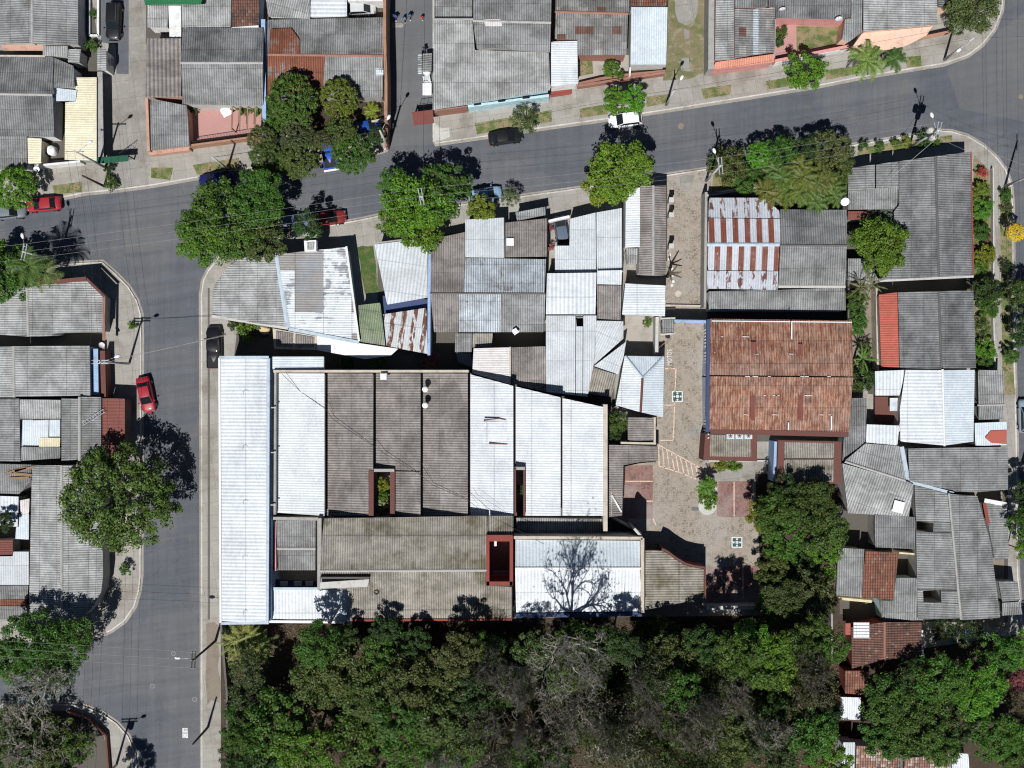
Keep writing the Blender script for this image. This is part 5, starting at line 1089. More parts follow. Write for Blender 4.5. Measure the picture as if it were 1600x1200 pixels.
# hedge masses east of the plaza and the wood
WOODCOL = ['ol','md','dk','ol','gr','md','dk']
def wood_label(px, py, R, col, kind):
    look = {'dk':'dark green','md':'mid green','ol':'olive green','lt':'bright green','gr':'greyish olive','br':'dry brownish','lime':'vivid green','yl':'yellowish'}[col]
    size = 'broad' if R >= 46 else ('medium' if R >= 34 else 'small')
    row = 'against the halls' if py < 1025 else ('in the second rank of the wood' if py < 1080 else ('in the third rank of the wood' if py < 1140 else 'at the southern margin of the wood'))
    ref = [(430,'near the palm clump'),(520,'below the small white roof'),(610,'below the old tyre roof'),(700,'below the mossy roof'),(800,'below the red light well'),(900,'below the two-tone roof'),(1000,'below the white roof end'),(1090,'below the curved roof'),(1180,'below the yard wall'),(1280,'east of the yard wall'),(9999,'toward the clay roofs')]
    where = [t for m_, t in ref if px < m_][0]
    return f"{size} {look} tree {row} {where}"
wood = [(495,985,40,'md'),(500,1060,46,'ol'),(430,1130,50,'md'),(395,1090,34,'dk'),(540,1040,44,'ol'),(590,1000,34,'md'),(620,1015,32,'dk'),(570,1085,44,'ol'),(640,1065,42,'ol'),(690,1050,42,'gr'),(720,1000,38,'ol'),(760,1020,30,'md'),
 (560,1150,48,'md'),(480,1180,48,'lt'),(420,1190,40,'dk'),(620,1120,36,'md'),(680,1120,46,'ol'),(640,1175,44,'md'),(710,1165,42,'md'),(740,1085,34,'dk'),(385,1045,30,'gr'),(372,1150,26,'md'),(900,1010,36,'md'),(940,985,34,'md'),(975,990,30,'dk'),(830,1015,30,'gr'),
 (1040,1000,36,'ol'),(1075,1030,46,'ol'),(1110,1050,42,'ol'),(1065,1080,34,'md'),(1100,985,34,'dk'),(1150,1000,40,'md'),(1175,975,34,'lt'),(1210,1000,40,'lt'),(1245,990,38,'md'),(1270,970,36,'md'),(1190,1035,44,'md'),(1240,1035,44,'lt'),(1300,990,30,'md'),(1040,1150,40,'md'),
 (1270,1075,44,'br'),(1225,1110,36,'dk'),(1160,1130,40,'gr'),(1130,1170,44,'ol'),(1270,1150,38,'md'),(1210,1170,40,'dk'),(1295,1190,34,'lt'),(1075,1190,34,'dk'),(730,1150,34,'ol'),(830,1185,36,'md'),(930,1115,30,'dk'),(880,1060,26,'ol'),(790,1075,28,'md'),(600,960,26,'dk'),(650,985,28,'dk'),(540,975,24,'dk')]
seen = {}
for i, (x,y,R,c) in enumerate(wood):
    l = wood_label(x,y,R,c,'')
    kind = 'airy' if c in ('gr','br') else ('wide' if R >= 42 and i % 2 else 'mid')
    hh = 10.0 + rnd.uniform(-2.0, 2.5)
    if y < 1005: hh = 9.8
    if l in seen: l = l.replace(' tree ', [' rounded tree ',' ragged tree ',' lumpy tree '][seen[l] % 3], 1); 
    seen[wood_label(x,y,R,c,'')] = seen.get(wood_label(x,y,R,c,''), 0) + 1
    if y < 1005: y += 22; R *= 0.85
    if (x,c) in ((720,'ol'),(975,'dk'),(1150,'md'),(495,'md')): hh = 13.5
    tree(x,y,R*0.99,hh,kind,c,l,group='trees of the dense wood')
for i,(x,y,R,h_,c,l) in enumerate(((893,1032,88,20,'ol','leafless pale-branched tree whose shadow falls on the white gable roof'),(905,1100,66,8,'br','widest bare brown-twigged tree in the middle of the wood'),(1010,1060,48,7.5,'gr','bare silvery tree in the clearing south of the curved roof'),
   (800,1060,46,7,'ol','half bare tree west of the widest bare one'),(850,1160,60,7.5,'gr','bare-twigged tree at the southern edge below the widest bare one'),(960,1150,64,8,'br','tangled bare tree south of the silvery one'),(1090,1130,54,7,'br','bare tree beside the lumpy olive crowns'),
   (760,1130,46,7,'gr','bare pale tree between leafy crowns'),(1020,1190,46,6.5,'gr','low bare tree at the southern picture margin'),(1200,1140,46,6.5,'br','bare brown tree toward the clay roofs'),(1265,1050,40,7,'br','twiggy tree with purple-brown crown near the clay roofs'),(920,1040,40,7,'gr','small bare tree above the widest bare one'),(700,1190,40,6,'gr','bare tree low in the leafy southern wood'),(1150,1080,40,6.5,'gr','thin bare tree between olive and vivid crowns'))):
    bare_tree(x,y,R*(1.0 if h_>15 else 1.15),h_+(0 if h_>15 else 3.5),i,l,c,group='bare trees of the wood')
for x,y,R,h_,k,c,l in ((1215,800,38,6.5,'wide','md','broad olive tree at the eastern rim of the cobbled yard'),(1190,805,24,5.5,'mid','yl','yellowish crown overhanging the red paving'),(1268,790,42,7.5,'wide',(0.06,0.105,0.022),'big dark olive tree below the shaded annex'),(1225,840,34,6.5,'mid','md','tree mass middle of the yard rim'),(1285,830,38,7,'mid','md','tree beside the small dark yard of the clay house'),
   (1230,770,30,6.5,'mid','dk','dark crown right under the shaded annex roof'),(1290,860,24,5,'mid','lt','bright green bush tree beside the clay tiled house'),(1205,890,26,5.5,'mid','ol','olive crown by the lower red paving'),(1225,935,36,6.5,'wide',(0.065,0.105,0.025),'broad olive crown near the white yard wall'),(1265,930,40,6.5,'mid','gr','greyish olive crown next to the clay tiled house'),
   (1205,955,28,5.5,'mid','md','low crown above the white yard wall'),(1290,900,16,4,'shrub','lime','vivid bush tucked against the clay tiled house'),(1255,880,24,3.4,'mid','dk','sunken dark tree in the hollow between crowns'),
   (1385,1095,42,7,'wide','md','green tree south of the dark clay roof'),(1470,1060,46,7.5,'wide','md','large tree above the southern clay roofs'),(1530,1075,44,7.5,'wide','lt','large bright tree beside the southeastern path'),(1430,1130,52,7.5,'big','md','broadest green tree over the southern clay roofs'),(1380,1150,34,6.5,'mid','md','green crown at the west of the southern clay roofs'),
   (1500,1120,40,6.5,'mid','dk','dark crown east of the broadest southern tree'),(1555,1150,42,6.5,'wide','md','green tree by the southeastern path'),(1470,1165,30,6,'mid','md','crown resting on the southern clay roofs'),(1560,1020,34,6.5,'mid','md','tree at the end of the eastern grey roofs'),(1595,1010,28,6,'mid','lt','crown at the eastern edge near the path'),
   (1590,1100,24,3.5,'airy','br','dry reddish scrub beside the southeastern path'),(1595,1150,22,2.6,'airy','yl','yellow-green scrub at the eastern edge'),(1590,1065,18,2.4,'airy','pk','reddish flowering scrub near the path end'),(1470,985,20,3,'airy','dk','dark small tree right below the long grey gable'),(1510,985,26,3.5,'airy','dk','dark thin tree over the blue drums yard'),(1590,1190,26,4,'mid','md','green tree in the southeastern corner'),(1420,1060,34,6.5,'airy','dk','shaded thin crown at the dark clay roof')):
    tree(x,y,R,h_,k,c,l)
ru = random.Random(5)
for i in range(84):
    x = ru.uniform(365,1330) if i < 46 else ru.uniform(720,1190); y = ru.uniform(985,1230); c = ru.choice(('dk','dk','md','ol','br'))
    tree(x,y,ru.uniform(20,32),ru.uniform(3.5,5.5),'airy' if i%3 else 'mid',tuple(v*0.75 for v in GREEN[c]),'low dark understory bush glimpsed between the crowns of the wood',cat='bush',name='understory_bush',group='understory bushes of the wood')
for i in range(26):
    x = ru.uniform(740,1120); y = ru.uniform(1040,1215)
    bare_tree(x,y,ru.uniform(30,50),ru.uniform(8,12),i,'bare grey-twigged tree tangled among others in the middle of the wood','gr' if i%2 else 'br',group='tangled bare trees mid wood')
# palms
PALM = {'fan':palm_mesh('fronds',1,17,2.1,1.25,0.5,rise=(0.2,1.0)), 'coco':palm_mesh('fronds',2,16,2.9,1.4,0.75), 'areca':palm_mesh('fronds',3,9,2.0,1.5,0.5,heads=5,spread=1.1,rise=(0.5,1.2)), 'thin':palm_mesh('fronds',4,10,2.4,0.9,0.22), 'bamboo':palm_mesh('fronds',5,12,2.3,1.2,0.35,heads=6,spread=1.0,rise=(0.4,1.3))}
def palm(px, py, s_, h, kind, col, label, cat='palm', mat='bark'):
    p = W(px, py, h); root = empty('palm_tree', label, cat, (p.x,p.y,0.14), rnd.uniform(0,6.28))
    f = bpy.data.objects.new('fronds', PALM[kind]); link(f, root); f.location = (0,0,h-0.3); f.scale = (s_,)*3; f.color = jitter(GREEN[col] if isinstance(col,str) else col)
    mb = MB(); mb.tube([(0,0,0),(0.06,0.03,h*0.5),(0,0,h-0.3)],[0.16,0.12,0.10],8); mb.build('trunk', mat, root, smooth=True)
palm(1356,95,1.35,3.6,'fan',(0.16,0.24,0.06),'large yellowish fan palm on the verge by the peach terrace'); palm(1398,92,0.9,2.8,'fan','md','smaller dark fan palm east of the yellowish one')
palm(580,173,0.62,1.4,'fan','yl','spiky yellow-green plant in the front garden')
for x,y,s_,h_,l in ((1215,275,1.0,4.2,'northwestern head of the areca palm clump'),(1250,270,1.1,4.6,'northern head of the areca palm clump'),(1282,280,1.0,4.4,'northeastern head of the areca palm clump'),(1205,300,1.0,4.0,'western head of the areca palm clump'),(1240,302,1.15,4.4,'central head of the areca palm clump'),(1275,305,1.1,4.2,'eastern head of the areca palm clump'),(1300,300,0.9,3.8,'areca palm head beside the satellite dish')):
    palm(x,y,s_*0.95,h_,'areca',(0.095+0.02*(x%3),0.16,0.03),l)
palm(1105,758,0.6,2.6,'areca','lt','clump of young palms in the planter of the yard'); tree(1106,782,14,1.8,'mid','lt','bright bushy plant in the lower half of the yard planter'); tree(1104,768,14,2.2,'airy','md','leafy shrub in the middle of the yard planter')
tree(303,170,9,1.4,'shrub','dk','dark bush at the inner corner of the pink patio',name='shrub',cat='shrub'); tree(378,168,12,1.6,'shrub','md','creeper bush along the top of the pink patio',name='shrub',cat='shrub'); tree(400,170,11,1.5,'shrub','lt','bright bush by the blue wall of the pink patio',name='shrub',cat='shrub')
palm(1345,448,0.95,4.0,'thin',(0.17,0.19,0.08),'slender palm with long bare ribs in the narrow garden'); palm(1362,445,0.9,3.8,'thin',(0.18,0.20,0.09),'slender palm next to the courtyard tree'); palm(1348,560,1.0,3.6,'thin','lt','slender green palm beside the rusty hall'); palm(1183,1045,0.9,4,'coco','md','small palm sunk among the wood crowns')
palm(375,1000,1.15,5.0,'bamboo',(0.20,0.24,0.06),'yellow-green cane palm clump at the northwestern corner of the wood'); palm(400,1010,1.0,4.4,'bamboo',(0.17,0.22,0.055),'cane palm clump beside the wood corner'); palm(385,1030,0.95,4.0,'bamboo',(0.16,0.19,0.055),'lower cane palm by the pavement at the wood corner')
palm(45,415,1.1,6.6,'coco','md','tall palm at the western junction'); palm(70,425,1.0,5.5,'coco',(0.15,0.17,0.06),'shorter palm leaning to the junction lamp')
# scattered grass on the verges (uncountable)
r = random.Random(99); V = []; F = []
for v in VERGES:
    P = [W(x,y,0.16) for x,y in v]; x0=min(p.x for p in P); x1=max(p.x for p in P); y0=min(p.y for p in P); y1=max(p.y for p in P)
    n_ = int((x1-x0)*(y1-y0)*14)
    for _ in range(min(n_, 2500)):
        x, y = r.uniform(x0,x1), r.uniform(y0,y1); ins = False; j = len(P)-1
        for i in range(len(P)):
            if (P[i].y > y) != (P[j].y > y) and x < (P[j].x-P[i].x)*(y-P[i].y)/(P[j].y-P[i].y)+P[i].x: ins = not ins
            j = i
        if not ins: continue
        if math.sin(x*1.7)*math.sin(y*1.3+1) < -0.25: continue
        a = r.uniform(0,6.28); k = len(V); s1 = r.uniform(.05,.11); hh = r.uniform(.05,.14)
        V += [Vector((x-s1*math.cos(a), y-s1*math.sin(a), 0.163)), Vector((x+s1*math.cos(a), y+s1*math.sin(a), 0.163)), Vector((x+r.gauss(0,.08), y+r.gauss(0,.08), 0.163+hh))]; F.append((k,k+1,k+2))
me = bpy.data.meshes.new('grass'); me.from_pydata(V, [], F); me.materials.append(M['leaf']); o = link(bpy.data.objects.new('grass', me)); o.color = (0.14,0.17,0.05,1); tag(o,'short patchy grass on the verges and lawns','grass',kind='stuff')
# leaf litter in the wood
V = []; F = []
for _ in range(26000):
    x = r.uniform(350,1320); y = r.uniform(974,1240); p = W(x,y,0.2); leaf_quad(V,F,Vector((p.x,p.y,0.19+r.uniform(0,.12))),Vector((r.gauss(0,.4),r.gauss(0,.4),1)),0.14*r.uniform(.5,1.4),r)
me = bpy.data.meshes.new('undergrowth'); me.from_pydata(V, [], F); me.materials.append(M['leaf']); o = link(bpy.data.objects.new('undergrowth', me)); o.color = (0.10,0.07,0.036,1); tag(o,'brown leaf litter and undergrowth on the wood floor','undergrowth',kind='stuff')
# ================================================================== VEHICLES
def car_parts(L=4.3, Wd=1.75, Hh=1.45, kind='sedan'):
    """returns list of (part name, mesh, materials, smooth, offset) built once per body style; length along +X (front)"""
    hw = Wd/2; out = []
    fx = L/2
    if kind == 'pickup': st = [(-fx,.86,.62,.35),(-fx+.1,.96,.98,.28),(-fx+1.75,.98,1.0,.25),(0.0,.99,1.0,.24),(fx-1.35,.98,1.0,.24),(fx-.5,.95,.93,.25),(fx-.1,.85,.78,.28),(fx,.70,.60,.36)]
    elif kind == 'hatch': st = [(-fx,.80,.72,.38),(-fx+.12,.93,.95,.28),(-fx+.8,.98,.98,.24),(0,.99,.96,.23),(fx-1.1,.97,.93,.24),(fx-.45,.93,.82,.25),(fx-.12,.80,.68,.28),(fx,.62,.55,.36)]
    else: st = [(-fx,.74,.72,.38),(-fx+.12,.88,.95,.28),(-fx+.7,.97,.98,.24),(0,.99,.95,.23),(fx-1.3,.97,.92,.24),(fx-.5,.92,.80,.25),(fx-.12,.78,.68,.28),(fx,.58,.55,.36)]
    V = []; F = []; 
    prof = lambda w, zt, zb: [(-w*.90,zb),(-w,zb+.12),(-w,(zb+zt)/2+.05),(-w*.95,zt-.07),(-w*.80,zt-.01),(-w*.4,zt+.025),(0,zt+.035),(w*.4,zt+.025),(w*.80,zt-.01),(w*.95,zt-.07),(w,(zb+zt)/2+.05),(w,zb+.12),(w*.90,zb)]
    for x, k, zt, zb in st:
        V += [(x, y, z) for y, z in prof(hw*k, zt, zb)]
    m = 13
    for i in range(len(st)-1):
        for j in range(m): a = i*m+j; b = i*m+(j+1)%m; F.append((a, b, b+m, a+m))
    F.append(tuple(range(m))[::-1]); F.append(tuple((len(st)-1)*m+j for j in range(m)))
    mb = MB(); mb.add(V, [f[::-1] for f in F]); out.append(('body', mb, 'paint', True))
    zb = .93
    if kind == 'pickup': b0, b1, r0, r1 = -.55, 1.35, -.35, .65
    elif kind == 'hatch': b0, b1, r0, r1 = -fx+.12, 1.15, -fx+.55, .35
    else: b0, b1, r0, r1 = -1.65, 1.15, -1.0, .25
    if kind == 'wagon': b0, r0 = -fx+.1, -fx+.4
    bw, rw = hw*.93, hw*.72; mb = MB()
    base = [(b0,-bw*.92,zb),(b1,-bw*.88,zb),(b1,bw*.88,zb),(b0,bw*.92,zb)]; roof = [(r0,-rw,Hh),(r1,-rw,Hh),(r1,rw,Hh),(r0,rw,Hh)]
    mb.add(base+roof, [(0,1,5,4),(1,2,6,5),(2,3,7,6),(3,0,4,7)]); out.append(('cabin_frame', mb, 'paint', False))
    xs = [r0-.03, r0+.15, (r0+r1)/2, r1-.15, r1+.03]; V = []
    for i, x in enumerate(xs):
        k = .94 if i in (0,4) else 1; 
        for y, dz in ((-1,-.02),(-.6,.03),(0,.045),(.6,.03),(1,-.02)): V.append((x, y*rw*k*1.02, Hh+dz+(-.03 if i in (0,4) else 0)))
    mb = MB(); mb.add(V, [(i*5+j, (i+1)*5+j, (i+1)*5+j+1, i*5+j+1) for i in range(4) for j in range(4)]); out.append(('roof_panel', mb, 'paint', True))
    def quad(a,b,c,d,off,inset=.08,name='window'):
        a,b,c,d = map(Vector,(a,b,c,d)); ce=(a+b+c+d)/4; n=(b-a).cross(d-a).normalized()
        q=[p.lerp(ce,inset)+n*off for p in (a,b,c,d)]; mb=MB(); mb.add(q,[(0,1,2,3)]); out.append((name,mb,'glass',False))
    B, R = [Vector(p) for p in base], [Vector(p) for p in roof]
    quad(B[1],B[2],R[2],R[1],.012,.07,'windscreen'); quad(B[3],B[0],R[0],R[3],.012,.09,'rear_window')
    quad(B[0],B[1],R[1],R[0],.012,.10,'side_window'); quad(B[2],B[3],R[3],R[2],.012,.10,'side_window')
    for sx in (-fx+.8, fx-.82):
        for sy in (-1,1):
            mb = MB(); c = Vector((sx, sy*(hw-.06), .31))
            mb.tube([c-Vector((0,.11,0)), c+Vector((0,.11,0))], .31, 18); out.append(('tyre', mb, 'rub', False))
            mb = MB(); mb.tube([c+Vector((0,sy*.10,0)), c+Vector((0,sy*.125,0))], .19, 12); out.append(('rim', mb, 'rim', False))
    for sy in (-1,1):
        mb = MB(); mb.box((fx-.16, sy*hw*.58, .66),(.22,.34,.12),-sy*.35,bev=.02); out.append(('headlight', mb, 'chrome', False))
        mb = MB(); mb.box((-fx+.07, sy*hw*.66, .78),(.10,.30,.14),bev=.02); out.append(('tail_light', mb, 'tlight', False))
        mb = MB(); mb.box((b1-.25, sy*(hw+.08), .98),(.14,.20,.13),bev=.03); out.append(('mirror', mb, 'paint', False))
    if kind == 'pickup':
        mb = MB(); mb.box((-fx+.87,0,1.012),(1.45,Wd*.76,.02)); out.append(('cargo_bed', mb, 'dark', False))
        mb = MB(); [mb.bar((-fx+.1,sy*hw*.86,1.06),(-.65,sy*hw*.86,1.06),.08,.08) for sy in (-1,1)]; mb.bar((-fx+.1,-hw*.86,1.06),(-fx+.1,hw*.86,1.06),.08,.08); out.append(('bed_rail', mb, 'paint', False))
    if kind in ('wagon',):
        mb = MB(); [mb.bar((r0+.1,sy*rw*.9,Hh+.07),(r1-.1,sy*rw*.9,Hh+.07),.04,.05) for sy in (-1,1)]; out.append(('roof_rail', mb, 'chrome', False))
    return out
CARS = {}
def car(px, py, ang, kind, col, label, L=4.3, Wd=1.75, Hh=1.45, z=0.02):
    key = (kind, L, Wd, Hh); p = W(px, py, 0.7)
    root = empty('parked_car' if kind != 'pickup' else 'pickup_truck', label, 'car' if kind != 'pickup' else 'pickup', (p.x,p.y,z), math.radians(ang), 'cars parked in the streets')
    if key not in CARS:
        CARS[key] = []
        for nm, mb, mt, sm in car_parts(L, Wd, Hh, kind):
            o = mb.build(nm, mt, root, smooth=sm); o.color = (*col, 1); CARS[key].append(o)
            if nm == 'rim': o.parent = CARS[key][-2]
    else:
        prev = None
        for s_ in CARS[key]:
            o = s_.copy(); link(o, root); o.color = (*col, 1)
            if s_.name.startswith('rim'): o.parent = prev
            prev = o
    return root
car(178,34,268,'wagon',(0.012,0.012,0.014),'glossy black wagon parked in the narrow northern alley',4.7,1.85,1.6,z=0.15)
car(338,280,-170+360,'sedan',(0.012,0.014,0.10),'navy blue car parked half under the corner tree',4.4,1.8,1.4)
pk = car(513,234,99,'pickup',(0.015,0.085,0.42),'blue pickup under the clipped trees with only its tailgate showing',4.9,1.8,1.7)
mb = MB(); mb.box((-2.55,0,.62),(.22,1.9,.18),bev=.03); mb.build('rear_bumper','pvc',pk)
car(790,214,8,'sedan',(0.012,0.013,0.014),'black saloon parked on the northern kerb under the grey-leaved tree',4.3,1.75,1.4)
car(977,187,187,'hatch',(0.80,0.81,0.83),'white hatchback parked under the two pollarded trees',4.2,1.8,1.5)
car(565,14,2,'hatch',(0.50,0.52,0.53),'silver hatchback in the walled carport beside the white roof',3.6,1.75,1.5,z=0.16)
car(68,319,185,'sedan',(0.33,0.025,0.035),'bright red car beside the ball-clipped tree on the wide street',4.4,1.8,1.4)
car(14,331,5,'hatch',(0.16,0.18,0.20),'grey car cut off at the western edge',4.2,1.8,1.5)
car(457,346,8,'hatch',(0.13,0.17,0.24),'grey-blue car in the shade of the corner tree',4.2,1.75,1.5)
car(513,341,8,'sedan',(0.18,0.022,0.018),'dark red car in shade in front of the whitewashed roof',4.5,1.75,1.4)
car(758,304,10,'hatch',(0.22,0.33,0.48),'pale blue car by the yellow-green small tree',4.2,1.75,1.5)
car(335,543,91,'pickup',(0.010,0.010,0.013),'black pickup parked on the pavement west of the long white roof',5.2,1.9,1.75,z=0.15)
car(228,617,282,'sedan',(0.33,0.02,0.035),'crimson car parked against the western kerb of the side road',4.5,1.8,1.4)
car(877,360,100,'hatch',(0.10,0.13,0.18),'steel blue car inside the walled parking court',3.6,1.7,1.45,z=0.17)
car(52,1093,2,'hatch',(0.20,0.25,0.27),'greenish grey car under the gnarled tree in the side street',4.2,1.75,1.5)
car(1603,650,92,'hatch',(0.25,0.33,0.40),'grey-blue car at the eastern road edge',4.2,1.8,1.5)
# ================================================================== POLES AND WIRES
POLES = {}
def pole(key, base, h, label, arm_dir=None, arms=1, lamp=None, mat='polec', trans=0, name='utility_pole', lean=(0,0), arm_len=2.0):
    p = W(base[0], base[1], 0.14); root = empty(name, label, 'utility pole' if arms else 'street lamp', (p.x,p.y,0.0), group='poles along the streets')
    mb = MB(); mb.tube([(0,0,0),(lean[0]*.5,lean[1]*.5,h*.5),(lean[0],lean[1],h)],[0.16,0.13,0.10],10); mb.build('pole', mat, root, smooth=True)
    ends = []
    if arm_dir is not None:
        a = math.radians(arm_dir); d = Vector((math.cos(a), math.sin(a), 0)); sd = Vector((-d.y, d.x, 0))
        for k in range(arms):
            c = Vector((lean[0],lean[1],h-0.25-0.02*k)) + sd*(0.18 if k else -0.18)*(1 if arms > 1 else 0)
            mb = MB(); mb.bar(c-d*arm_len/2, c+d*arm_len/2, 0.11, 0.11); am = mb.build('crossarm', 'steel' if mat == 'polec' else 'polew', root)
            mb = MB()
            for t in (-.46,0,.46): q = c+d*arm_len*t; mb.lathe([(0.05,0),(0.06,.1),(0.03,.2)],(q.x,q.y,q.z+.05),8)
            mb.build('insulator','w_lgrey',am,smooth=True)
        ends = [Vector((p.x+lean[0],p.y+lean[1],h-.05)) + d*arm_len*t for t in (-.46,0,.46)]
    if lamp is not None:
        a = math.radians(lamp); d = Vector((math.cos(a), math.sin(a), 0)); t0 = Vector((lean[0]*.9,lean[1]*.9,h-1.0))
        mb = MB(); mb.tube([t0, t0+d*0.8+Vector((0,0,.35)), t0+d*1.7+Vector((0,0,.45))],[.035,.03,.03],6); am = mb.build('lamp_arm','steel',root,smooth=True)
        mb = MB(); mb.tube([t0+d*1.6+Vector((0,0,.45)), t0+d*1.85+Vector((0,0,.47)), t0+d*2.15+Vector((0,0,.45)), t0+d*2.3+Vector((0,0,.45))],[.07,.20,.18,.05],10); mb.build('lamp_head','pvc',am,smooth=True)
    for k in range(trans):
        a = 2.0*k + .5; mb = MB(); mb.lathe([(0.05,0),(0.32,.02),(0.34,.3),(0.34,.95),(0.26,1.05),(0.05,1.1)],(0.55*math.cos(a),0.55*math.sin(a),h-2.3),14); mb.build('transformer','w_lgrey',root,smooth=True)
    POLES[key] = ends or [Vector((p.x+lean[0],p.y+lean[1],h-.1))]
    return root
pole('a',(91,408),9.8,'concrete pole with lamp at the western junction between the palms',80,2,100)
pole('b',(202,568),9.8,'concrete pole with short crossarm on the western pavement by the red car',0,2,20)
pole('c',(337,1001),9.8,'dark wooden pole with double crossarm carrying three wires over the side road',88,2,175,mat='polew')
pole('d',(325,1136),6.6,'short dark pole at the southern end of the eastern kerb',None,0,None,mat='polew')
pole('s',(182,1195),9.8,'transformer pole hidden at the southwestern kerb curve',3,2,20,trans=1)
pole('e',(607,230),9.0,'white concrete pole at the mouth of the second alley',None,0,60)
pole('f',(668,328),10.0,'tall pole rising through the bright green street tree',100,2,None)
pole('g',(1103,283),9.8,'concrete pole with blue-white crossarms at the cobbled lane mouth',95,2,110)
pole('h',(1420,231),9.8,'pole crowded with transformers beside the dark corner roof',80,2,110,trans=3)
pole('i',(1475,94),8.8,'plain concrete pole on the northern pavement near the round corner',None,0,220)
pole('j',(1570,291),9.8,'concrete pole beside the eastern road corner',90,1,None)
pole('k',(165,262),9.8,'leaning service pole beside the cream roof front',0,1,35)
pole('l',(163,291),7.0,'thin dark pole at the kerb of the narrow alley',None,0,None,mat='polew')
pole('m',(1041,164),6.8,'concrete pole on the northern verge by the dirt lane',95,1,60,arm_len=1.2)
pole('n',(356,264),7.2,'concrete pole by the navy car and orange patio wall',None,0,None)
pole('o',(1598,720),9.0,'dark pole at the eastern pavement',None,0,None,mat='polew')
def wire(label, a, b, sag=0.5, r=0.010, mat='w_grey', n=12, cat='overhead wire', group='overhead wires'):
    a = Vector(a); b = Vector(b); mb = MB()
    mb.tube([a.lerp(b,t/n)-Vector((0,0,sag*4*(t/n)*(1-t/n))) for t in range(n+1)], r, 4)
    return tag(mb.build('overhead_wire', mat), label, cat, group)
def span(k1, k2, desc, idx=(0,1,2), sag=0.7, mat='w_grey', r=0.010):
    A = POLES[k1]; B = POLES[k2]; nm = ['outer','middle','inner']
    for i in idx: wire(f'{nm[i]} wire of the span {desc}', A[min(i,len(A)-1)], B[min(i,len(B)-1)], sag, r, mat)
span('a','f','from the junction palms to the street tree pole'); span('f','g','from the street tree pole to the lane mouth'); span('g','h','from the lane mouth to the transformer pole'); span('h','j','around the eastern corner',idx=(0,1))
far = POLES['a']; wire('pale wire leaving west from the junction pole, northern', far[0], far[0]+Vector((-30,-3,0.5))); wire('pale wire leaving west from the junction pole, southern', far[2], far[2]+Vector((-30,-3,0.5)))
for i, p in enumerate(POLES['c']): wire(['southern','middle','northern'][i]+' of three pale wires crossing the western tree to the wooden pole', p, p+Vector((-45,2.5,0)), 0.4, 0.013)
for i, e in enumerate(POLES['b']):
    wire(['western','central','eastern'][i]+' dark wire running down the side road pavement', e, POLES['s'][i], 0.9, 0.012, 'iron')
    wire(['western','central','eastern'][i]+' dark wire crossing the junction to the alley pole', e, POLES['k'][i], 0.9, 0.012, 'iron')
wire('pale service wire from the kerb pole to the black pickup gate', POLES['b'][2], W(372,518,5.5), 0.4, 0.02); wire('second pale service wire to the black pickup gate', POLES['b'][1], W(372,520,5.2), 0.4, 0.02)
for i, (a, b, t_) in enumerate((((1565,-20),(1578,560),'western'),((1572,-20),(1580,560),'middle'),((1590,-20),(1597,560),'eastern'))): wire(f'{t_} dark wire running along the eastern road', W(*a,9), W(*b,9), 0.3, 0.012, 'iron')
wire('dark wire over the northern pavement east part', W(980,152,8), POLES['i'][0], 0.4, 0.014, 'iron'); wire('dark wire over the northern pavement west part', W(690,205,8), W(980,152,8), 0.4, 0.014, 'iron'); wire('dark wire leaving the northeast corner pole eastward', POLES['i'][0], W(1700,50,8), 0.3, 0.012, 'iron')
wire('dark wire along the second alley, western', POLES['e'][0], W(612,-30,8), 0.4, 0.018, 'iron'); wire('dark wire along the second alley, eastern', W(660,330,9), W(664,-30,8), 0.5, 0.018, 'iron'); wire('dark wire over the clipped trees to the alley pole', POLES['n'][0], POLES['e'][0], 0.5, 0.03, 'iron')
wire('service wire from the alley pole to the reddened roof', POLES['e'][0], W(597,150,4), 0.2, 0.015, 'iron'); wire('service wire from the transformer pole to the dark corner roof', POLES['h'][0], W(1390,280,5), 0.3, 0.018, 'w_lgrey')
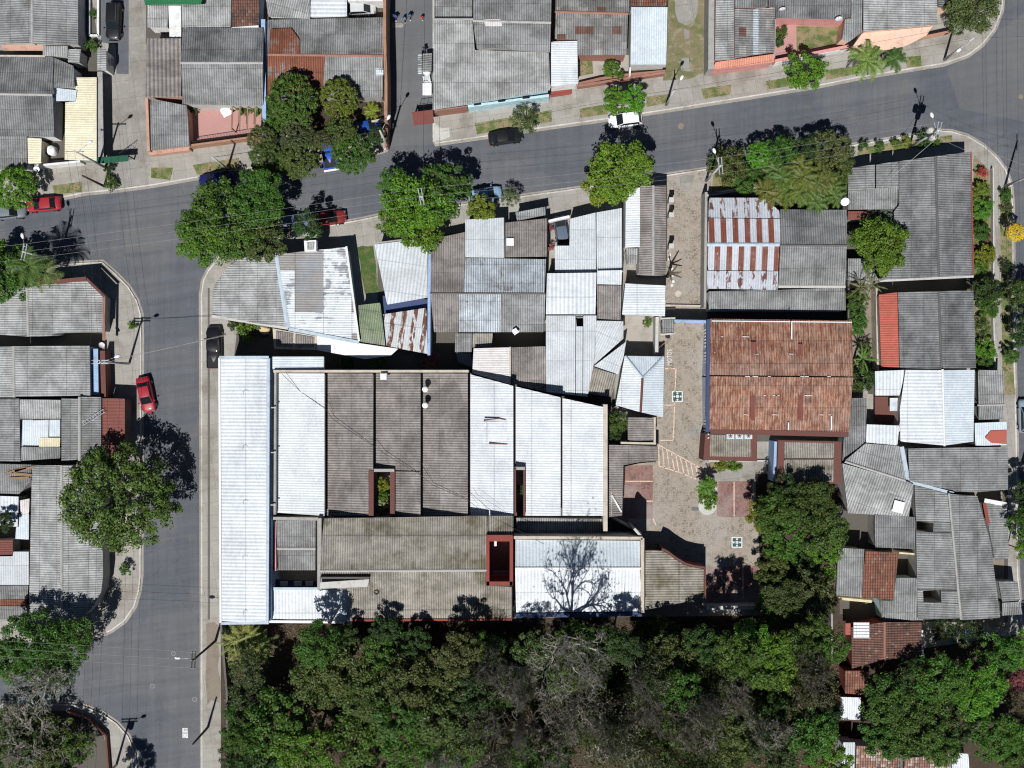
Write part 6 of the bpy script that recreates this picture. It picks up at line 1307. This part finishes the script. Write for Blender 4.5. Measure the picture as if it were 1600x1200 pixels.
# ================================================================== PEOPLE
def person(px, py, rz, shirt, label, pants=(0.03,0.04,0.08), hgt=1.7, stride=0.25, bag=False):
    k = hgt/1.7; p = W(px, py, 1.0)
    root = empty('person', label, 'person', (p.x,p.y,0.036), rz, 'people walking in the second alley')
    J = {'pel':(0,0,.93),'chest':(0.03,0,1.25),'neck':(0.04,0,1.45),'head':(0.06,0,1.60),'top':(0.05,0,1.70),
         'shl':(0.03,.19,1.40),'ell':(-.08,.25,1.14),'wrl':(0.06,.25,.92),'hal':(.10,.25,.84),'shr':(0.03,-.19,1.40),'elr':(.02,-.25,1.14),'wrr':(.20,-.22,.98),'har':(.26,-.21,.92),
         'hil':(0,.09,.90),'knl':(stride*.7,.10,.50),'anl':(stride*.7,.10,.09),'tol':(stride*.7+.17,.11,.04),'hir':(0,-.09,.90),'knr':(-stride*.2,-.10,.49),'anr':(-stride,-.10,.10),'tor':(-stride+.16,-.11,.04)}
    RR = {'pel':.145,'chest':.155,'neck':.058,'head':.095,'top':.07,'shl':.07,'ell':.045,'wrl':.032,'hal':.036,'shr':.07,'elr':.045,'wrr':.032,'har':.036,'hil':.095,'knl':.062,'anl':.042,'tol':.035,'hir':.095,'knr':.062,'anr':.042,'tor':.035}
    E = [('pel','chest'),('chest','neck'),('neck','head'),('head','top'),('chest','shl'),('shl','ell'),('ell','wrl'),('wrl','hal'),('chest','shr'),('shr','elr'),('elr','wrr'),('wrr','har'),('pel','hil'),('hil','knl'),('knl','anl'),('anl','tol'),('pel','hir'),('hir','knr'),('knr','anr'),('anr','tor')]
    names = list(J); me = bpy.data.meshes.new('body'); me.from_pydata([Vector(J[n_])*k for n_ in names], [(names.index(a), names.index(b)) for a, b in E], [])
    o = link(bpy.data.objects.new('body_skin', me), root)
    md = o.modifiers.new('skin','SKIN'); 
    for i, n_ in enumerate(names):
        me.skin_vertices[0].data[i].radius = (RR[n_]*k*(1.25 if n_ in ('chest','pel') else 1), RR[n_]*k)
        me.skin_vertices[0].data[i].use_root = (n_ == 'pel')
    sb = o.modifiers.new('sub','SUBSURF'); sb.levels = 2; sb.render_levels = 2
    dg = bpy.context.evaluated_depsgraph_get(); em = bpy.data.meshes.new_from_object(o.evaluated_get(dg)); COL.objects.unlink(o); bpy.data.objects.remove(o)
    em.materials.clear(); em.materials.append(M['skin']); body = link(bpy.data.objects.new('body', em), root)
    def grab(test, name, mat, grow, col):       # clothing follows the body surface
        import bmesh
        bm = bmesh.new(); bm.from_mesh(em); bm.normal_update()
        bmesh.ops.delete(bm, geom=[f for f in bm.faces if not test(f.calc_center_median()/k)], context='FACES')
        for v in bm.verts: v.co += v.normal*grow
        m2 = bpy.data.meshes.new(name); bm.to_mesh(m2); bm.free(); m2.materials.append(M[mat]); c = link(bpy.data.objects.new(name, m2), root); c.color = (*col,1); return c
    grab(lambda c: .88 < c.z < 1.47 and not (abs(c.y) > .17 and c.z < 1.13), 'shirt', 'cloth', .014, shirt)
    grab(lambda c: .10 < c.z <= .97 and abs(c.y) < .19, 'trousers', 'cloth', .010, pants)
    grab(lambda c: c.z <= .12, 'shoes', 'cloth', .012, (0.75,0.75,0.75))
    grab(lambda c: c.z > 1.60 or (c.z > 1.52 and c.x < 0.03), 'hair', 'hair', .016, (0,0,0))
    mb = MB(); hd = Vector(J['head'])*k
    mb.box((hd.x+.095*k, 0, hd.z-.01),(.03,.025,.04)); mb.build('nose','skin',root)
    for sy in (-1,1): mb = MB(); mb.lathe([(.012,0),(.012,.006),(.001,.008)],(hd.x+.085*k,sy*.035,hd.z+.02),6); mb.build('eye','dark',root); mb = MB(); mb.box((hd.x,sy*.095*k,hd.z),(.03,.02,.05)); mb.build('ear','skin',root)
    for sy, hn in ((1,'hal'),(-1,'har')):
        hp = Vector(J[hn])*k
        for f_ in range(5):
            y_ = (f_-1.5)*.018 if f_ < 4 else .0; mb = MB()
            if f_ < 4: mb.tube([hp+Vector((y_,0,-.02)), hp+Vector((y_,0,-.07)), hp+Vector((y_+.01,-sy*.01,-.095+abs(f_-1.5)*.008))],[.010,.009,.007],5)
            else: mb.tube([hp+Vector((.03,0,0)), hp+Vector((.055,-sy*.01,-.03)), hp+Vector((.055,-sy*.015,-.05))],[.011,.010,.008],5)
            mb.build('finger' if f_ < 4 else 'thumb','skin',body,smooth=True)
    return root
person(617.5,25.5,-1.9,(0.03,0.08,0.45),'person in deep blue shirt walking closest to the dark alley wall'); person(631,29,-1.7,(0.12,0.25,0.42),'person in light blue shirt between two others in the alley'); person(639.5,24.5,-1.8,(0.06,0.16,0.34),'person in blue checked top, easternmost of the trio in the alley'); person(658.5,25.5,-1.6,(0.55,0.03,0.06),'person in red walking alone in the alley',hgt=1.25,pants=(0.45,0.03,0.05))
person(662.5,77,0.6,(0.05,0.06,0.14),'person in dark blue standing by the sheet lean-to',pants=(0.20,0.03,0.08))
# ================================================================== WALLS, FENCES, GATES
def wallthing(pts, h, w_, mat, label, cat='wall', name='boundary_wall', z0=0.14, cap=None):
    P = [W(x,y,h) for x,y in pts]; c = centroid(P); root = empty(name, label, cat, (c.x,c.y,0)); mb = MB()
    for a, b in zip(P, P[1:]): A = Vector((a.x-c.x,a.y-c.y,(z0+h)/2)); B = Vector((b.x-c.x,b.y-c.y,(z0+h)/2)); mb.bar(A,B,w_,h-z0)
    mb.build('wall_body', mat, root)
    if cap:
        mb = MB()
        for a, b in zip(P, P[1:]): mb.bar(Vector((a.x-c.x,a.y-c.y,h+.03)),Vector((b.x-c.x,b.y-c.y,h+.03)),w_*1.5,.06)
        mb.build('coping', cap, root)
    return root
def railing(pts, h, label, mat='iron', step=0.25, name='railing', z0=0.14):
    P = [W(x,y,h) for x,y in pts]; c = centroid(P); root = empty(name, label, 'railing', (c.x,c.y,0)); mb = MB(); m2 = MB()
    for a, b in zip(P, P[1:]):
        a = Vector((a.x-c.x,a.y-c.y,0)); b = Vector((b.x-c.x,b.y-c.y,0)); L = (b-a).length; n = max(1,int(L/step))
        for z in (h, h*.15): mb.bar(a+Vector((0,0,z)), b+Vector((0,0,z)), .05,.05)
        for i in range(n+1): q = a.lerp(b,i/n); m2.bar(q+Vector((0,0,z0)), q+Vector((0.001,0,h+.12)), .03,.03)
    mb.build('rail', mat, root); m2.build('baluster_grille', mat, root); return root
wallthing([(601,-30),(601,60),(603,130),(603,190)],4.2,0.35,'w_orange','tall orange-capped wall along the west of the second alley'); wallthing([(604,190),(603,228)],2.4,0.3,'w_brick','brick wall end at the mouth of the second alley')
wallthing([(413,218),(500,205),(600,186)],1.3,0.25,'w_beige','low tan garden wall behind the clipped trees'); railing([(297,222),(410,205)],2.0,'spiked iron railing on the orange patio wall',step=.2)
wallthing([(233,240),(296,232)],1.5,0.3,'w_salmon','salmon coped wall under the narrow grey roof',cap='w_salmon')
wallthing([(139,-30),(139,55),(153,55),(153,-30)],0.6,0.25,'w_white','white border wall of the alley planting bed'); wallthing([(904,131),(938,123),(970,118),(1040,111)],1.2,0.35,'w_brick','brick railing wall in front of the topiary yard')
wallthing([(1110,111),(1330,73)],1.0,0.2,'w_pink','pink low wall along the northeastern pavement'); wallthing([(985,105),(984,118)],2.0,0.2,'w_white','white partition wall beside the pale blue roof')
wallthing([(1040,477),(1102,478)],0.45,0.2,'w_beige','lane closing wall at the south end of the cobbled lane'); wallthing([(1107,720),(1206,720)],0.4,0.2,'w_lgrey','low kerb wall under the annex roofs')
wallthing([(1104,950),(1200,949)],2.2,0.45,'w_lgrey','pale wall at the foot of the cobbled yard'); wallthing([(1326,440),(1326,640)],2.0,0.2,'w_dark','dark garden wall beside the rusty hall'); wallthing([(1370,450),(1372,578)],2.0,0.25,'w_beige','tan wall west of the bright red lean-to')
wallthing([(1552,262),(1553,400),(1552,470),(1555,575)],0.9,0.15,'w_lgrey','thin pale garden wall along the eastern pavement'); wallthing([(1105,305),(1188,292),(1230,284)],1.2,0.25,'w_lgrey','white scalloped garden wall behind the hedge row'); railing([(1108,303),(1190,288)],1.9,'dark looped railing above the white garden wall')
wallthing([(345,975),(354,1080),(356,1240)],2.0,0.25,'w_dark','dark wall between pavement and wood'); wallthing([(105,1112),(140,1125),(165,1150),(172,1240)],0.9,0.2,'w_redb','curved red-brown garden wall in the southwest'); wallthing([(162,545),(193,560)],0.3,0.2,'w_lgrey','low step wall beside the western pavement') if False else None
wallthing([(430,556),(430,580)],3,0.2,'w_beige','stub wall by the white hall corner'); wallthing([(372,499),(418,512)],1.6,0.2,'w_dark','dark front wall behind the black pickup'); wallthing([(366,520),(372,556)],1.4,0.9,'w_brick','brick paved ramp wall beside the black pickup') if False else None
railing([(370,520),(425,527)],1.5,'dark railing beside the parked black pickup'); wallthing([(1300,955),(1300,1030)],1.5,0.2,'w_grey','grey yard wall beside the wood and dark clay roof'); wallthing([(1441,985),(1442,1040)],2.2,0.25,'w_white','white wall east of the dark clay roof')
def gate(a, b, h, mat, label, text=None, deep=0.5):
    A = W(*a,h); B = W(*b,h); c = (A+B)/2; L = (B-A).length; rz = math.atan2(B.y-A.y, B.x-A.x); root = empty('gate', label, 'gate', (c.x,c.y,0.03), rz)
    mb = MB(); [mb.bar((-L/2+i*L/2,0,0),(-L/2+i*L/2+.001,0,h),.12,.12) for i in range(3)]; mb.build('post', mat, root)
    mb = MB(); mb.box((0,0,h-.35),(L,.12,.7)); mb.box((0,-deep/2,h),(L,deep,.06)); mb.build('lintel_panel', mat, root)
    mb = MB(); n = int(L/.22); [mb.bar((-L/2+.1+i*(L-.2)/n,0,.1),(-L/2+.101+i*(L-.2)/n,0,h-.7),.03,.03) for i in range(n+1)]; mb.build('grille', 'iron', root); return root
gate((644,176),(676,172),2.6,'gatered','red steel gate spanning the second alley',deep=1.6); gate((151,247),(200,243),2.4,'gategreen','dark green steel gate across the narrow alley',deep=0.7); gate((1054,500),(1107,501),2.8,'w_blue','pale gate between the cobbled lane and the yard',deep=.3)
railing([(649,174),(652,163),(675,160)],2.2,'open black gate leaf in the second alley',step=.7); railing([(186,240),(204,226)],1.8,'open dark gate leaf in the narrow alley',step=.4)
wallthing([(1055,501),(1107,502)],2.7,0.2,'w_lgrey','lane end wall casting black shade beside the kiosk')
# lean-to and clutter in the second alley
h = House('lean-to of grey and blue sheets against the pale corner house', 'lean-to', wall='w_dark', name='lean_to'); h.r('cem','L',2.1,2.5,[(661,83),(675,83),(674,112),(660,112)]); h.r('zincm','L',1.9,2.05,[(653,85),(660,85),(659,116),(653,116)],wall=False); h.done()
def simple(name, label, cat, fn, px, py, z, rz=0, group=None):
    p = W(px,py,z); root = empty(name, label, cat, (p.x,p.y,z), rz, group); fn(root); return root
def f_tank(col, r_=0.55, h_=1.0):
    def f(root):
        mb = MB(); mb.lathe([(r_*.96,0),(r_,.1),(r_,h_*.75),(r_*.8,h_*.92),(r_*.3,h_)],seg=20); mb.build('tank_body',col,root,smooth=True); mb = MB(); mb.lathe([(r_*.32,h_*.97),(r_*.32,h_*1.06),(.02,h_*1.08)],seg=16); mb.build('lid',col,root)
    return f
def f_dish(tilt, az, r_=0.42):
    def f(root):
        mb = MB(); R = Matrix.Rotation(az,3,'Z') @ Matrix.Rotation(tilt,3,'Y'); vs = []; 
        for i, (rr, zz) in enumerate(((0.001,0),(r_*.5,.03),(r_,.12))):
            for k in range(18): v = R @ Vector((rr*math.cos(k*math.pi/9), rr*math.sin(k*math.pi/9), zz)); vs.append((v.x,v.y,v.z+.5))
        mb.add(vs,[(i*18+k,i*18+(k+1)%18,(i+1)*18+(k+1)%18,(i+1)*18+k) for i in range(2) for k in range(18)]); mb.build('dish','pvc',root,smooth=True)
        mb = MB(); mb.tube([(0,0,0),(0,0,.5)],.03,6); v = R@Vector((0,0,.45)); mb.tube([(0,0,.5),(v.x,v.y,v.z+.5)],.015,5); mb.build('mount','steel',root)
    return f
simple('water_tank','white water tank in the small courtyard by the cream roof','water tank',f_tank('pvc',0.6,1.2),84,237,0.14)
simple('water_tank','pale domed tank in the dark yard behind the pickup','water tank',f_tank('straw',0.65,0.8),415,515,0.2)
simple('water_tank','white sack-like tank beside the alley lean-to','water tank',f_tank('pvc',0.5,0.8),667,113,0.9)
simple('satellite_dish','large white satellite dish next to the areca palms','satellite dish',f_dish(0.5,-1.6,0.52),1318,316,3.8); simple('satellite_dish','small white dish on the courtyard edge roof','satellite dish',f_dish(0.6,2.2),1309,33,3.3); simple('satellite_dish','grey dish at the pavement of the cream roof','satellite dish',f_dish(0.6,-1.2,.36),60,265,2.2)
simple('satellite_dish','dish beside the blue wall of the western ribbed roof','satellite dish',f_dish(0.6,0.5,.36),161,540,3.2); simple('satellite_dish','dish on the rust patched northeastern roof','satellite dish',f_dish(0.7,2.0,.4),1221,18,3.4)
def f_table(root):
    mb = MB(); mb.box((0,0,.72),(1.1,1.5,.05)); mb.build('table_top','pvc',root)
    for sx in (-1,1):
        for sy in (-1,1): mb = MB(); mb.bar((sx*.45,sy*.65,0),(sx*.45,sy*.65+.001,.7),.05,.05); mb.build('leg','steel',root)
simple('folding_table','white folding table by the alley lean-to','table',f_table,668,142,0.14)
def f_crate(root): mb = MB(); mb.box((0,0,.25),(.9,.7,.5),bev=.03); mb.build('crate_body','meter',root); mb = MB(); mb.box((0,0,.51),(.6,.45,.03)); mb.build('lid','w_lgrey',root)
simple('crate','grey crate in the clutter beside the alley lean-to','crate',f_crate,667,124,0.14,.2); simple('crate','second grey crate next to the folding table','crate',f_crate,668,131,0.14,-.3)
def f_drum(root): mb = MB(); mb.lathe([(.28,0),(.3,.05),(.29,.3),(.3,.32),(.29,.6),(.3,.85),(.26,.87)],seg=16); mb.build('barrel',('tarp'),root,smooth=True); mb = MB(); mb.lathe([(.06,.87),(.06,.9)],(.12,0,0),8); mb.build('cap','capw',root)
for x,y,l in ((1484,989,'westernmost blue drum under the thin dark tree'),(1507,987,'middle blue drum under the thin dark tree'),(1527,993,'blue drum closest to the pale path')): simple('drum',l,'drum',f_drum,x,y,0.16,group='blue drums in the southeastern yard')
def f_umb(root):
    mb = MB(); n = 8; vs = [(0,0,2.5)] + [(1.1*math.cos(i*math.pi/4),1.1*math.sin(i*math.pi/4),2.05) for i in range(8)]; mb.add(vs,[(0,1+i,1+(i+1)%8) for i in range(8)]); mb.build('canopy','tarp',root); mb = MB(); mb.tube([(0,0,0),(0,0,2.45)],.03,6); mb.build('shaft','steel',root)
car(573,199,13,'hatch',(0.012,0.06,0.26),'blue car in the black tree shade by the second alley',3.7,1.7,1.4,z=0.15)
def f_perg(root):
    for i in range(4): mb = MB(); mb.bar((i*.95,-1.7,2.2),(i*.95+.1,1.5,2.2),.16,.12); mb.build('beam','wood',root)
    for x in (0,2.9): mb = MB(); mb.bar((x,-1.5,0),(x+.001,-1.5,2.15),.12,.12); mb.build('post','wood',root)
simple('pergola','row of wooden beams over the eastern end of the pink patio','pergola',f_perg,369,188,0.16)
def f_ladder(root):
    for s_ in (-1,1): mb = MB(); mb.bar((-1.6,s_*.2,.05),(1.6,s_*.2,.05),.05,.05); mb.build('rail','steel',root)
    for i in range(9): mb = MB(); mb.bar((-1.4+i*.35,-.2,.05),(-1.4+i*.35,.2,.05),.04,.04); mb.build('rung','steel',root)
simple('ladder','metal ladder lying on the western grey roof','ladder',f_ladder,146,652,3.4,.55)
def f_cloth(root):
    mb = MB(); vs = [(i*.3-.6+.05*math.sin(j*2), j*.3-.6, .06*math.sin(i*1.7+j)) for i in range(5) for j in range(5)]; mb.add(vs,[(i*5+j,(i+1)*5+j,(i+1)*5+j+1,i*5+j+1) for i in range(4) for j in range(4)]); mb.build('cloth_sheet','pvc',root,smooth=True)
simple('white_cloth','white cloth hung in the pink tiled patio','cloth',f_cloth,353,174,1.2,.5); simple('white_cloth','crumpled white sheet on the middle terrace roof','cloth',f_cloth,805,518,3.75,.6).scale = (.55,.55,1)
def f_pipe(root): mb = MB(); mb.tube([(-1.6,0,0),(0,.1,0),(1.6,.05,0)],.05,6); mb.build('pipe_body','w_lgrey',root,smooth=True)
def f_drain(root):
    mb = MB(); mb.box((0,0,.01),(.95,.6,.02)); mb.build('frame','w_grey',root); mb = MB(); [mb.bar((-.4+i*.1,-.24,.025),(-.4+i*.1,.24,.025),.06,.012) for i in range(9)]; mb.build('grate','dark',root)
simple('storm_drain','dark storm drain grate in the middle of the cobbled yard','drain',f_drain,1086,795,0.153); 
def f_bed(root): mb = MB(); mb.lathe([(1.0,0),(1.15,.0),(1.15,.18),(1.0,.18)],seg=20); mb.build('rim_wall','w_lgrey',root); mb = MB(); mb.lathe([(1.0,.1),(.02,.14)],seg=20); mb.build('soil','grassm',root)
simple('planter','oval planter edge under the young palms of the yard','planter',f_bed,1105,790,0.15); simple('planter','second planter ring at the upper end of the young palms','planter',f_bed,1106,767,0.15)
def f_bin(root): mb = MB(); mb.lathe([(.22,0),(.28,.8),(.3,.85)],seg=12); mb.build('bin_body','w_grey',root,smooth=True); mb = MB(); mb.lathe([(.3,.85),(.3,.9),(.05,.95)],seg=12); mb.build('lid','dark',root)
simple('litter_bin','dark litter bin at the kiosk corner','bin',f_bin,1042,526,0.15); simple('litter_bin','bin on the pavement west of the green gate','bin',f_bin,156,240,0.15)
def f_post(root): mb = MB(); mb.box((0,0,1.1),(.45,.45,2.2)); mb.build('pillar','w_lgrey',root); mb = MB(); mb.box((0,0,2.25),(.6,.6,.1)); mb.build('pillar_cap','w_lgrey',root)
for x,y,l in ((1045,317,'northernmost square meter box pillar on the lane wall'),(1045,340,'middle square meter box pillar on the lane wall'),(1045,388,'southern square meter box pillar on the lane wall')): simple('meter_pillar',l,'pillar',f_post,x,y,0.15,group='meter pillars along the lane')
# dead pruned stump with stubs by the lane
def f_stump(root):
    mb = MB(); mb.tube([(0,0,0),(.05,.05,1.8),(.0,.1,2.8)],[.22,.18,.15],8); mb.build('trunk','bark',root,smooth=True)
    for a,L,u in ((0.9,1.3,.9),(0.1,1.2,.6),(2.2,.8,1.0),(-.4,1.4,.3),(-1.6,.9,.5)): mb = MB(); mb.tube([(0,.1,2.6),(L*.6*math.cos(a),.1+L*.6*math.sin(a),2.7+u*.5),(L*math.cos(a),.1+L*math.sin(a),2.8+u)],[.11,.09,.06],6); mb.build('limb','bark',root,smooth=True)
simple('pruned_tree','leafless pruned tree stub beside the cobbled lane','tree',f_stump,1043,432,0.15)
for x,y in ((1046,398),(1046,405),(1050,420),(1051,430),(1052,440),(1050,446),(1060,459)):
    p = W(x,y,.155); mb = MB(); mb.lathe([(.2 if x<1060 else .42,0),(.18,.003),(.001,.004)],(p.x,p.y,.154),9); o = mb.build('paint_blotch','paintw' if x<1060 else 'w_beige'); o['kind']='structure'
# pink patio cloths line and weeds, street sign
def f_sign(root): mb = MB(); mb.tube([(0,0,0),(0,0,2.4)],.04,6); mb.build('post','steel',root); mb = MB(); mb.box((0,0,2.3),(.5,.04,.5)); mb.build('sign_plate','gatered',root)
simple('road_sign','red stop-like road sign at the pole of the second alley','road sign',f_sign,604,222,0.15,.4)
bpy.context.view_layer.update()
